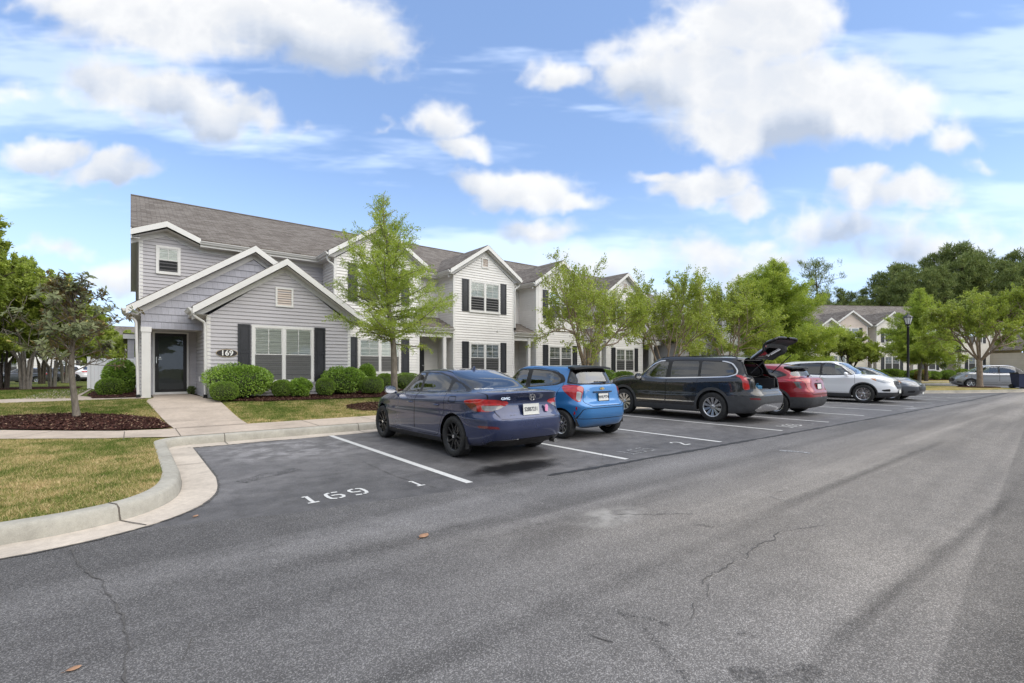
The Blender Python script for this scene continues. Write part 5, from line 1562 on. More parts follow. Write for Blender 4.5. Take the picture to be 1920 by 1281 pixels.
myrtle('crepe_myrtle_tree', 'many stemmed green tree behind the rear of the black car, left of its raised tailgate', (27.6, 14.0, H(27.6, 14)), 6.3, 5.4, 23, stems=9, fork=1.1, group=GM, per=5, size=.115, trunk_r=.10)
GI = 'trees in front of the cream row'
myrtle('crepe_myrtle_tree', 'large spreading green tree on the traffic island in front of the silver car', (43.7, 5.35, .2), 6.3, 5.9, 31, stems=8, fork=1.75, per=6, size=.13, single=True, trunk_r=.15, group=GI, dens=12)
myrtle('crepe_myrtle_tree', 'small dark green tree in front of the beige gable, left of the lamp post', (*far2(18.2, 5.0), .16), 4.6, 4.6, 32, leafm=M_LF_MYD, bark=M_BK_DARK, stems=6, fork=1.4, per=7, size=.14, single=True, trunk_r=.14, group=GI)
myrtle('crepe_myrtle_tree', 'round green tree far right behind the island tree, by the cream garage wing', (*far2(32.5, 5.5), .16), 5.6, 5.4, 33, leafm=M_LF_OAK, stems=7, fork=1.5, per=7, size=.15, single=True, trunk_r=.14, group=GI)
myrtle('crepe_myrtle_tree', 'low green tree behind the raised tailgate and red car', (*far2(8.0, 7.5), .16), 4.4, 4.8, 34, leafm=M_LF_MYR, bark=M_BK_DARK, stems=7, fork=1.2, per=8, size=.15, single=True, trunk_r=.13, group=GI)

# -- magnolia on the left
def magnolia(label, loc, h, seed):
    t = Tree(seed); r_ = t.r
    tp = [(0.10, 0, -.1), (.07, 0, .25), (.03, 0, .7), (.0, .02, 1.15), (.02, 0, 1.6), (.05, .02, 2.2), (.02, 0, 2.9)]
    t.trunk.tube(tp, [.085, .062, .055, .052, .042, .028, .012], 10)
    tips = []
    for k in range(34):
        z = 1.05+1.75*(k/34)**.9; a = k*2.4+r_.uniform(-.3, .3)
        f = (z-1.05)/1.9; L_ = (.95+.35*math.sin(f*3.1))*(1-.45*f)*r_.uniform(.75, 1.15)
        el = r_.uniform(.15, .75)+.3*f; d = Vector((math.cos(a)*math.cos(el), math.sin(a)*math.cos(el), math.sin(el)))
        pts = t.path((0.02, 0, z), d, L_, 4, .14, .07); t.limb.tube(pts, [.016, .013, .010, .008, .006], 5, cap=False)
        tips.append((pts[-1], (pts[-1]-pts[-2]).normalized()))
        for j in (1, 2, 3):
            for m in range(2):
                d2 = (pts[j+1]-pts[j]).normalized()+Vector((r_.gauss(0, .7), r_.gauss(0, .7), r_.uniform(0, .6)))
                p2 = t.path(pts[j], d2, L_*.38*r_.uniform(.7, 1.3), 2, .15, .1); t.limb.tube(p2, [.008, .006, .005], 4, cap=False)
                tips.append((p2[-1], (p2[-1]-p2[-2]).normalized()))
    V_ = []; B_ = MB()
    for (p, d) in tips:
        nlf = r_.randint(6, 11); u = d.orthogonal().normalized(); v = d.cross(u)
        for q in range(nlf):
            a = 2.4*q+r_.uniform(-.3, .3); s_ = r_.uniform(.55, 1.1)*.16
            dr_ = (u*math.cos(a)+v*math.sin(a)+d*r_.uniform(.05, .8)).normalized(); sd = dr_.cross(d).normalized()*s_*.21
            o_ = p-d*r_.uniform(0, .10); nn = sd.cross(dr_).normalized()*s_*.06
            mid = o_+dr_*s_*.5; tip = o_+dr_*s_-d*s_*.12
            V_ += [o_, mid+sd-nn*0, tip, mid+nn*-1.4]; V_ += [o_, mid+nn*-1.4, tip, mid-sd]
        if r_.random() < .13:
            B_.tube([p, p+d*.02, p+d*.045, p+d*.075, p+d*.09], [.006, .014, .018, .010, .002], 6)
    root = thing('magnolia_tree', label, 'tree', loc)
    t.trunk.build('trunk', M_BK_GREY, root, auto=60); mesh_obj('branches', t.limb.v, t.limb.f, M_BK_GREY, root, smooth=True)
    np_obj('crown', np.array([tuple(v) for v in V_]), 4, M_LF_MAG, root)
    B_.build('flower_buds', M_BUD, root, smooth=True)['kind'] = 'stuff'; root.scale = (1.05, 1.05, .98)
magnolia('young magnolia with dull olive leaves and pale buds in the mulch left of the walkway', (-1.06, 14.7, H(-1, 14.7)), 3.3, 5)

# -- row of trees at the left edge, one mesh set per kind and copies
GL = 'trees in the row at the left edge'
def at_px(px, d): r_ = (px-960)/895.0; return (d*(FWD[0]+r_*RGT[0]), d*(FWD[1]+r_*RGT[1]))
tA = myrtle('shade_tree', 'tall full green tree at the left edge, high twigs reaching into the sky', (*at_px(-105, 22), .2), 9.4, 6.6, 41, leafm=M_LF_OAK, bark=M_BK_DARK, stems=7, fork=1.9, per=14, size=.17, trunk_r=.15, group=GL, dens=14, low=.12)
tB = myrtle('shade_tree', 'full green tree with pale slanting trunks left of the magnolia crown', (*at_px(48, 28), .12), 7.3, 6.8, 42, leafm=M_LF_OAK, bark=M_BK_PALE, stems=8, fork=1.7, per=13, size=.18, trunk_r=.15, group=GL, dens=13, low=.12)
def again(src, px, d, rz, sc, label, z=.05):
    c = copy_tree(src); c.location = (*at_px(px, d), z); c.rotation_euler = (0, 0, rz); c.scale = (sc, sc, sc); c['label'] = label; return c
again(tB, 98, 32, 1.9, .80, 'green tree behind the magnolia crown, over the parked dark sedan')
again(tA, 8, 29, 2.2, .86, 'dark trunked green tree second from the left edge of the row')
again(tB, 122, 40, 3.3, .93, 'green tree behind the magnolia trunk, in front of the parked red car')
again(tA, 78, 38, .9, .86, 'dark trunked green tree in the middle of the left row')
again(tB, -30, 36, 4.4, 1.05, 'green tree farthest back at the left edge of the picture')
again(tA, 190, 56, 5.1, .62, 'rounded green tree seen above the white fence')
again(tB, 232, 58, .4, .80, 'green tree touching the corner of the grey unit, beyond the white fence')
again(tB, 158, 52, 2.9, .80, 'far green tree just left of the white fence')

# -- pines beyond the cream row
def pine(name, label, loc, h, w_, seed, crown=.55, nb=36, per=34, size=.80, group=None, rad_=.17):
    t = Tree(seed); r_ = t.r; n = 8
    tp = [Vector((.25*math.sin(k*.7+seed), .2*math.cos(k*.8), h*k/n)) for k in range(n+1)]
    t.trunk.tube(tp, [h*.013*(1-.8*k/n) for k in range(n+1)], 7)
    for k in range(nb):
        f = (k+r_.random())/nb; z = h*(1-crown)+h*crown*.97*f; i = min(int(z/h*n), n-1); p = tp[i].lerp(tp[i+1], z/h*n-i)
        L_ = w_*(math.sin(math.pi*min(1, .18+.82*(1-f))**.8)*.55+.30)*(1-.55*f*f)*r_.uniform(.5, 1.15)
        a = k*2.4+r_.uniform(-.5, .5); el = r_.uniform(-.1, .5)+.35*f
        d = Vector((math.cos(a)*math.cos(el), math.sin(a)*math.cos(el), math.sin(el))); pts = t.path(p, d, L_, 4, .12, .06)
        t.limb.tube(pts, [.07, .055, .04, .03, .02], 4, cap=False)
        for q in range(5):
            x = r_.uniform(1.6, 4); ii = min(int(x), 3); b = pts[ii].lerp(pts[ii+1], x-ii)
            t.P.append(tuple(b+Vector((r_.gauss(0, .5), r_.gauss(0, .5), r_.gauss(.15, .3))))); t.D.append((0, 0, .6))
    return t.finish(name, label, loc, M_BK_DARK, M_LF_PIN, per, size, rad_, .12, 0, group, 0, .2, dirw=True)
GP_ = 'pines beyond the cream row'
pl_lab = 'dark green pine in the tall wood beyond the cream row'
pA = pine('pine_tree', pl_lab, (100, 40, 0), 21, 3.6, 51, .62, group=GP_)
pB = pine('pine_tree', pl_lab, (108, 34, 0), 24, 4.2, 52, .60, group=GP_)
pC = pine('pine_tree', pl_lab, (116, 30, 0), 22, 3.4, 53, .66, group=GP_)
def at_px(px, d): r_ = (px-960)/895.0; return (d*(FWD[0]+r_*RGT[0]), d*(FWD[1]+r_*RGT[1]))
rs = random.Random(8)
k = 0
skyline = [(1500, 545), (1530, 555), (1555, 552), (1580, 548), (1600, 552), (1620, 545), (1640, 520), (1665, 505), (1690, 500), (1715, 505), (1740, 492), (1760, 480), (1785, 470), (1810, 464), (1835, 476), (1860, 488), (1885, 490), (1905, 478), (1930, 474), (1960, 480), (1345, 560), (1390, 560), (1310, 565)]
for rowi, (dist, drop) in enumerate(((105, 0), (92, 16))):
    for (px, py) in skyline:
        px2 = px+rs.uniform(-9, 9)+rowi*11; d = dist+rs.uniform(-5, 5); top = (690-(py+drop*rs.uniform(.3, 1.6)))*d/895+EYE
        src = (pA, pB, pC)[k % 3]; hh = (21, 24, 22)[k % 3]
        x, y = at_px(px2, d)
        if k < 3: c = src
        else: c = copy_tree(src)
        c.location = (x, y, -.2); s_ = top/hh; wz = max(s_, .72); c.scale = (wz*rs.uniform(.9, 1.2), wz*rs.uniform(.9, 1.2), s_); c.rotation_euler = (0, 0, rs.uniform(0, 6.28)); k += 1
x, y = at_px(1532, 88)
pine('pine_tree', 'lone tall pine with a sparse crown standing above the cream roof', (x, y, -.2), 20.6, 6.6, 61, .42, nb=26, per=26, size=.62, rad_=.24)
x, y = at_px(1412, 80)
pine('pine_tree', 'dark pine top showing just left of the bright broad conifer', (x, y, -.2), 15.5, 3.0, 62, .5, nb=26, per=22, size=.6, rad_=.24)

# -- shrubs
def shrub(name, label, loc, rx, ry, h, seed, m, n=5200, size=.045, core=(.03, .045, .015), lump=.10, fuzz=.03, group=None, boxy=2.3, cat='shrub'):
    r_ = np.random.default_rng(seed); root = thing(name, label, cat, loc, 0, group)
    u = r_.normal(0, 1, (n, 3)); u[:, 2] = u[:, 2]+.15; u /= np.linalg.norm(u, axis=1)[:, None]
    u[:, 2] = np.where(u[:, 2] < -.75, -u[:, 2], u[:, 2])
    def rad_of(u):
        a = np.abs(u)**boxy; base_ = (a.sum(1))**(-1/boxy)
        az = np.arctan2(u[:, 1], u[:, 0]); L_ = np.zeros(len(u))
        for j in range(5): L_ += np.sin(az*(2+j)+seed*1.3*j+u[:, 2]*(3+j))*lump/(1+.6*j)
        return base_*(1+L_)
    ext = np.array([rx, ry, h*.5])
    Rr = rad_of(u)*(1-np.abs(r_.normal(0, fuzz*2.2, n)))
    Cn = u*Rr[:, None]*ext+np.array([0, 0, h*.5]); Cn[:, 2] = np.maximum(Cn[:, 2], .02)
    V_ = leafs(Cn, size, .5, r_, u*1.0+r_.normal(0, .5, (n, 3)), .3)
    ncore = 22; mb = MB(); rows = []
    for i in range(13):
        th = math.pi*i/12; row_ = []
        for j in range(ncore):
            ph = 2*math.pi*j/ncore; uu_ = np.array([[math.sin(th)*math.cos(ph), math.sin(th)*math.sin(ph), math.cos(th)]])
            p = uu_[0]*rad_of(uu_)[0]*ext*.86+np.array([0, 0, h*.5]); row_.append(mb.vert((p[0], p[1], max(.0, p[2]))))
        rows.append(row_)
    for a, b in zip(rows[:-1], rows[1:]):
        for j in range(ncore): mb.face((a[j], a[(j+1) % ncore], b[(j+1) % ncore], b[j]))
    mesh_obj('twigs', mb.v, mb.f, M_TWIG, root, smooth=True)
    np_obj('leaves', V_, 4, m, root)
    mb = MB(); mb.tube([(0, 0, -.1), (0, 0, h*.4)], .03, 5); mb.build('stem', M_BK_DARK, root)
    return root
M_TWIG = simple('shrub_twigs', (.035, .045, .018), .95, var=.4, scale=14)
def on(px, Y):
    r_ = (px-960)/895.0; d = Y/(FWD[1]+r_*RGT[1]); return d*(FWD[0]+r_*RGT[0])
SH = [  # px centre, y, half width, depth, height, kind, label
 (452, 16.95, .90, .60, 1.00, 'h', 'large loose bright green shrub under the left window shutter of the grey unit'),
 (421, 16.30, .36, .34, .56, 'b', 'small round clipped shrub in front of the large shrub by the walkway'),
 (528, 16.85, .29, .28, .54, 'b', 'small clipped dull green ball shrub below the middle of the grey unit window'),
 (562, 16.75, .33, .30, .56, 'h', 'small bright green shrub below the right half of the grey unit window'),
 (610, 16.75, .30, .30, .60, 'b', 'upright clipped shrub below the right shutter of the grey unit window'),
 (648, 17.15, .72, .5, .92, 'h', 'large bright green shrub at the right corner of the grey wing'),
 (688, 18.1, .32, .3, 1.02, 'h', 'tall narrow shrub directly below the left side of the second unit window'),
 (697, 16.75, .43, .36, .62, 'b', 'wide clipped ball shrub left of the slender conifer trunk'),
 (722, 17.4, .34, .3, .70, 'b', 'clipped shrub touching the left side of the slender conifer trunk'),
 (764, 17.7, .60, .4, .70, 'b', 'flat topped clipped hedge shrub right of the slender conifer trunk')]
for k, (px, Y, rx, ry, h, kd, lab) in enumerate(SH):
    x = on(px, Y)
    if kd == 'b': shrub('boxwood_shrub', lab, (x, Y, H(x, Y)+.02), rx, ry, h, 70+k, M_LF_BOX, n=6500, size=.032, lump=.03, fuzz=.012)
    else: shrub('holly_shrub', lab, (x, Y, H(x, Y)+.02), rx, ry, h, 70+k, M_LF_HOL, n=int(5500*max(1, rx*1.8)), size=.065, lump=.09, fuzz=.05, boxy=2.1)
x, Y = -.30, 22.6
shrub('holly_shrub', 'tall glossy green shrub beside the porch post, in front of the white fence', (x, Y, .42), .46, .46, 1.25, 90, M_LF_HOL, n=8000, size=.075, lump=.09, fuzz=.05)
shrub('boxwood_shrub', 'low round shrub in front of the tall shrub left of the porch post', (-.55, 21.3, .45), .38, .36, .60, 91, M_LF_BOX, n=6500, size=.04, lump=.03, fuzz=.012)
GH = 'shrubs along the white units'
for k, (X, Y, rx, h, lab) in enumerate(((9.7, 17.6, .5, .62, 'clipped green shrub behind the roof of the blue sedan'), (11.9, 17.5, .7, .74, 'clipped green shrub between the sedan and hatchback roofs'), (19.3, 16.6, .9, .82, 'yellow green clipped shrub beyond the bonnet of the black car'), (21.3, 16.8, .7, .72, 'clipped shrub behind the windscreen of the black car'))):
    shrub('boxwood_shrub', lab, (X, Y, .48), rx, .5, h, 95+k, M_LF_HOL if k == 2 else M_LF_BOX, n=5000, size=.06, lump=.04, group=GH)
GF = 'hedge shrubs in front of the cream row'
u_ = 15.5; k = 0
hl = shrub('hedge_shrub', 'clipped dark green hedge shrub in the line before the cream row', (*far2(16, 1.3), .2), .95, .55, .95, 120, M_LF_BOX, n=4500, size=.09, lump=.05, group=GF)
for u_ in (14.2, 18.2, 19.9, 21.6, 23.3, 25.0, 26.7, 28.4, 30.1, 31.6):
    c = copy_tree(hl); c.location = (*far2(u_, 1.3), .2); c.rotation_euler = (0, 0, u_*2); s_ = .85+.3*((u_*7.3) % 1); c.scale = (s_, s_, s_)
shrub('azalea_shrub', 'small reddish orange flowering shrub at the foot of the lamp post', (*far2(20.6, 2.4), .2), .7, .5, .95, 140, M_LF_DRY, n=2500, size=.10, lump=.08)
shrub('potted_plant', 'small dark plant on the porch floor right of the black storm door', (1.66, 20.2, .49), .10, .10, .26, 150, M_LF_MYD, n=350, size=.05, lump=.1, cat='plant')

# the belt of trees behind the photographer, seen only in the glass and paint of the cars
src = [c for c in tA.children if c.name.startswith('crown')][0].data
vv_ = np.empty(len(src.vertices)*3, dtype=np.float32); src.vertices.foreach_get('co', vv_); vv_ = vv_.reshape(-1, 4, 3)[::4]
rb = np.random.default_rng(4); out_ = []
for k in range(13):
    a = math.radians(150+k*15+rb.uniform(-4, 4)); d = rb.uniform(34, 46)*(1.0 if k < 9 else 1.1)
    s_ = rb.uniform(1.0, 1.45); c_, n_ = math.cos(k*1.7), math.sin(k*1.7); q_ = vv_*np.array([1.9, 1.9, 1.0])*s_
    q_ = np.stack([q_[..., 0]*c_-q_[..., 1]*n_, q_[..., 0]*n_+q_[..., 1]*c_, q_[..., 2]-1.2], -1); mid_ = q_.mean(1, keepdims=True); q_ = mid_+(q_-mid_)*2.0
    out_.append((q_+np.array([math.sin(a)*d, math.cos(a)*d, 0])).reshape(-1, 3))
setp(np_obj('tree_belt', np.concatenate(out_), 4, M_LF_OAK), kind='stuff', label='dense belt of green trees across the road behind the viewpoint', cat='trees')
# ---------------------------------------------------------------- cars
def pchip(xk, Yk, xq):
    """monotone cubic through (xk, Yk) for vector values; Yk (K, ...)"""
    xk = np.asarray(xk, float); Yk = np.asarray(Yk, float); h = np.diff(xk)
    d = np.diff(Yk, axis=0)/h.reshape(-1, *([1]*(Yk.ndim-1)))
    m = np.zeros_like(Yk); m[0] = d[0]; m[-1] = d[-1]
    a, b = d[:-1], d[1:]; w1 = (2*h[1:]+h[:-1]).reshape(-1, *([1]*(Yk.ndim-1))); w2 = (h[1:]+2*h[:-1]).reshape(-1, *([1]*(Yk.ndim-1)))
    with np.errstate(divide='ignore', invalid='ignore'): hm = (w1+w2)/(w1/a+w2/b)
    m[1:-1] = np.where(a*b > 0, hm, 0)
    out = []
    for q in xq:
        i = int(np.clip(np.searchsorted(xk, q, side='right')-1, 0, len(h)-1)); t = (q-xk[i])/h[i]
        out.append((2*t**3-3*t**2+1)*Yk[i]+(t**3-2*t**2+t)*h[i]*m[i]+(-2*t**3+3*t**2)*Yk[i+1]+(t**3-t**2)*h[i]*m[i+1])
    return np.array(out)

def car_surface(rings, taper, nth=46, nsub=5, yc=0.0):
    """half body (x>=0) from nested plan rings. ring = (yf, yr, w, nf, nr, [(y,z)..], crown)"""
    tt = np.linspace(0, 1, nth)
    def warp(t, n):    # spend more points at the corner and the flat ends alike
        return t
    cols = []
    for (yf, yr, w_, nf, nr, zp, cr) in rings:
        row = []
        for half, ye, n in ((0, yf, nf), (1, yr, nr)):
            th = np.linspace(0, math.pi/2, nth) if half == 0 else np.linspace(math.pi/2, math.pi, nth)[1:]
            s_ = np.abs(np.sin(th)); c_ = np.abs(np.cos(th))
            # spread the samples evenly along the superellipse
            th2 = np.linspace(0, math.pi/2, 400); xx = np.sin(th2)**(2/n); yy = np.cos(th2)**(2/n)*1.9
            al_ = np.r_[0, np.cumsum(np.hypot(np.diff(xx), np.diff(yy)))]; al_ /= al_[-1]
            q = np.linspace(0, 1, nth)
            thq = np.interp(q, al_, th2)
            X = np.sin(thq)**(2/n); Y = np.cos(thq)**(2/n)
            if half: X = X[::-1][1:]; Y = Y[::-1][1:]
            X = X*w_; Yv = yc+(ye-yc)*Y
            row.append(np.c_[X, Yv])
        r = np.concatenate(row)
        ty, tm = zip(*taper); r[:, 0] *= np.interp(r[:, 1], ty, tm)
        zy, zz = zip(*sorted(zp)); z = pchip(zy, zz, np.clip(r[:, 1], zy[0], zy[-1])) if len(zy) > 1 else np.full(len(r), zz[0])
        z = z+cr*(1-(r[:, 0]/max(w_, 1e-6))**2)
        cols.append(np.c_[r, z])
    A = np.array(cols)                                   # rings x points x 3
    K, Np = A.shape[:2]
    out = np.zeros(((K-1)*nsub+1, Np, 3)); Vp = np.zeros((K-1)*nsub+1)
    qs = []
    for k in range(K-1): qs += [k+j/nsub for j in range(nsub)]
    qs.append(K-1); qs = np.array(qs)
    ch = np.linalg.norm(np.diff(A, axis=0), axis=2)+1e-4
    for p in range(Np):
        xk = np.r_[0, np.cumsum(ch[:, p])]
        i = np.minimum(qs.astype(int), K-2); xq = xk[i]+(qs-i)*(xk[i+1]-xk[i])
        out[:, p] = pchip(xk, A[:, p], xq)
    return out, qs

class Soup:
    """triangles with position, normal and surface parameters, which can be cut along level sets"""
    def __init__(s, G_, qs):
        R_, Np = G_.shape[:2]
        V_ = G_.reshape(-1, 3)
        # arc lengths from the rear and front centre lines
        seg = np.linalg.norm(np.diff(G_[:, :, :2], axis=1), axis=2); arc = np.concatenate([np.zeros((R_, 1)), np.cumsum(seg, 1)], 1)
        SF = arc; SR = arc[:, -1:]-arc
        Vv = np.repeat(qs[:, None], Np, 1)
        F = []
        for i in range(R_-1):
            for j in range(Np-1):
                a = i*Np+j; b = a+1; c = a+Np; d = c+1
                F += [(a, c, b), (b, c, d)]
        F = np.array(F)
        p0, p1, p2 = V_[F[:, 0]], V_[F[:, 1]], V_[F[:, 2]]; fn = np.cross(p1-p0, p2-p0)
        ok = np.linalg.norm(fn, axis=1) > 1e-10; F = F[ok]; fn = fn[ok]
        N_ = np.zeros_like(V_); 
        for k in range(3): np.add.at(N_, F[:, k], fn)
        # mirror symmetry at the centre line
        N_[np.abs(V_[:, 0]) < 1e-5, 0] = 0
        N_ /= np.linalg.norm(N_, axis=1)[:, None]+1e-12
        mid = V_.mean(0); 
        if (N_*(V_-mid)).sum() < 0: N_ = -N_; F = F[:, ::-1]
        s.D = [tuple(r) for r in np.c_[V_, N_, Vv.ravel(), SF.ravel(), SR.ravel()]]
        s.regions = {'body': [tuple(f) for f in F]}
    def arr(s): return np.array(s.D)
    def cut(s, src, dst, fn, flip=False):
        """move the part of region src where fn>0 into dst (dst None deletes it)"""
        A = s.arr(); f = fn(A)
        if flip: f = -f
        tris = s.regions.get(src, []); ins = []; outs = []; cache = {}
        def mid(a, b):
            k = (a, b) if a < b else (b, a)
            if k in cache: return cache[k]
            t = f[a]/(f[a]-f[b]); va, vb = s.D[a], s.D[b]
            s.D.append(tuple(x+(y-x)*t for x, y in zip(va, vb))); cache[k] = len(s.D)-1; return cache[k]
        for t in tris:
            p = [f[i] > 0 for i in t]; c = sum(p)
            if c == 3: ins.append(t)
            elif c == 0: outs.append(t)
            else:
                k = p.index(True) if c == 1 else p.index(False)
                a, b, d = t[k], t[(k+1) % 3], t[(k+2) % 3]; m1, m2 = mid(a, b), mid(d, a)
                one = [(a, m1, m2)]; two = [(m1, b, d), (m1, d, m2)]
                (ins if c == 1 else outs).extend(one); (outs if c == 1 else ins).extend(two)
        s.regions[src] = outs
        if dst: s.regions.setdefault(dst, []).extend(ins)
        return s
    def mesh(s, names, sides=(1, -1), off=0.0, thick=0.0):
        """collect regions into vertex/face/normal lists, mirrored"""
        V_ = []; F = []; N_ = []; MI = []
        for sd in sides:
            mp = {}
            for mi, nm in enumerate(names):
                for t in s.regions.get(nm, []):
                    idx = []
                    for i in t:
                        if i not in mp:
                            d = s.D[i]; mp[i] = len(V_)
                            V_.append((sd*(d[0]+d[3]*off), d[1]+d[4]*off, d[2]+d[5]*off)); N_.append((sd*d[3], d[4], d[5]))
                        idx.append(mp[i])
                    F.append(tuple(idx) if sd > 0 else tuple(idx[::-1])); MI.append(mi)
        return V_, F, N_, MI
    def obj(s, name, names, mats, parent, sides=(1, -1), off=0.0, loc=None):
        V_, F, N_, MI = s.mesh(names, sides, off)
        if not F: return None
        if loc is not None: V_ = [(v[0]-loc[0], v[1]-loc[1], v[2]-loc[2]) for v in V_]
        me = bpy.data.meshes.new(name); me.from_pydata(V_, [], F)
        for m_ in (mats if isinstance(mats, (list, tuple)) else [mats]): me.materials.append(m_)
        me.polygons.foreach_set('material_index', np.array(MI, dtype=np.int32)); me.polygons.foreach_set('use_smooth', np.ones(len(F), dtype=bool))
        me.normals_split_custom_set_from_vertices(N_); me.update()
        o = bpy.data.objects.new(name, me); C.objects.link(o); o.parent = parent
        if loc is not None: o.location = loc
        return o

def surf_y(S_, x, z, rear=True):
    A = S_.arr(); m_ = (A[:, 1] < 0) if rear else (A[:, 1] > 0); A = A[m_]
    d = np.hypot(A[:, 0]-abs(x), A[:, 2]-z); k = np.argsort(d)[:3]; return float(A[k, 1].mean())

def sdp(P, Q):
    """signed distance to polygon P, positive inside, for points Q (n,2)"""
    P = np.array(P, float); n = len(P); d = np.full(len(Q), 1e9); s_ = np.ones(len(Q))
    for i in range(n):
        a = P[i]; b = P[i-1]; e = b-a; w_ = Q-a; t = np.clip((w_@e)/(e@e+1e-12), 0, 1); dd = w_-e*t[:, None]; d = np.minimum(d, (dd**2).sum(1))
        c1 = Q[:, 1] >= a[1]; c2 = Q[:, 1] < b[1]; c3 = e[0]*w_[:, 1] > e[1]*w_[:, 0]
        fl = (c1 & c2 & c3) | (~c1 & ~c2 & ~c3); s_[fl] *= -1
    return -s_*np.sqrt(d)
def side_poly(P, xmin=.35, r=0.0): return lambda A: np.minimum(sdp(P, A[:, 1:3])+r, A[:, 0]-xmin)
def rear_poly(P, ymax): return lambda A: np.minimum(sdp(P, A[:, [0, 2]]), (ymax-A[:, 1]))
def front_poly(P, ymin): return lambda A: np.minimum(sdp(P, A[:, [0, 2]]), (A[:, 1]-ymin))
def sr_poly(P, ymax=0): return lambda A: np.minimum(sdp(P, A[:, [8, 2]]), ymax-A[:, 1])
def sf_poly(P, ymin=0): return lambda A: np.minimum(sdp(P, A[:, [7, 2]]), A[:, 1]-ymin)
def circ(yc, zc, R, xmin=.45): return lambda A: np.minimum(R-np.hypot(A[:, 1]-yc, A[:, 2]-zc), A[:, 0]-xmin)
def rnd(P, r=.03, n=3):
    """round the corners of a polygon"""
    out = []; m = len(P)
    for i in range(m):
        a, b, c = Vector(P[i-1]), Vector(P[i]), Vector(P[(i+1) % m]); u = (a-b); v = (c-b); q = min(r, u.length*.45, v.length*.45)
        p0 = b+u.normalized()*q; p1 = b+v.normalized()*q
        for k in range(n+1):
            t = k/n; out.append(tuple(p0*(1-t)**2+b*2*t*(1-t)+p1*t*t))
    return out

def paint(name, col, flake=.3, metal=.35, rough=.32):
    def fn(N, o):
        co = obj_co(N)
        vor = N.n('ShaderNodeTexVoronoi'); N.t.links.new(co, vor.inputs['Vector']); vor.inputs['Scale'].default_value = 900
        s_ = N.n('ShaderNodeSeparateColor'); N.t.links.new(vor.outputs['Color'], s_.inputs[0])
        d = N.noise(co, 2.2, 4, .6)
        dust = N.n('ShaderNodeSeparateXYZ'); N.t.links.new(co, dust.inputs[0])
        k = N.lin(s_.outputs[0], 0, 1, 1-flake*.5, 1+flake*.5)
        sc = N.n('ShaderNodeVectorMath', operation='SCALE'); sc.inputs[0].default_value = col; N.t.links.new(k, sc.inputs['Scale'])
        low = N.m('MULTIPLY', N.ss(dust.outputs[2], .62, .12, 0, .22), N.lin(d, .3, .7, .3, 1.0))
        c2 = N.mix(low, sc.outputs[0], (.20, .18, .16))
        pbsdf(N, o, c2, N.lin(d, .3, .7, rough*.9, rough*1.2), metal, .5, 1.0, N.noise(co, 3.0, 2, .5), .012, .05)
    return mat(name, fn)
M_PBLUE = paint('paint_dark_blue', (.020, .031, .090), .35, .40, .28)
M_PCYAN = paint('paint_bright_blue', (.030, .170, .420), .3, .35)
M_PBLK = paint('paint_black', (.010, .010, .012), .2, .2, .25)
M_PRED = paint('paint_red', (.25, .005, .012), .3, .35)
M_PWHT = paint('paint_white', (.72, .73, .75), .04, .0)
M_PGRY = paint('paint_grey', (.085, .090, .10), .3, .5)
M_PSLV = paint('paint_silver', (.38, .385, .40), .2, .6)
M_GAP = simple('panel_gap', (.004, .004, .004), .9)
M_PLAST = simple('grey_cladding', (.040, .041, .044), .62, var=.15, scale=8, bstr=.15, bscale=300, bdist=.001)
M_BPLAST = simple('black_plastic', (.012, .012, .013), .42, var=.2)
M_CHROME = simple('satin_chrome', (.70, .70, .71), .16, 1.0, var=.03)
M_TYRE = simple('tyre_rubber', (.016, .016, .016), .78, var=.3, scale=10, bstr=.2, bscale=120, bdist=.002)
M_RIMB = simple('rim_black', (.018, .018, .019), .28, .3, var=.1)
M_RIMS = simple('rim_silver', (.52, .52, .53), .26, .9, var=.04)
M_RIMD = simple('rim_pocket_dark', (.03, .03, .032), .4, .3)
M_DISC = simple('brake_disc', (.30, .29, .28), .35, .9)
M_WELL = simple('wheel_well', (.008, .008, .008), .95)
M_SEAT = simple('seat_fabric', (.030, .030, .033), .85, var=.15)
M_SEATL = simple('seat_fabric_grey', (.14, .14, .145), .85, var=.1)
M_PLATE = simple('plate_white', (.66, .66, .62), .45, var=.04, scale=30)
M_PLTXT = simple('plate_text', (.03, .035, .05), .5)
M_PLTX2 = simple('plate_strip', (.55, .42, .10), .5)
M_STKR = simple('pink_sticker', (.75, .30, .48), .5)
M_WSTK = simple('white_sticker', (.75, .75, .75), .5)
M_GOLDB = simple('gold_emblem', (.62, .46, .20), .3, .6)
def fn_cglass(tint, base=.06):
    def fn(N, o):
        fr = N.n('ShaderNodeFresnel'); fr.inputs[0].default_value = 1.5
        gl = N.n('ShaderNodeBsdfGlossy'); gl.inputs['Roughness'].default_value = .015; gl.inputs['Color'].default_value = (.95, .97, 1, 1)
        tr = N.n('ShaderNodeBsdfTransparent'); tr.inputs[0].default_value = (*tint, 1)
        mx = N.n('ShaderNodeMixShader'); N.t.links.new(N.m('MULTIPLY_ADD', fr.outputs[0], 1.25, base, clamp=True), mx.inputs[0])
        N.t.links.new(tr.outputs[0], mx.inputs[1]); N.t.links.new(gl.outputs[0], mx.inputs[2]); N.t.links.new(mx.outputs[0], o.inputs[0])
    return fn
M_CGL = mat('car_glass_tinted', fn_cglass((.22, .23, .23), .07)); M_CGC = mat('car_glass_clear', fn_cglass((.62, .66, .64), .08)); M_CGD = mat('car_glass_dark', fn_cglass((.05, .05, .055), .06))
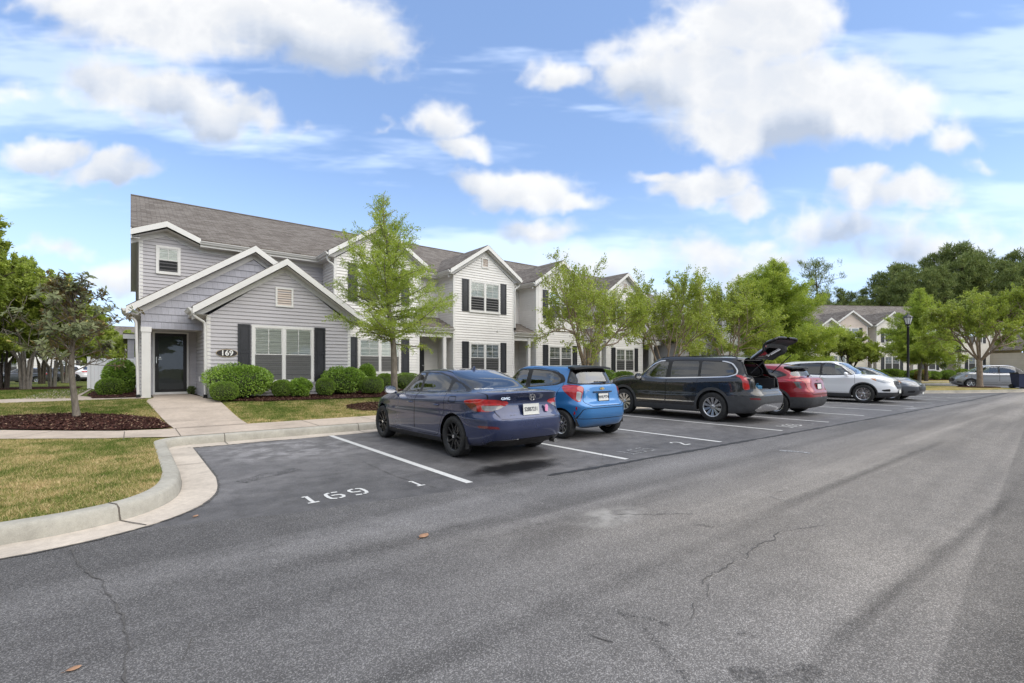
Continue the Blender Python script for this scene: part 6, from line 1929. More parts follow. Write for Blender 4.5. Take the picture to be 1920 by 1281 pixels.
def lens(name, col, rough=.12, em=0, ribs=True):
    def fn(N, o):
        co = obj_co(N); sx = N.n('ShaderNodeSeparateXYZ'); N.t.links.new(co, sx.inputs[0])
        wv = N.n('ShaderNodeTexWave'); N.t.links.new(co, wv.inputs['Vector']); wv.inputs['Scale'].default_value = 14; wv.bands_direction = 'Z'
        n_ = N.noise(co, 9, 3, .6)
        k = N.m('MULTIPLY', N.lin(wv.outputs[1], 0, 1, .72, 1.15), N.lin(n_, .3, .7, .65, 1.3))
        sc = N.n('ShaderNodeVectorMath', operation='SCALE'); sc.inputs[0].default_value = col; N.t.links.new(k, sc.inputs['Scale'])
        pbsdf(N, o, sc.outputs[0], rough, 0, .6, 1.0)
    return mat(name, fn)
M_LRED = lens('lamp_red', (.42, .012, .014)); M_LDRED = lens('lamp_dark_red', (.13, .006, .010)); M_LCLR = lens('lamp_clear', (.42, .42, .42)); M_LSMK2 = lens('lamp_clear_grey', (.20, .19, .185)); M_LSMK = lens('lamp_smoked', (.07, .07, .07)); M_LAMB = lens('lamp_amber', (.50, .20, .04)); M_LHEAD = lens('lamp_head', (.36, .38, .41), .06)

def make_wheel(parent, x, y, R, wd, rimR, style, side, front=False):
    """side=+1: outer face toward +x"""
    w = MB(); h = wd/2; s_ = side
    pr = [(rimR-.005, -h*.86), (rimR+.012, -h*.97), (R-.035, -h), (R-.012, -h*.90), (R, -h*.62), (R+.0, h*.62), (R-.012, h*.90), (R-.035, h), (rimR+.012, h*.97), (rimR-.005, h*.86)]
    w.lathe([(r, a*s_) for r, a in pr], 'x', 40, (0, 0, 0), closed=True)
    wh = bpy.data.objects.new('wheel', None); C.objects.link(wh); wh.parent = parent; wh.location = (x, y, R); wh.empty_display_size = .1
    w.build('tyre', M_TYRE, wh, auto=35)
    f = h*.80
    rm = MB(); rm.lathe([(rimR-.028, (f-.012)*s_), (rimR-.02, f*s_), (rimR, (f+.008)*s_), (rimR+.004, (f-.01)*s_), (rimR-.012, (f-.045)*s_), (rimR-.03, -h*.7*s_), (rimR-.04, -h*.7*s_), (rimR-.034, (f-.05)*s_)], 'x', 40, closed=True)
    m = M_RIMB if style['m'] == 'black' else M_RIMS
    n = style['n']; m2 = M_RIMB
    def spoke(a0, a1, w0, w1, r0, r1, x0, x1, th=.022, mb=rm):
        p = []
        for r, a, wv_ in ((r0, a0, w0), (r1, a1, w1)):
            c, sn = math.cos(a), math.sin(a); t = (-sn, c)
            for sg in (-1, 1): p.append((r*c+t[0]*wv_*sg, r*sn+t[1]*wv_*sg))
        A = [(x0*s_, p[0][0], p[0][1]), (x0*s_, p[1][0], p[1][1]), (x1*s_, p[3][0], p[3][1]), (x1*s_, p[2][0], p[2][1])]
        mb.prism(A, (-th*s_, 0, 0))
    for k in range(n):
        a = 2*math.pi*k/n+style.get('rot', .3)
        if style['k'] == 'double':
            dl = style.get('dl', .30); spoke(a-.10, a-dl, .013, .014, .055, rimR-.018, f-.022, f-.006); spoke(a+.10, a+dl, .013, .014, .055, rimR-.018, f-.022, f-.006)
        elif style['k'] == 'y':
            spoke(a, a, .026, .018, .05, rimR*.5, f-.025, f-.012); spoke(a, a-.26, .014, .016, rimR*.46, rimR-.018, f-.012, f-.006); spoke(a, a+.26, .014, .016, rimR*.46, rimR-.018, f-.012, f-.006)
        elif style['k'] == 'petal':
            spoke(a, a, .016, .044, .05, rimR-.018, f-.03, f-.006)
        else: spoke(a, a, .022, .026, .05, rimR-.018, f-.03, f-.006)
    rm.lathe([(.001, (f-.004)*s_), (.034, (f-.006)*s_), (.062, (f-.022)*s_), (.066, (f-.06)*s_)], 'x', 20)
    rm.build('rim', m, wh, auto=40)
    d = MB(); d.lathe([(.001, (f-.075)*s_), (rimR*.70, (f-.075)*s_), (rimR*.70, (f-.10)*s_)], 'x', 28); d.lathe([(rimR-.035, (f-.13)*s_), (.01, (f-.13)*s_)], 'x', 28); d.build('brake_disc', M_DISC if style.get('disc', True) else M_RIMD, wh, auto=40)
    cp = MB(); cp.lathe([(.001, (f+.002)*s_), (.026, (f+.001)*s_), (.028, (f-.006)*s_)], 'x', 16); cp.build('hub_cap', M_CHROME, wh)
    lg = MB()
    for k in range(5):
        a = 2*math.pi*k/5; lg.lathe([(.001, (f-.004)*s_), (.008, (f-.004)*s_), (.008, (f-.02)*s_)], 'x', 6, (0, .046*math.cos(a), .046*math.sin(a)))
    lg.build('lug_nuts', M_RIMD, wh)
    return wh

def wheel_well(mb, y, R, w_, side, zc, zb=.2):
    n = 20; a0 = math.asin(min(.9, max(0, zc-zb-.05)/(R+.045))); x0, x1 = (.50*side, (w_-.075)*side); Rr = R+.045
    P = [(x, y+Rr*math.cos(a), zc+Rr*math.sin(a)) for a in [-a0+(math.pi+2*a0)*k/n for k in range(n+1)] for x in (x0, x1)]
    i = [mb.vert(p) for p in P]
    for k in range(n): mb.face((i[2*k], i[2*k+1], i[2*k+3], i[2*k+2]))
    c = mb.vert((x0, y, zc)); 
    for k in range(n): mb.face((c, i[2*k], i[2*k+2]))

def seat(parent, x, y, z, m, h=.62, wd=.50, face=1):
    s_ = MB()
    s_.box(x-wd/2, x+wd/2, y-.05, y+.48*face if face > 0 else y+.05, z, z+.16)
    a, b = (y-.05, y-.20)
    s_.prism([(x-wd/2, y, z+.10), (x+wd/2, y, z+.10), (x+wd/2*.85, y-.16, z+h), (x-wd/2*.85, y-.16, z+h)], (0, -.12, 0))
    s_.box(x-.13, x+.13, y-.29, y-.19, z+h+.03, z+h+.20); s_.tube([(x-.05, y-.24, z+h-.05), (x-.05, y-.24, z+h+.06)], .008, 5); s_.tube([(x+.05, y-.24, z+h-.05), (x+.05, y-.24, z+h+.06)], .008, 5)
    return s_.build('seat', m, parent, bevel=.03)

def plate(parent, x, y, z, text, tilt=0, sx=1, back=True, col=None, wdt=.305):
    """licence plate facing -y (rear of a car that faces +y)"""
    p = bpy.data.objects.new('licence_plate', None); C.objects.link(p); p.parent = parent; p.location = (x, y, z); p.rotation_euler = (tilt, 0, 0 if back else math.pi)
    mb = MB(); mb.box(-wdt/2, wdt/2, -.006, 0, -.077, .077); mb.build('plate', M_PLATE, p)
    fr = MB(); 
    for a in ((-.162, .162, .072, .085), (-.162, .162, -.085, -.072)): fr.box(a[0], a[1], -.010, -.004, a[2], a[3])
    fr.box(-.162, -.150, -.010, -.004, -.072, .072); fr.box(.150, .162, -.010, -.004, -.072, .072); fr.build('plate_frame', M_BPLAST if col is None else col, p)
    if text: text_mesh('plate_text', text, .085, M_PLTXT, p, (0, -.008, -.002), ext=.0006, bold=.002, sx=.80)
    return p

def mirror(parent, sx, x, y, z, m, sc=1.0):
    """door mirror housing; glass faces the rear (-y)"""
    mb = MB(); n = 14
    w_, h_, d_ = .115*sc, .078*sc, .10*sc
    for k, (t, s_) in enumerate(((-.0, .97), (.25, 1.0), (.6, .86), (.88, .5), (1.0, .12))):
        row = [(x+sx*w_*.9+w_*s_*math.copysign(abs(math.cos(a))**.75, math.cos(a)), y+d_*t, z+h_*s_*math.copysign(abs(math.sin(a))**.8, math.sin(a))) for a in [2*math.pi*j/n for j in range(n)]]
        ids = [mb.vert(p) for p in row]
        if k:
            for j in range(n): mb.face((prev[j], prev[(j+1) % n], ids[(j+1) % n], ids[j]))
        prev = ids
        if k == 0: first = ids
    mb.face(prev)
    mb.tube([(x-sx*.03, y+.04, z-.055*sc), (x+sx*.07, y+.04, z-.045*sc)], [.03, .022], 8)
    o = mb.build('door_mirror', m, parent, auto=50)
    g_ = MB(); g_.poly([(x+sx*w_*.9+w_*.90*math.copysign(abs(math.cos(a))**.75, math.cos(a)), y-.004, z+h_*.88*math.copysign(abs(math.sin(a))**.8, math.sin(a))) for a in [2*math.pi*j/n for j in range(n)]])
    g_.build('mirror_glass', M_CHROME, o)
    return o

def handle(parent, sx, x, y, z, m=None, L_=.19):
    mb = MB(); mb.tube([(x*sx, y-L_/2, z), ((x+.028)*sx, y-L_/2+.03, z+.003), ((x+.032)*sx, y, z+.005), ((x+.028)*sx, y+L_/2-.03, z+.003), (x*sx, y+L_/2, z)], [.010, .012, .013, .012, .010], 8)
    return mb.build('door_handle', m or M_BPLAST, parent, smooth=True)

def build_car(name, label, cat, p, group=None):
    """p: dict with rings, taper, wheel data, glass and lamp polygons; the car faces +y at build time"""
    root = thing(name, label, cat, (0, 0, 0), 0, group)
    G_, qs = car_surface(p['rings'], p['taper'], p.get('nth', 46), p.get('nsub', 5), p.get('yc', 0.0))
    S_ = Soup(G_, qs)
    yF, yR, R = p['yF'], p['yR'], p['R']; zc = R; AR = p.get('AR', R+.055)
    for y in (yF, yR): S_.cut('body', None, circ(y, zc+.01, AR, .5))
    gv0, gv1 = p['glassV']
    # openings
    for (nm, kind, P_) in p['cuts']:
        src = 'body'
        if isinstance(nm, tuple): nm, src = nm
        if kind == 'side': S_.cut(src, nm, side_poly(P_))
        elif kind == 'rear': S_.cut(src, nm, rear_poly(P_[0], P_[1]))
        elif kind == 'front': S_.cut(src, nm, front_poly(P_[0], P_[1]))
        elif kind == 'sr': S_.cut(src, nm, sr_poly(P_))
        elif kind == 'sf': S_.cut(src, nm, sf_poly(P_))
        elif kind == 'fn': S_.cut(src, nm, P_)
    # arch trim
    if p.get('archtrim'):
        for y in (yF, yR): S_.cut('body', 'cladding', circ(y, zc+.01, AR+p['archtrim'], .5))
    # doors with dark gaps round them
    for i, P_ in enumerate(p['doors']):
        lo = f'door{i}'
        S_.cut('body', 'gap', side_poly(P_, .5, .005)); S_.cut('gap', lo, side_poly(P_, .5, -.005))
    pm = p['paint']
    for (sd_, cond) in p.get('lines', []):
        g_ = p.get('gapw', .006)
        S_.cut('body', 't1', lambda A: np.minimum(sd_(A)+g_, cond(A))); S_.cut('t1', 't2', lambda A: sd_(A)-g_)
        S_.regions['gap'] = S_.regions.get('gap', [])+S_.regions.pop('t1', []); S_.regions['body'] += S_.regions.pop('t2', [])
    regs = S_.regions
    S_.obj('body', ['body', 'gap', 'under'], [pm, M_GAP, M_BPLAST], root)
    if 'cladding' in regs: S_.obj('cladding', ['cladding'], [M_PLAST], root, off=.006)
    doorobj = {}
    for i, P_ in enumerate(p['doors']):
        for sd in (1, -1):
            o = S_.obj('door', [f'door{i}'], [pm], root, sides=(sd,)); doorobj[(i, sd)] = o
    gm = p.get('glass', {})
    for nm, (oname, m_, both) in p['parts'].items():
        if nm not in regs: continue
        off = .003 if both != 'o' else .010
        if both == 'c': S_.obj(oname, [nm], [m_], root, off=.0)
        elif both == 'co': S_.obj(oname, [nm], [m_], root, off=.006)
        else:
            for sd in (1, -1): S_.obj(oname, [nm], [m_], root, sides=(sd,), off=.004 if both == 'po' else 0)
    # wells, floor and cabin
    for y in (yF, yR):
        for sd in (1, -1): mb = MB(); wheel_well(mb, y, AR, p['W']/2, sd, zc+.01, p['zb']); mb.build('wheel_liner', M_WELL, root)
    y0, y1 = p['cabin']; zf = p.get('zfloor', .42); wi = p['W']/2-.16
    mb = MB(); mb.box(-wi, wi, y0, y1, zf-.05, zf); mb.box(-wi, wi, y1-.12, y1, zf, p.get('zdash', .88)); mb.box(-wi, -wi+.04, y0, y1-.1, zf, p['zbelt']-.10); mb.box(wi-.04, wi, y0, y1-.1, zf, p['zbelt']-.10)
    if not p.get('openback'): mb.box(-wi, wi, y0, y0+.05, zf, p['zbelt']-.06)
    if p.get('shelf'): a = p['shelf']; mb.box(-wi+.02, wi-.02, a[0], a[1], a[2]-.03, a[2])
    mb.build('cabin_trim', M_SEAT, root)
    for (x, y, z) in p['seats']: seat(root, x, y, z, p.get('seatm', M_SEAT))
    sw = MB(); ys, zs = y1-.42, p.get('zdash', .88)-.02
    P_ = [(-.36+.17*math.cos(a), ys-.05*math.sin(a), zs+.165*math.sin(a)) for a in [2*math.pi*k/20 for k in range(21)]]; sw.tube(P_, .014, 6, cap=False); sw.tube([(-.36, ys+.22, zs-.08), (-.36, ys, zs)], .03, 6); sw.box(-.50, -.22, ys-.01, ys+.01, zs-.02, zs+.02); sw.build('steering_wheel', M_BPLAST, root)
    for y, fr in ((yF, True), (yR, False)):
        for sd in (1, -1): make_wheel(root, sd*(p['W']/2-p['tw']/2-.012), y, R, p['tw'], p['rim'], p['style'], sd, fr)
    return root, S_, doorobj

def greenhouse_regions(W, belt, A, Cc): pass

# ---- dark blue sedan
def civic():
    rings = [
     (1.95, -2.05, .55, 4, 5, [(-2.1, .19), (2, .19)], 0),
     (2.10, -2.17, .84, 4.6, 6, [(-2.2, .255), (-1.6, .21), (1.6, .17), (2.2, .20)], 0),
     (2.22, -2.27, .885, 4.6, 6.5, [(-2.3, .34), (-1.6, .29), (1.6, .27), (2.3, .30)], 0),
     (2.27, -2.315, .899, 4.4, 6.5, [(-2.3, .50), (-1, .47), (1.2, .45), (2.3, .44)], 0),
     (2.26, -2.31, .900, 4.4, 6.5, [(-2.3, .63), (-1, .62), (1.2, .60), (2.3, .56)], 0),
     (2.22, -2.235, .893, 4.2, 6.2, [(-2.3, .735), (-1, .735), (1.2, .70), (2.3, .62)], 0),
     (2.15, -2.20, .897, 4.0, 6.0, [(-2.3, .89), (-1.4, .865), (-.2, .83), (1.2, .79), (1.9, .735), (2.2, .67)], 0),
     (2.10, -2.288, .866, 3.8, 5.2, [(-2.3, 1.025), (-1.7, .975), (-.2, .905), (1.0, .865), (1.7, .80), (2.1, .71)], .012),
     (2.00, -2.235, .840, 3.6, 5.0, [(-2.3, 1.045), (-1.7, 1.005), (-.2, .945), (1.0, .895), (1.6, .85), (2.0, .76)], .018),
     (1.45, -1.98, .812, 4.0, 4.8, [(-2.0, 1.045), (-1.5, 1.025), (-.2, .965), (1.0, .925), (1.5, .885)], .030),
     (1.03, -1.74, .785, 4.6, 4.6, [(-1.8, 1.045), (-1.3, 1.03), (-.2, .985), (1.05, .95)], .018),
     (.62, -1.28, .690, 4.8, 4.8, [(-1.35, 1.22), (-.2, 1.20), (.7, 1.16)], .015),
     (.30, -.82, .590, 5.0, 5.0, [(-.9, 1.345), (-.2, 1.362), (.3, 1.345)], .012),
     (.22, -.74, .545, 5.0, 5.0, [(-.8, 1.365), (-.2, 1.385), (.25, 1.365)], .012),
     (.05, -.45, .28, 3, 3, [(-.5, 1.402), (.1, 1.402)], .006),
     (-.15, -.22, .02, 2, 2, [(-.3, 1.412), (0, 1.412)], 0)]
    taper = [(-2.32, .93), (-1.7, .985), (-.9, 1.0), (1.0, 1.0), (1.7, .985), (2.3, .91)]
    belt = lambda y: .985+.03*(-y)/1.3 if y < 0 else .985-.02*y
    wins = {
     'wf': [(.90, .975), (-.045, .995), (-.045, 1.325), (.15, 1.325), (.42, 1.23), (.72, 1.08)],
     'wr': [(-.14, .997), (-1.00, 1.020), (-1.00, 1.205), (-.80, 1.275), (-.55, 1.320), (-.14, 1.333)],
     'wq': [(-1.075, 1.022), (-1.42, 1.040), (-1.44, 1.055), (-1.20, 1.165), (-1.075, 1.185)]}
    dlo = [(.98, .960), (-.1, .980), (-1.45, 1.020), (-1.54, 1.045), (-1.27, 1.160), (-.95, 1.265), (-.55, 1.340), (-.05, 1.352), (.22, 1.340), (.48, 1.245), (.82, 1.065)]
    d0 = rnd([(1.02, .30), (-.085, .285), (-.085, .80), (-.10, 1.37), (.24, 1.37), (1.00, .97), (1.06, .80)], .05)
    d1 = rnd([(-.095, .285), (-.93, .30), (-1.00, .50), (-1.12, .72), (-1.10, .95), (-1.02, 1.30), (-.60, 1.37), (-.11, 1.37)], .06)
    ARs = rnd([(-1.56, .27), (-1.50, .32), (1.5, .30), (1.5, .24), (-1.4, .24)], .01)
    p = dict(rings=rings, taper=taper, zb=.20, yF=1.3675, yR=-1.3675, R=.325, AR=.365, W=1.80, tw=.225, rim=.235, paint=M_PBLUE,
      glassV=(10, 12), cabin=(-1.55, 1.0), zbelt=1.0, zfloor=.35, zdash=.90, shelf=(-1.75, -1.15, 1.01),
      style=dict(k='double', n=5, m='black', dl=.34, rot=.35), nth=64, nsub=6,
      seats=[(-.37, .02, .38), (.37, .02, .38), (-.36, -.80, .42), (.36, -.80, .42)],
      cuts=[('dlo', 'fn', lambda A: np.minimum(np.minimum(sdp(dlo, A[:, 1:3]), A[:, 0]-.5), A[:, 6]-9.55)),
            (('wf', 'dlo'), 'side', rnd(wins['wf'], .03)), (('wr', 'dlo'), 'side', rnd(wins['wr'], .03)), (('wq', 'dlo'), 'side', rnd(wins['wq'], .02)),
            ('ws', 'fn', lambda A: np.minimum(np.minimum(A[:, 6]-10.12, 11.93-A[:, 6]), np.minimum(.60+(A[:, 1]-.3)*.22-A[:, 0], A[:, 1]-.2))),
            ('rw', 'fn', lambda A: np.minimum(np.minimum(A[:, 6]-10.10, 11.90-A[:, 6]), np.minimum(.555+(-.9-A[:, 1])*.20-A[:, 0], -.6-A[:, 1]))),
            ('tl', 'sr', [(.40, .868), (.40, .905), (.62, .938), (.95, .945), (1.17, .918), (1.19, .900), (1.02, .775), (.95, .752), (.70, .757), (.55, .80), (.46, .845)]),
            (('tlc', 'tl'), 'sr', [(.46, .850), (.68, .848), (.84, .845), (.82, .765), (.68, .762), (.54, .80)]),
            (('tld', 'tl'), 'sr', [(1.18, .885), (.93, .875), (.90, .74), (1.0, .74)]),
            ('rec', 'rear', (rnd([(-.1, .862), (.38, .862), (.52, .80), (.60, .665), (.57, .650), (-.1, .650)], .02), -1.5)),
            ('hl', 'sf', rnd([(.50, .62), (.55, .70), (.95, .735), (1.12, .745), (1.10, .70), (.9, .64)], .02)),
            ('gr', 'front', (rnd([(-.1, .60), (.50, .60), (.48, .66), (-.1, .67)], .02), 1.6)),
            ('gr2', 'front', (rnd([(-.1, .28), (.55, .28), (.60, .46), (-.1, .48)], .03), 1.6)),
            ('rf', 'sr', [(.60, .505), (.66, .545), (.97, .550), (1.00, .53), (.96, .512)]),
            ('dif', 'rear', ([(-.1, .20), (.74, .20), (.70, .315), (.62, .330), (-.1, .330)], -1.5)),
            ('sill', 'fn', lambda A: np.minimum(.262+.010*np.clip(-A[:, 1], 0, 2)-A[:, 2], 1.5-np.abs(A[:, 1])))],
      doors=[d0, d1],
      lines=[(lambda A: sdp([(-1, .652), (.575, .652), (.655, .80), (.70, .93), (.70, 1.3), (-1, 1.3)], A[:, [0, 2]]), lambda A: np.minimum(-1.78-A[:, 1], 9.9-A[:, 6])),
             (lambda A: .68-A[:, 0]+(A[:, 1]-1.0)*-.05, lambda A: np.minimum(np.minimum(A[:, 1]-1.02, A[:, 6]-6.8), 2.0-A[:, 1])),
             (lambda A: sdp(rnd([(-1.22, .955), (-1.42, .965), (-1.44, .87), (-1.24, .87)], .03), A[:, 1:3]), lambda A: A[:, 0]-.5)],
      parts={'dlo': ('window_trim', M_BPLAST, 'p'), 'wf': ('side_window', M_CGC, 'p'), 'wr': ('side_window', M_CGL, 'p'), 'wq': ('side_window', M_CGL, 'p'), 'ws': ('windscreen', M_CGC, 'c'), 'rw': ('rear_window', M_CGL, 'c'),
             'tl': ('taillight', M_LRED, 'po'), 'tlc': ('reversing_light', M_LSMK2, 'po'), 'tld': ('tail_reflector', M_LDRED, 'po'), 'rec': ('plate_recess', M_PBLUE, 'c'), 'hl': ('headlight', M_LHEAD, 'po'), 'gr': ('grille', M_BPLAST, 'co'), 'gr2': ('lower_grille', M_BPLAST, 'co'),
             'rf': ('bumper_reflector', M_LDRED, 'po'), 'dif': ('rear_diffuser', M_BPLAST, 'co'), 'sill': ('sill', M_BPLAST, 'po')})
    root, S_, dr = build_car('blue_sedan', 'dark blue four door sedan with black rims parked nearest, rear toward the road', 'car', p)
    for (i, sd), o in dr.items(): handle(o, sd, .893, -.0+(.08 if i == 0 else -.86), .80, M_PBLUE)
    for sd in (1, -1): mirror(root, sd, .86*sd, .76, 1.0, M_PBLUE)
    plate(root, .0, -2.262, .775, 'S28B7231', rad(-4), col=M_PLATE)
    text_mesh('emblem_text', 'CIVIC', .048, M_CHROME, root, (-.50, -2.262, .955), (rad(84), 0, rad(-3)), .002, .002, sx=1.35)
    em = MB(); 
    for s_ in (-1, 1): em.prism([(s_*.040, -2.30, 1.0), (s_*.026, -2.30, 1.0), (s_*.018, -2.293, .925), (s_*.030, -2.293, .925)], (0, .02, 0))
    em.box(-.026, .026, -2.297, -2.28, .957, .969)
    P_ = [(.058*math.cos(a)*(1-.12*math.sin(a)*-1), -2.296, .962+.048*math.sin(a)) for a in [2*math.pi*k/20 for k in range(21)]]; em.tube(P_, .0045, 5, cap=False)
    em.build('emblem', M_CHROME, root)
    text_mesh('dealer_badge', 'EX  CVT', .026, M_CHROME, root, (-.36, -2.262, .695), ext=.001, bold=.001)
    st = MB(); st.lathe([(.001, -2.256), (.034, -2.256), (.034, -2.25)], 'y', 12, (.335, 0, .80)); st.box(.305, .365, -2.258, -2.25, .725, .775); st.build('pink_sticker', M_STKR, root)
    ws_ = text_mesh('window_sticker', 'HORRY GEORGETOWN', .042, M_WSTK, root, (-.50, -1.70, 1.085), (rad(33), 0, 0), .0008, 0, sx=.8)
    fin = MB(); fin.prism([(-.022, -.66, 1.392), (.022, -.66, 1.392), (.004, -.70, 1.455), (-.004, -.70, 1.455)], (0, -.01, 0)); fin.prism([(0.004, -.62, 1.395), (-.004, -.62, 1.395), (-.004, -.71, 1.455), (.004, -.71, 1.455)], (0, 0, .004))
    fm = MB(); n0 = [fm.vert(q) for q in ((0, -.54, 1.393), (-.026, -.66, 1.388), (0, -.735, 1.388), (.026, -.66, 1.388), (0, -.705, 1.452), (0, -.66, 1.447))]
    for f in ((0, 1, 5), (0, 5, 3), (1, 2, 4), (1, 4, 5), (3, 5, 4), (3, 4, 2), (0, 3, 2, 1)): fm.face([n0[q] for q in f])
    fm.build('shark_fin_antenna', M_PBLUE, root)
    for sd in (1, -1): mf = MB(); mf.box(sd*.84-.03, sd*.84+.03, -1.75, -1.735, .17, .36); mf.build('mud_flap', M_BPLAST, root)
    ex = MB(); ex.tube([(.52, -2.15, .24), (.52, -2.27, .24)], .035, 12); ex.build('exhaust_pipe', M_DISC, root)
    root.location = (4.88, 7.90, .004)
    return root
blue_car = civic()

# ---- crossovers, hatchbacks and the rest share one set of plan rings
def hatch_rings(q):
    yf, yr, w = q['yf'], q['yr'], q['W']/2; zb, zn, zc, yc_, bl, br_ = q['zb'], q['zn'], q['zc'], q['yc'], q['bf'], q['br']
    t = q['tail']; yh, yrr, ze, zt, wr = q['yh'], q['yrr'], q['ze'], q['zt'], q['wr']; zs, zsr = q['zs'], q['zsr']
    nf, nr = q.get('nf', 4.6), q.get('nr', 6.2); k = q.get('nose', 0)
    return [
     (yf-.30, yr+.30, .55, 4, 5, [(yr, zb), (yf, zb)], 0),
     (yf-.16-k*.3, yr+.13, w-.055, nf, nr, [(yr, zb+.07), (yr+.7, zb+.01), (yf-.8, zb), (yf, zb+.05)], 0),
     (yf-.05-k*.1, yr+.04, w-.014, nf, nr, [(yr, zb+.17), (yr+.7, zb+.12), (yf-.8, zb+.11), (yf, zb+.15)], 0),
     (yf, yr, w-.001, nf, nr, [(yr, .50+q.get('dz', 0)), (0, .49), (yf, .47+q.get('dz', 0))], 0),
     (yf-.005, yr+.005, w, nf, nr, [(yr, .64+q.get('dz', 0)), (0, .63), (yf, .60+q.get('dz', 0))], 0),
     (yf-.03-k*.3, yr+t[0], w-.006, nf, nr, [(yr, .76+q.get('dz', 0)), (0, .76), (yf, zn-.20)], 0),
     (yf-.07-k*.8, yr+t[1], w-.003, nf-.2, nr-.3, [(yr, zsr), (0, zs), (yc_, (zs+zc)/2-.08), (yf-.4, zn-.06), (yf, zn-.10)], 0),
     (yf-.12-k*1.2, yr+t[2], w-.030, nf-.5, nr-.5, [(yr, br_-.05), (0, bl-.07), (yc_, zc-.09), (yf-.4, zn+.01), (yf, zn-.03)], .008),
     (yf-.22-k*1.6, yr+t[3], w-.055, nf-.7, nr-.8, [(yr, br_-.02), (0, bl-.03), (yc_, zc-.05), (yf-.4, zn+.045), (yf, zn)], .016),
     (yc_+(yf-yc_)*.45, yr+t[4], w-.085, nf-.6, nr-1, [(yr, br_), (0, bl-.01), (yc_, zc-.02), (yc_+(yf-yc_)*.45, (zc*.62+zn*.38)+.02)], .028),
     (yc_, yr+t[5], w-.115, 4.6, nr-1.2, [(yr, br_+.02), (0, bl+.01), (yc_, zc)], .016),
     (yh+(yc_-yh)*.45, yr+t[5]+(yrr-yr-t[5])*.5, w-.115-(w-.115-wr)*.42, 4.8, 5, [(yr, (br_+ze)/2+.02), (0, (bl+ze)/2+.02), (yh+(yc_-yh)*.45, (zc+ze)/2+.02)], .014),
     (yh, yrr, wr, 5.2, 5.4, [(yrr, ze+q.get('rr', -.01)), (0, ze+.012), (yh, ze-.012)], .010),
     (yh-.08, yrr+.06, wr-.05, 5, 5, [(yrr, ze+.02+q.get('rr', -.01)), (0, zt-.016), (yh-.08, ze+.008)], .012),
     (yh-.35, yrr+.5, wr*.45, 3, 3, [(yrr+.5, zt-.004), (yh-.35, zt-.006)], .004),
     ((yh+yrr)/2+.1, (yh+yrr)/2-.1, .02, 2, 2, [(-1, zt), (1, zt)], 0)]

def std_glass(q, dlo, wins, wsx=None):
    wr = q['wr']; w = q['W']/2
    c = [('dlo', 'fn', lambda A: np.minimum(np.minimum(sdp(rnd(dlo, .05), A[:, 1:3]), A[:, 0]-.4), A[:, 6]-9.3))]
    for i, P_ in enumerate(wins): c.append(((f'w{i}', 'dlo'), 'side', rnd(P_, .035)))
    c.append(('ws', 'fn', lambda A: np.minimum(np.minimum(A[:, 6]-10.1, 11.92-A[:, 6]), np.minimum(wr-.02+(A[:, 1]-q['yh'])*.20-A[:, 0], A[:, 1]-q['yh']+.1))))
    return c
def parts_for(n, tint=None, dark=True):
    d = {'dlo': ('window_trim', M_BPLAST, 'p'), 'ws': ('windscreen', M_CGC, 'c')}
    for i in range(n): d[f'w{i}'] = ('side_window', (M_CGC if i == 0 else (M_CGD if dark else M_CGL)), 'p')
    return d
def wiper(root, x, y, z, L_=.30, tilt=.2):
    mb = MB(); mb.tube([(x, y, z), (x-L_*.5, y-.015, z+.02)], .010, 5); mb.box(x-L_, x+.02, y-.022, y-.010, z+.012, z+.030); mb.tube([(x, y+.03, z), (x, y-.02, z)], .022, 8)
    mb.build('rear_wiper', M_BPLAST, root)
def spoiler(root, w_, y, z, d=.20, m=None, th=.045, drop=.02):
    mb = MB(); n = 9
    for k in range(n):
        x0, x1 = -w_+2*w_*k/n, -w_+2*w_*(k+1)/n; f0, f1 = 1-(2*k/n-1)**4*.5, 1-(2*(k+1)/n-1)**4*.5
        c0, c1 = .03*(1-(2*k/n-1)**2), .03*(1-(2*(k+1)/n-1)**2)
        mb.prism([(x0, y+.12, z+c0), (x1, y+.12, z+c1), (x1, y-d*f1, z-drop+c1), (x0, y-d*f0, z-drop+c0)], (0, 0, -th))
    return mb.build('rear_spoiler', m or M_BPLAST, root, auto=40)
def lamp_block(x0, x1, z0, z1): return [(x0, z0), (x1, z0), (x1, z1), (x0, z1)]

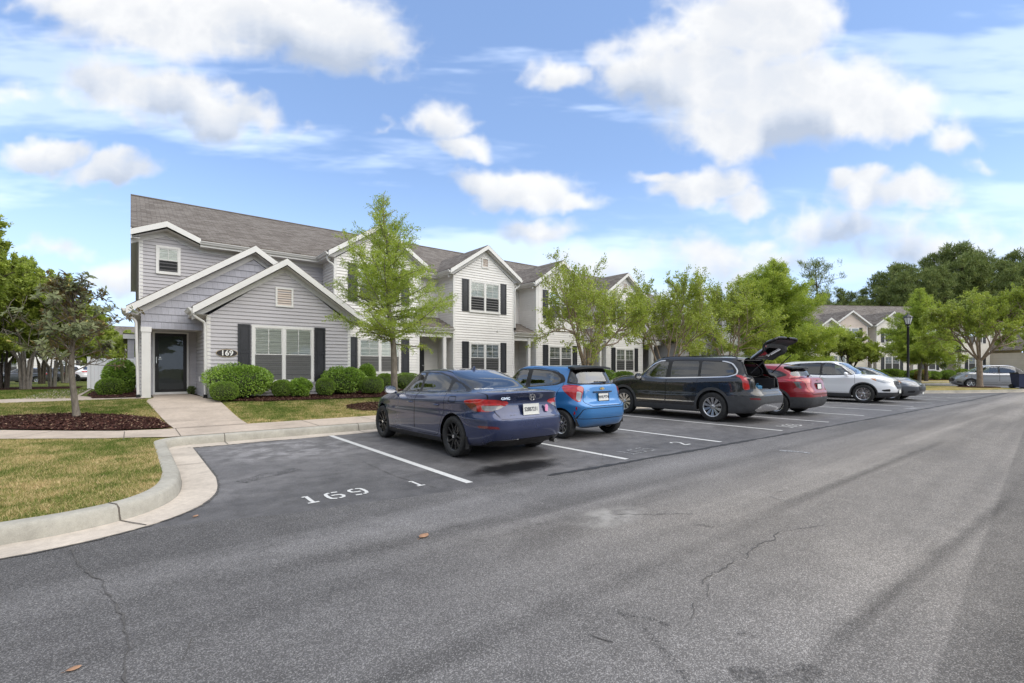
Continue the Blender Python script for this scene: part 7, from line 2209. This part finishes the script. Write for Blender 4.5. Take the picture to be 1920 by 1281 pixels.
def spark():
    q = dict(yf=1.89, yr=-1.75, W=1.60, zb=.20, zn=.80, zc=1.02, yc=.98, bf=.98, br=1.08, zs=.88, zsr=.96, tail=(.12, .145, .155, .165, .18, .21), yh=.45, yrr=-1.33, ze=1.40, zt=1.475, wr=.565, dz=.02, rr=.0)
    dlo = [(1.02, .955), (0, .985), (-.95, 1.06), (-1.18, 1.14), (-1.10, 1.27), (-.85, 1.355), (-.3, 1.40), (.25, 1.395), (.55, 1.30), (.85, 1.12)]
    wins = [[(.86, .985), (.02, 1.00), (-.02, 1.37), (.25, 1.372), (.50, 1.29)], [(-.13, 1.01), (-.90, 1.075), (-1.04, 1.13), (-1.04, 1.20), (-.95, 1.27), (-.72, 1.34), (-.16, 1.375)]]
    d0 = rnd([(.95, .28), (-.05, .27), (-.09, 1.41), (.28, 1.41), (.95, .96)], .05); d1 = rnd([(-.06, .27), (-.78, .29), (-.86, .60), (-1.10, .90), (-1.15, 1.20), (-.9, 1.36), (-.3, 1.42), (-.10, 1.42)], .06)
    cuts = std_glass(q, dlo, wins)+[
      ('rw', 'rear', (rnd([(-.1, 1.085), (.56, 1.10), (.60, 1.14), (.50, 1.385), (-.1, 1.40)], .05), -1.2)),
      ('rwt', 'rear', (rnd([(-.1, 1.07), (.60, 1.085), (.66, 1.15), (.60, 1.44), (-.1, 1.46)], .05), -1.2)),
      ('tl', 'sr', rnd([(.50, 1.04), (.52, .98), (.60, .76), (.66, .735), (.76, .80), (.94, .96), (.96, 1.02), (.86, 1.065), (.66, 1.075)], .03)),
      (('tlc', 'tl'), 'sr', rnd([(.555, .935), (.66, .955), (.69, .80), (.655, .755), (.61, .765)], .02)),
      ('rfx', 'sr', rnd([(.80, .50), (.84, .50), (.78, .66), (.74, .66)], .01)),
      ('hl', 'sf', rnd([(.50, .66), (.60, .80), (.95, .88), (.98, .84), (.80, .68)], .03)),
      ('gr', 'front', (rnd([(-.1, .36), (.42, .36), (.46, .62), (-.1, .64)], .03), 1.3))]
    rings = hatch_rings(q)
    p = dict(rings=rings, taper=[(-1.75, .955), (-1.2, .99), (-.6, 1.0), (.8, 1.0), (1.3, .985), (1.9, .92)], zb=.22, yF=1.1925, yR=-1.1925, R=.285, AR=.325, W=1.60, tw=.18, rim=.19, paint=M_PCYAN,
      glassV=(10, 12), cabin=(-1.40, .95), zbelt=1.02, zfloor=.36, zdash=.98, style=dict(k='double', n=5, m='silver', dl=.3), nth=56, nsub=6,
      seats=[(-.33, .0, .42), (.33, .0, .42), (-.32, -.75, .45), (.32, -.75, .45)], cuts=cuts, doors=[d0, d1],
      lines=[(lambda A: sdp(rnd([(-1, .665), (.44, .665), (.56, .73), (.50, 1.04), (.66, 1.10), (.66, 1.6), (-1, 1.6)], .04), A[:, [0, 2]]), lambda A: -1.2-A[:, 1]),
             (lambda A: sdp(rnd([(-1, .40), (.70, .42), (.62, .60), (.56, .62), (-1, .63)], .03), A[:, [0, 2]]), lambda A: -1.5-A[:, 1])],
      parts=dict(parts_for(2, dark=False), **{'rw': ('rear_window', M_CGL, 'c'), 'rwt': ('window_surround', M_BPLAST, 'c'), 'tl': ('taillight', M_LRED, 'po'), 'tlc': ('reversing_light', M_LCLR, 'po'), 'rfx': ('bumper_reflector', M_LRED, 'po'), 'hl': ('headlight', M_LHEAD, 'po'), 'gr': ('grille', M_BPLAST, 'co')}))
    # the dark surround is cut first, then the pane from it
    p['cuts'][p['cuts'].index(cuts[len(wins)+2])] = cuts[len(wins)+3]; p['cuts'][len(wins)+3] = (('rw', 'rwt'), 'rear', (rnd([(-.1, 1.095), (.55, 1.11), (.59, 1.15), (.50, 1.36), (-.1, 1.375)], .05), -1.2))
    root, S_, dr = build_car('blue_hatchback', 'bright blue compact hatchback with red tail lamps beside the dark blue sedan', 'car', p)
    for (i, sd), o in dr.items():
        if i == 0: handle(o, sd, .797, .05, .84, M_PCYAN)
    for sd in (1, -1): mirror(root, sd, .78*sd, .72, 1.03, M_PCYAN, .9)
    spoiler(root, .55, -1.30, 1.44, .14, M_BPLAST, .04)
    plate(root, 0, surf_y(S_, 0, .83)-.022, .83, 'WHU*374', rad(-4), wdt=.29)
    rp = MB(); yy = surf_y(S_, 0, .915); rp.box(-.27, .27, yy-.03, yy+.02, .925, .945); rp.build('plate_light_bar', M_BPLAST, root)
    e = MB(); yy = surf_y(S_, 0, 1.0); e.box(-.065, .065, yy-.014, yy+.01, .985, 1.01); e.box(-.024, .024, yy-.017, yy+.01, .970, 1.025); e.build('emblem', M_GOLDB, root)
    wiper(root, .12, surf_y(S_, .1, 1.12)-.03, 1.115, .34)
    text_mesh('model_badge', 'SPARK', .030, M_CHROME, root, (-.42, surf_y(S_, .42, .965)-.012, .965), (rad(84), 0, 0), .001)
    a = MB(); a.tube([(0, -.95, 1.46), (0, -1.20, 1.64)], .005, 5); a.box(-.02, .02, -1.0, -.90, 1.45, 1.475); a.build('antenna', M_BPLAST, root)
    root.location = (7.50, 8.06, .004)
    return root
cyan_car = spark()

def telluride():
    q = dict(yf=2.40, yr=-2.60, W=1.99, zb=.24, zn=1.03, zc=1.20, yc=1.18, bf=1.11, br=1.19, zs=1.02, zsr=1.08, tail=(.08, .12, .13, .14, .16, .19), yh=.52, yrr=-2.16, ze=1.665, zt=1.74, wr=.70, dz=.07, nf=5.4, nr=6.4)
    dlo = [(1.05, 1.085), (0, 1.11), (-1.80, 1.165), (-2.02, 1.24), (-2.03, 1.36), (-1.88, 1.545), (-1.7, 1.60), (-.6, 1.655), (.25, 1.64), (.48, 1.55), (.78, 1.34)]
    wins = [[(.90, 1.13), (.02, 1.145), (-.02, 1.60), (.22, 1.60), (.43, 1.52), (.68, 1.33)], [(-.13, 1.15), (-.98, 1.17), (-.98, 1.60), (-.15, 1.615)], [(-1.06, 1.17), (-1.76, 1.195), (-1.93, 1.26), (-1.93, 1.36), (-1.80, 1.52), (-1.66, 1.565), (-1.06, 1.60)]]
    d0 = rnd([(1.10, .48), (-.04, .46), (-.07, 1.66), (.30, 1.66), (1.08, 1.08)], .06); d1 = rnd([(-.05, .46), (-.96, .50), (-1.02, 1.0), (-1.02, 1.62), (-.08, 1.64)], .06)
    def chrome(A):
        s_ = sdp(rnd(dlo, .05), A[:, 1:3]); return np.minimum(np.minimum(.030-s_, np.maximum(np.minimum(A[:, 1]+2.1, 1.20-A[:, 2]), np.maximum(-1.6-A[:, 1], np.minimum(A[:, 1]-.1, A[:, 2]-1.2)))), A[:, 0]-.4)
    gate = rnd([(-1, .86), (.60, .86), (.67, .94), (.69, 1.10), (.63, 1.3), (.52, 1.9), (-1, 1.9)], .05)
    cuts = std_glass(q, dlo, wins)+[(('chrome', 'dlo'), 'fn', chrome),
      ('gate', 'fn', lambda A: np.minimum(sdp(gate, A[:, [0, 2]]), -2.10-A[:, 1])),
      (('gglass', 'gate'), 'rear', (rnd([(-.1, 1.26), (.56, 1.26), (.50, 1.60), (-.1, 1.62)], .05), -2.0)),
      ('tl', 'sr', rnd([(.84, .86), (1.00, .86), (.97, 1.24), (.83, 1.24)], .04)),
      ('cladding', 'fn', lambda A: np.minimum(np.maximum(np.maximum(.40-A[:, 2], np.minimum(.70-A[:, 2], -1.86-A[:, 1])), np.minimum(.50-A[:, 2], A[:, 1]-1.9)), A[:, 2]*0+1)),
      (('skid', 'cladding'), 'rear', (rnd([(-.1, .30), (.62, .30), (.74, .36), (.62, .47), (.5, .50), (-.1, .50)], .03), -2.2)),
      (('rfx', 'cladding'), 'sr', rnd([(.64, .61), (.92, .62), (.94, .66), (.66, .665)], .015)),
      ('hl', 'sf', rnd([(.62, .74), (.62, 1.0), (1.05, 1.02), (1.08, .78)], .04)), ('gr', 'front', (rnd([(-.1, .62), (.55, .62), (.60, .98), (-.1, 1.0)], .05), 1.8))]
    p = dict(rings=hatch_rings(q), taper=[(-2.6, .955), (-1.9, .99), (-1, 1.0), (1.2, 1.0), (1.8, .985), (2.4, .925)], zb=.28, yF=1.45, yR=-1.45, R=.385, AR=.435, archtrim=.075, W=1.99, tw=.245, rim=.265, paint=M_PBLK,
      glassV=(10, 12), cabin=(-1.30, 1.05), zbelt=1.15, zfloor=.50, zdash=1.10, style=dict(k='petal', n=10, m='silver', disc=False), nth=60, nsub=6, openback=True,
      seats=[(-.40, .10, .58), (.40, .10, .58), (-.42, -.80, .60), (.42, -.80, .60)], cuts=cuts, doors=[d0, d1],
      lines=[(lambda A: sdp(rnd([(-1.42, 1.00), (-1.62, 1.01), (-1.62, .84), (-1.44, .84)], .03), A[:, 1:3]), lambda A: A[:, 0]-.5)],
      parts=dict(parts_for(3), **{'chrome': ('window_chrome', M_CHROME, 'po'), 'tl': ('taillight', M_LRED, 'po'), 'skid': ('skid_plate', M_CHROME, 'co'), 'rfx': ('bumper_reflector', M_LDRED, 'po'), 'hl': ('headlight', M_LHEAD, 'po'), 'gr': ('grille', M_BPLAST, 'co')}))
    root, S_, dr = build_car('black_suv', 'large black car with its tailgate raised, showing the loaded cargo space', 'car', p)
    for (i, sd), o in dr.items():
        handle(o, sd, .99, .12 if i == 0 else -.82, 1.00, M_PBLK, .21)
        mb = MB(); y0, y1 = (-.03, 1.02) if i == 0 else (-.96, -.06); mb.box(sd*.985-.010, sd*.985+.014, y0, y1, .485, .520); mb.build('door_chrome', M_CHROME, o)
    for sd in (1, -1):
        mirror(root, sd, .95*sd, .80, 1.17, M_PBLK, 1.15)
        r_ = MB(); r_.tube([(sd*.60, .30, 1.70), (sd*.60, .22, 1.735), (sd*.60, -1.8, 1.735), (sd*.60, -1.95, 1.69)], .016, 6); r_.build('roof_rail', M_BPLAST, root)
    # the raised tailgate
    hy, hz = -2.16, 1.70
    V_, F, N_, MI = S_.mesh(['gate'], (1, -1))
    tg = bpy.data.objects.new('tailgate', None); C.objects.link(tg); tg.parent = root; tg.location = (0, hy, hz); tg.empty_display_size = .1
    S_.obj('gate_panel', ['gate'], [M_PBLK], tg, loc=(0, hy, hz)).location = (0, 0, 0)
    S_.obj('rear_window', ['gglass'], [M_CGD], tg, loc=(0, hy, hz)).location = (0, 0, 0)
    V2 = []; 
    o = S_.obj('inner_panel', ['gate'], [M_PLAST], tg, off=-.07, loc=(0, hy, hz)); o.location = (0, 0, 0); o.scale = (.97, 1, .97)
    # edge strip between the outer and inner skins
    eb = MB(); gp_ = [(x, z) for x, z in gate if x > -.05]; 
    P_ = [(x, z) for x, z in gate if x >= 0]; P_ = sorted(P_, key=lambda a: math.atan2(a[1]-1.25, a[0]))
    A = S_.arr(); dd_ = np.abs(sdp(gate, A[:, [0, 2]])); sel = A[(dd_ < .006) & (A[:, 1] < -2.08) & (A[:, 0] > .01)]
    sel = sel[np.argsort(np.arctan2(sel[:, 2]-1.25, sel[:, 0]))]
    P_ = [tuple(v) for v in sel[::max(1, len(sel)//60), :3]]
    if len(P_) > 6:
        full = [(-x, y, z) for x, y, z in P_[::-1] if z > .9] ; 
        for sgn in (1, -1):
            sb = MB(); sb.tube([(sgn*x, y+.03, z) for x, y, z in P_], .028, 6); sb.build('door_seal', M_BPLAST, root, smooth=True)
            sb = MB(); sb.tube([(sgn*x*.985, y-hy+.02, z-hz) for x, y, z in P_], .028, 6); sb.build('gate_frame', M_BPLAST, tg, smooth=True)
    tg.rotation_euler = (rad(-100), 0, 0)
    for sd in (1, -1):
        st = MB(); st.tube([(sd*.60, -2.30, 1.28), (sd*.58, -2.78, 1.74)], .013, 6); st.build('gas_strut', M_BPLAST, root)
    # cargo space
    mb = MB(); mb.box(-.62, .62, -2.42, -1.30, .74, .80)
    for sd in (1, -1):
        a, b = (.60, .80) if sd > 0 else (-.80, -.60); mb.box(a, b, -2.36, -1.30, .80, 1.14)
    mb.box(-.62, .62, -1.36, -1.30, .80, 1.32); mb.box(-.42, -.16, -1.38, -1.32, 1.34, 1.50); mb.box(.16, .42, -1.38, -1.32, 1.34, 1.50)
    mb.build('cargo_trim', M_SEAT, root, bevel=.012)
    mb = MB(); mb.box(-.64, .64, -2.06, .42, 1.615, 1.63); mb.build('headliner', M_SEATL, root)
    mb = MB(); mb.box(-.66, .66, -2.46, -2.38, .80, .865); mb.build('load_sill', M_PLAST, root)
    root.location = (12.98, 8.02, .004)
    return root
black_car = telluride()
cx, cy = 12.98, 8.02
o = thing('folded_board', 'pale board leaning inside the open cargo space of the black car', 'board', (cx-.28, cy-2.16, .81), .25)
mb = MB(); mb.prism([(-.02, 0, 0), (.26, .0, 0), (-.16, .30, .36), (-.20, .28, .36)], (0, .02, 0)); mb.build('board', M_CONC, o)
mb = MB(); mb.prism([(-.03, -.02, .0), (.27, -.02, 0), (.27, -.02, .02), (-.03, -.02, .02)], (0, .02, 0)); mb.build('edge_band', M_TRIM if 'M_TRIM' in globals() else M_PLATE, o)
M_BOXB = simple('blue_bag', (.03, .16, .30), .6, var=.2); M_YEL = simple('yellow_bottle', (.45, .40, .06), .4)
o = thing('blue_bag', 'small blue bag at the back right of the open cargo space', 'bag', (cx+.20, cy-2.10, .80), 0)
mb = MB(); mb.box(-.13, .13, -.08, .08, 0, .15); mb.build('bag_body', M_BOXB, o, bevel=.035); mb = MB(); mb.tube([(-.06, 0, .14), (-.04, 0, .20), (.04, 0, .20), (.06, 0, .14)], .008, 5); mb.build('strap', M_BOXB, o)
o = thing('bottle', 'yellow green bottle standing in the middle of the open cargo space', 'bottle', (cx-.02, cy-2.05, .80), 0)
MB().lathe([(.001, 0), (.04, 0), (.042, .14), (.02, .19), (.018, .21)], 'z', 14).build('bottle_body', M_YEL, o, smooth=True); MB().lathe([(.02, .21), (.02, .24), (.001, .24)], 'z', 12).build('cap', M_PLATE, o)

def trax():
    q = dict(yf=1.83+.42, yr=-2.27, W=1.82, zb=.21, zn=.90, zc=1.06, yc=1.10, bf=1.02, br=1.13, zs=.93, zsr=1.04, tail=(.06, .11, .13, .15, .22, .36), yh=.45, yrr=-1.62, ze=1.48, zt=1.555, wr=.60, dz=.06, rr=-.05, nf=4.8)
    dlo = [(1.0, .985), (0, 1.02), (-1.25, 1.10), (-1.62, 1.19), (-1.40, 1.32), (-1.0, 1.40), (-.4, 1.455), (.22, 1.45), (.48, 1.36), (.8, 1.16)]
    wins = [[(.85, 1.03), (.02, 1.05), (-.02, 1.42), (.22, 1.425), (.45, 1.34)], [(-.13, 1.055), (-.95, 1.10), (-.95, 1.37), (-.16, 1.425)], [(-1.03, 1.105), (-1.22, 1.125), (-1.50, 1.20), (-1.3, 1.30), (-1.03, 1.36)]]
    d0 = rnd([(1.02, .42), (-.05, .40), (-.08, 1.47), (.28, 1.47), (1.0, 1.0)], .05); d1 = rnd([(-.06, .40), (-.90, .44), (-1.0, .75), (-1.06, 1.05), (-1.0, 1.42), (-.1, 1.47)], .05)
    cuts = std_glass(q, dlo, wins)+[
      ('rw', 'rear', (rnd([(-.1, 1.17), (.58, 1.17), (.62, 1.20), (.50, 1.41), (-.1, 1.43)], .04), -1.5)),
      ('tl', 'sr', rnd([(.52, .98), (.50, 1.05), (1.12, 1.085), (1.20, 1.06), (.98, 1.00), (.94, .86), (.84, .80), (.80, .82), (.86, .98)], .015)),
      (('tlb', 'tl'), 'sr', [(.78, 1.0), (.98, 1.02), (.96, .84), (.83, .78)]),
      ('cladding', 'fn', lambda A: np.maximum(np.maximum(.36-A[:, 2], np.minimum(.56-A[:, 2], -1.76-A[:, 1])), np.minimum(.45-A[:, 2], A[:, 1]-1.7))),
      (('skid', 'cladding'), 'rear', (rnd([(-.1, .36), (.60, .34), (.72, .44), (.66, .50), (-.1, .50)], .03), -1.9)),
      ('hl', 'sf', rnd([(.55, .80), (.60, .88), (1.02, .92), (1.0, .86)], .02)), ('gr', 'front', (rnd([(-.1, .46), (.55, .46), (.60, .78), (-.1, .80)], .05), 1.6))]
    p = dict(rings=hatch_rings(q), taper=[(-2.3, .945), (-1.7, .985), (-.9, 1.0), (1.1, 1.0), (1.7, .98), (2.25, .92)], zb=.25, yF=1.35, yR=-1.35, R=.345, AR=.39, archtrim=.065, W=1.82, tw=.225, rim=.235, paint=M_PRED,
      glassV=(10, 12), cabin=(-1.6, 1.0), zbelt=1.08, zfloor=.45, zdash=1.02, style=dict(k='double', n=5, m='silver', dl=.28), nth=52, nsub=5,
      seats=[(-.37, .05, .52), (.37, .05, .52), (-.37, -.80, .55), (.37, -.80, .55)], cuts=cuts, doors=[d0, d1],
      lines=[(lambda A: sdp(rnd([(-1, .64), (.55, .64), (.66, .78), (.70, 1.12), (.60, 1.6), (-1, 1.6)], .04), A[:, [0, 2]]), lambda A: -1.6-A[:, 1]),
             (lambda A: sdp(rnd([(-1, .80), (.24, .80), (.30, .95), (-1, .95)], .02), A[:, [0, 2]]), lambda A: -1.6-A[:, 1])],
      parts=dict(parts_for(3), **{'rw': ('rear_window', M_CGL, 'c'), 'tl': ('taillight', M_LRED, 'po'), 'tlb': ('lamp_housing', M_LSMK, 'po'), 'skid': ('skid_plate', M_PLAST, 'co'), 'hl': ('headlight', M_LHEAD, 'po'), 'gr': ('grille', M_BPLAST, 'co')}))
    root, S_, dr = build_car('red_suv', 'red crossover parked between the black car with raised tailgate and the white car', 'car', p)
    for (i, sd), o in dr.items(): handle(o, sd, .903, .08 if i == 0 else -.82, .93, M_PRED)
    for sd in (1, -1): mirror(root, sd, .86*sd, .74, 1.08, M_PRED)
    spoiler(root, .58, -1.58, 1.455, .24, M_BPLAST, .045, .03)
    plate(root, 0, surf_y(S_, 0, .87)-.02, .87, '', rad(-5)); wiper(root, .12, surf_y(S_, .1, 1.18)-.03, 1.175, .30); yy = surf_y(S_, 0, 1.04)
    pr_ = MB(); pr_.box(-.21, .21, surf_y(S_, .1, .96)-.012, -1.9, .95, .97); pr_.build('plate_light_bar', M_BPLAST, root)
    e = MB(); e.box(-.055, .055, yy-.014, yy+.01, 1.035, 1.055); e.box(-.02, .02, yy-.016, yy+.01, 1.02, 1.07); e.build('emblem', M_CHROME, root)
    root.location = (16.02, 7.62, .004)
    return root
red_car = trax()

def front_car(name, label, col, dim, loc, rz, style, hx=False, suv=True, cat='car'):
    """cars seen from the front or side; the nose faces +y at build time"""
    yf, yr, W_, H_, wb, bf, zn, zc, yc_ = dim; R = .37 if suv else .32
    ze = H_-.075; s_ = H_/1.6
    q = dict(yf=yf, yr=yr, W=W_, zb=.22 if suv else .18, zn=zn, zc=zc, yc=yc_, bf=bf, br=bf+.07, zs=bf-.10, zsr=bf-.02, tail=(.07, .11, .13, .16, .24, .34) if suv else (.04, .06, .05, .08, .30, .62), yh=yc_-.78, yrr=yr+(.55 if suv else 1.25), ze=ze, zt=H_, wr=W_*.325, dz=.06 if suv else 0, nf=3.9, nose=.12 if not suv else .06, rr=-.03)
    yh = q['yh']; dlo = [(yc_-.12, bf-.02), (0, bf), (yr+.95, bf+.05), (yr+.70, bf+.14), (yr+.95, ze-.10), (yr+1.3, ze-.04), (-.2, ze-.005), (yh-.22, ze-.02), (yh+.10, ze-.13), (yc_-.35, bf+.13)]
    zt_ = ze-.055
    wins = [[(yc_-.28, bf+.03), (-.08, bf+.04), (-.08, zt_), (yh-.22, zt_-.01), (yh+.06, ze-.16), (yc_-.42, bf+.12)], [(-.17, bf+.04), (-1.0, bf+.06), (-1.0, zt_-.01), (-.17, zt_)]]
    if suv: wins.append([(-1.08, bf+.06), (yr+.98, bf+.09), (yr+.84, bf+.15), (yr+1.02, ze-.14), (-1.08, zt_-.02)])
    d0 = rnd([(yc_-.08, .42), (-.11, .40), (-.12, ze-.0), (yh-.20, ze-.0), (yc_-.12, bf)], .05); d1 = rnd([(-.12, .40), (-.95, .44), (-1.04, bf), (-1.04, ze-.02), (-.14, ze)], .05)
    hl = rnd([(.50, zn-.17), (.60, zn-.06), (.95, zn+.005), (1.16, zn+.03), (1.10, zn-.06), (.80, zn-.17)], .03)
    cuts = std_glass(q, dlo, wins)+[('hl', 'sf', hl), (('hla', 'hl'), 'sf', [(1.02, zn-.10), (.98, zn+.1), (1.3, zn+.1), (1.3, zn-.1)]),
      ('gr', 'front', (rnd([(-.1, zn-.40), (.30, zn-.40), (.44, zn-.24), (.36, zn-.09), (-.1, zn-.08)], .04) if hx else rnd([(-.1, zn-.42), (.45, zn-.40), (.52, zn-.22), (-.1, zn-.17)], .04), yf-.6)),
      ('fog', 'sf', rnd([(.62, zn-.50), (.66, zn-.40), (.95, zn-.44), (.90, zn-.50)], .03)),
      ('tl', 'sr', rnd([(.50, bf-.10), (.50, bf+.03), (1.05, bf+.02), (.95, bf-.12)], .03)),
      ('rw', 'rear', (rnd([(-.1, bf+.14), (W_*.31, bf+.14), (W_*.26, ze-.08), (-.1, ze-.07)], .04), yr+.9 if suv else yr+1.5))]
    if suv: cuts.append(('cladding', 'fn', lambda A: np.maximum(np.maximum(.38-A[:, 2], np.minimum(.50-A[:, 2], yr+.5-A[:, 1])), np.minimum(.44-A[:, 2], A[:, 1]-yf+.55))))
    p = dict(rings=hatch_rings(q), taper=[(yr, .945), (yr+.6, .985), (-.9, 1.0), (yc_, 1.0), (yf-.55, .975), (yf, .88)], zb=q['zb']+.03, yF=wb/2, yR=-wb/2, R=R, AR=R+.045, W=W_, tw=.225, rim=R*.70, paint=col,
      glassV=(10, 12), cabin=(yr+.8, yc_-.08), zbelt=bf+.05, zfloor=.45, zdash=bf-.02, style=style, nth=50, nsub=5, archtrim=.05 if suv else None,
      seats=[(-.37, .0, bf-.50), (.37, .0, bf-.50), (-.37, -.82, bf-.48), (.37, -.82, bf-.48)], cuts=cuts, doors=[d0, d1],
      lines=[(lambda A: .72*W_/1.9+(yf-A[:, 1])*.06-A[:, 0], lambda A: np.minimum(np.minimum(A[:, 1]-yc_, A[:, 6]-6.6), 9.7-A[:, 6]))],
      parts=dict(parts_for(len(wins), dark=suv), **{'hl': ('headlight', M_LHEAD, 'po'), 'hla': ('turn_signal', M_LAMB, 'po'), 'gr': ('grille', M_BPLAST, 'co'), 'fog': ('fog_lamp_bezel', M_BPLAST, 'po'), 'tl': ('taillight', M_LRED, 'po'), 'rw': ('rear_window', M_CGL, 'c')}))
    root, S_, dr = build_car(name, label, cat, p)
    for (i, sd), o in dr.items(): handle(o, sd, W_/2-.003, -.0 if i == 0 else -.88, bf-.10, col)
    for sd in (1, -1): mirror(root, sd, (W_/2-.04)*sd, yc_-.42, bf+.07, col)
    g_ = MB()
    for k in range(4): z = zn-.37+.075*k; g_.box(-.33+.02*abs(k-1.5), .33-.02*abs(k-1.5), yf-.05, yf-.015, z, z+.012)
    g_.build('grille_bars', M_PLAST, root)
    em = MB(); em.lathe([(.001, 0), (.05, .0), (.052, -.01)], 'y', 16, (0, yf+.0, zn-.20)); em.build('emblem', M_CHROME, root)
    plate(root, 0, surf_y(S_, 0, zn-.50, False)+.02, zn-.50, '', 0, back=False); plate(root, 0, surf_y(S_, 0, bf-.25)-.02, bf-.25, '', 0)
    root.location = loc; root.rotation_euler = (0, 0, rz)
    return root
white_car = front_car('white_suv', 'white crossover parked nose out with an orange cornered headlight', M_PWHT, (2.40, -2.38, 1.93, 1.72, 2.85, 1.10, .98, 1.14, 1.25), (24.05, 7.65, .004), math.pi, dict(k='y', n=5, m='silver'), hx=True)
grey_car = front_car('grey_sedan', 'dark grey low car parked nose out just beyond the white crossover', M_PGRY, (2.35, -2.40, 1.84, 1.46, 2.80, .93, .84, 1.0, 1.30), (27.05, 7.40, .004), math.pi, dict(k='double', n=5, m='silver', dl=.3), suv=False)
silver_car = front_car('silver_minivan', 'silver minivan with a sloping nose parked behind the traffic island tree', M_PSLV, (2.28, -2.25, 1.75, 1.62, 2.75, 1.02, .86, 1.10, 1.45), (47.95, 5.25, .004), math.atan2(.42, .91), dict(k='y', n=5, m='silver'), suv=False)
def far_copy(src, loc, rz, label, name):
    c = copy_tree(src); c.name = name; c['label'] = label; c.location = loc; c.rotation_euler = (0, 0, rz); return c
def left_px(px, d): r_ = (px-960)/895.0; return (d*(FWD[0]+r_*RGT[0]), d*(FWD[1]+r_*RGT[1]), 0)
x, y, z = left_px(142, 50); far_copy(red_car, (x, y, -.02), rad(62), 'red crossover far off under the trees just left of the white fence', 'red_suv')
x, y, z = left_px(168, 53); far_copy(red_car, (x, y, -.02), rad(58), 'second red car far off, partly hidden behind the white fence', 'red_suv')
x, y, z = left_px(82, 47); far_copy(grey_car, (x, y, -.02), rad(66), 'dark sedan far off between the tree trunks at the left', 'grey_sedan')
x, y, z = left_px(52, 46); far_copy(grey_car, (x, y, -.02), rad(60), 'dark car far off at the left, farthest left of the parked cars', 'grey_sedan')
x, y, z = left_px(122, 49); far_copy(white_car, (x, y, -.02), rad(64), 'white car far off directly behind the magnolia trunk', 'white_suv')

# ---- lamp post, bin, flag
lp = thing('street_lamp', 'black lamp post with a glass lantern between the parking row and the cream houses', 'street lamp', (33.5, 6.95, .16))
MB().lathe([(.16, 0), (.16, .06), (.12, .10), (.11, .45), (.075, .55), (.06, .60), (.055, 3.45), (.07, 3.47), (.07, 3.52), (.045, 3.56), (.04, 3.62)], 'z', 14).build('pole', M_BLACKM if 'M_BLACKM' in globals() else M_BPLAST, lp, auto=40)
m_ = MB(); m_.lathe([(.001, 3.60), (.11, 3.62), (.13, 3.66), (.12, 3.68)], 'z', 8); m_.lathe([(.22, 4.02), (.24, 4.04), (.12, 4.15), (.05, 4.20), (.03, 4.27), (.001, 4.29)], 'z', 8)
for k in range(8):
    a = 2*math.pi*k/8; m_.tube([(.115*math.cos(a), .115*math.sin(a), 3.67), (.215*math.cos(a), .215*math.sin(a), 4.03)], .010, 4)
m_.build('lantern_cage', M_BPLAST, lp)
MB().lathe([(.105, 3.67), (.205, 4.03)], 'z', 8).build('lantern_glass', simple('frosted_glass', (.62, .63, .62), .3), lp)
bn = thing('wheeled_bin', 'dark blue and black wheeled bin cut off by the right edge of the picture', 'bin', (42.5, 3.42, .16), rad(-50))
m_ = MB(); m_.prism([(-.26, -.28, .10), (.26, -.28, .10), (.26, .28, .10), (-.26, .28, .10)], (0, 0, .01))
lo = [m_.vert(v) for v in ((-.24, -.26, .08), (.24, -.26, .08), (.24, .26, .08), (-.24, .26, .08))]; hi = [m_.vert(v) for v in ((-.31, -.34, .90), (.31, -.34, .90), (.31, .34, .90), (-.31, .34, .90))]
for k in range(4): m_.face((lo[k], lo[(k+1) % 4], hi[(k+1) % 4], hi[k]))
m_.build('bin_body', simple('bin_navy', (.012, .02, .06), .5), bn)
m_ = MB(); m_.prism([(-.33, -.38, .90), (-.33, .36, .90), (-.33, .34, .97), (-.33, -.30, 1.0)], (.66, 0, 0)); m_.tube([(-.22, .36, .90), (-.22, .43, .92), (.22, .43, .92), (.22, .36, .90)], .018, 6); m_.build('lid', M_BPLAST, bn)
for sd in (1, -1): MB().lathe([(.001, -.03), (.13, -.03), (.13, .03), (.001, .03)], 'x', 16, (sd*.29, .26, .13)).build('wheel', M_TYRE, bn)

fl = thing('striped_flag', 'small red and white striped flag hanging by a door of the cream row', 'flag', (*far2(20.75, .6), 0) if 'far2' in globals() else (50, 20, 0), -math.atan2(.513, .858))
MB().tube([(0, 0, 2.4), (0, -.35, 2.7)], .012, 6).build('flag_pole', M_PLATE, fl)
for k in range(7):
    m_ = MB(); z0 = 1.5+k*.15; m_.prism([(-.16, -.30, z0), (.16, -.30, z0+.16), (.16, -.30, z0+.235), (-.16, -.30, z0+.075)], (0, .008, 0)); m_.build('stripe', simple_cache('flag_red', (.45, .03, .04)) if 'simple_cache' in globals() else M_LRED, fl)
m_ = MB(); m_.prism([(-.17, -.285, 1.45), (.17, -.285, 1.45), (.17, -.285, 2.6), (-.17, -.285, 2.6)], (0, .006, 0)); m_.build('flag_cloth', M_PLATE, fl)
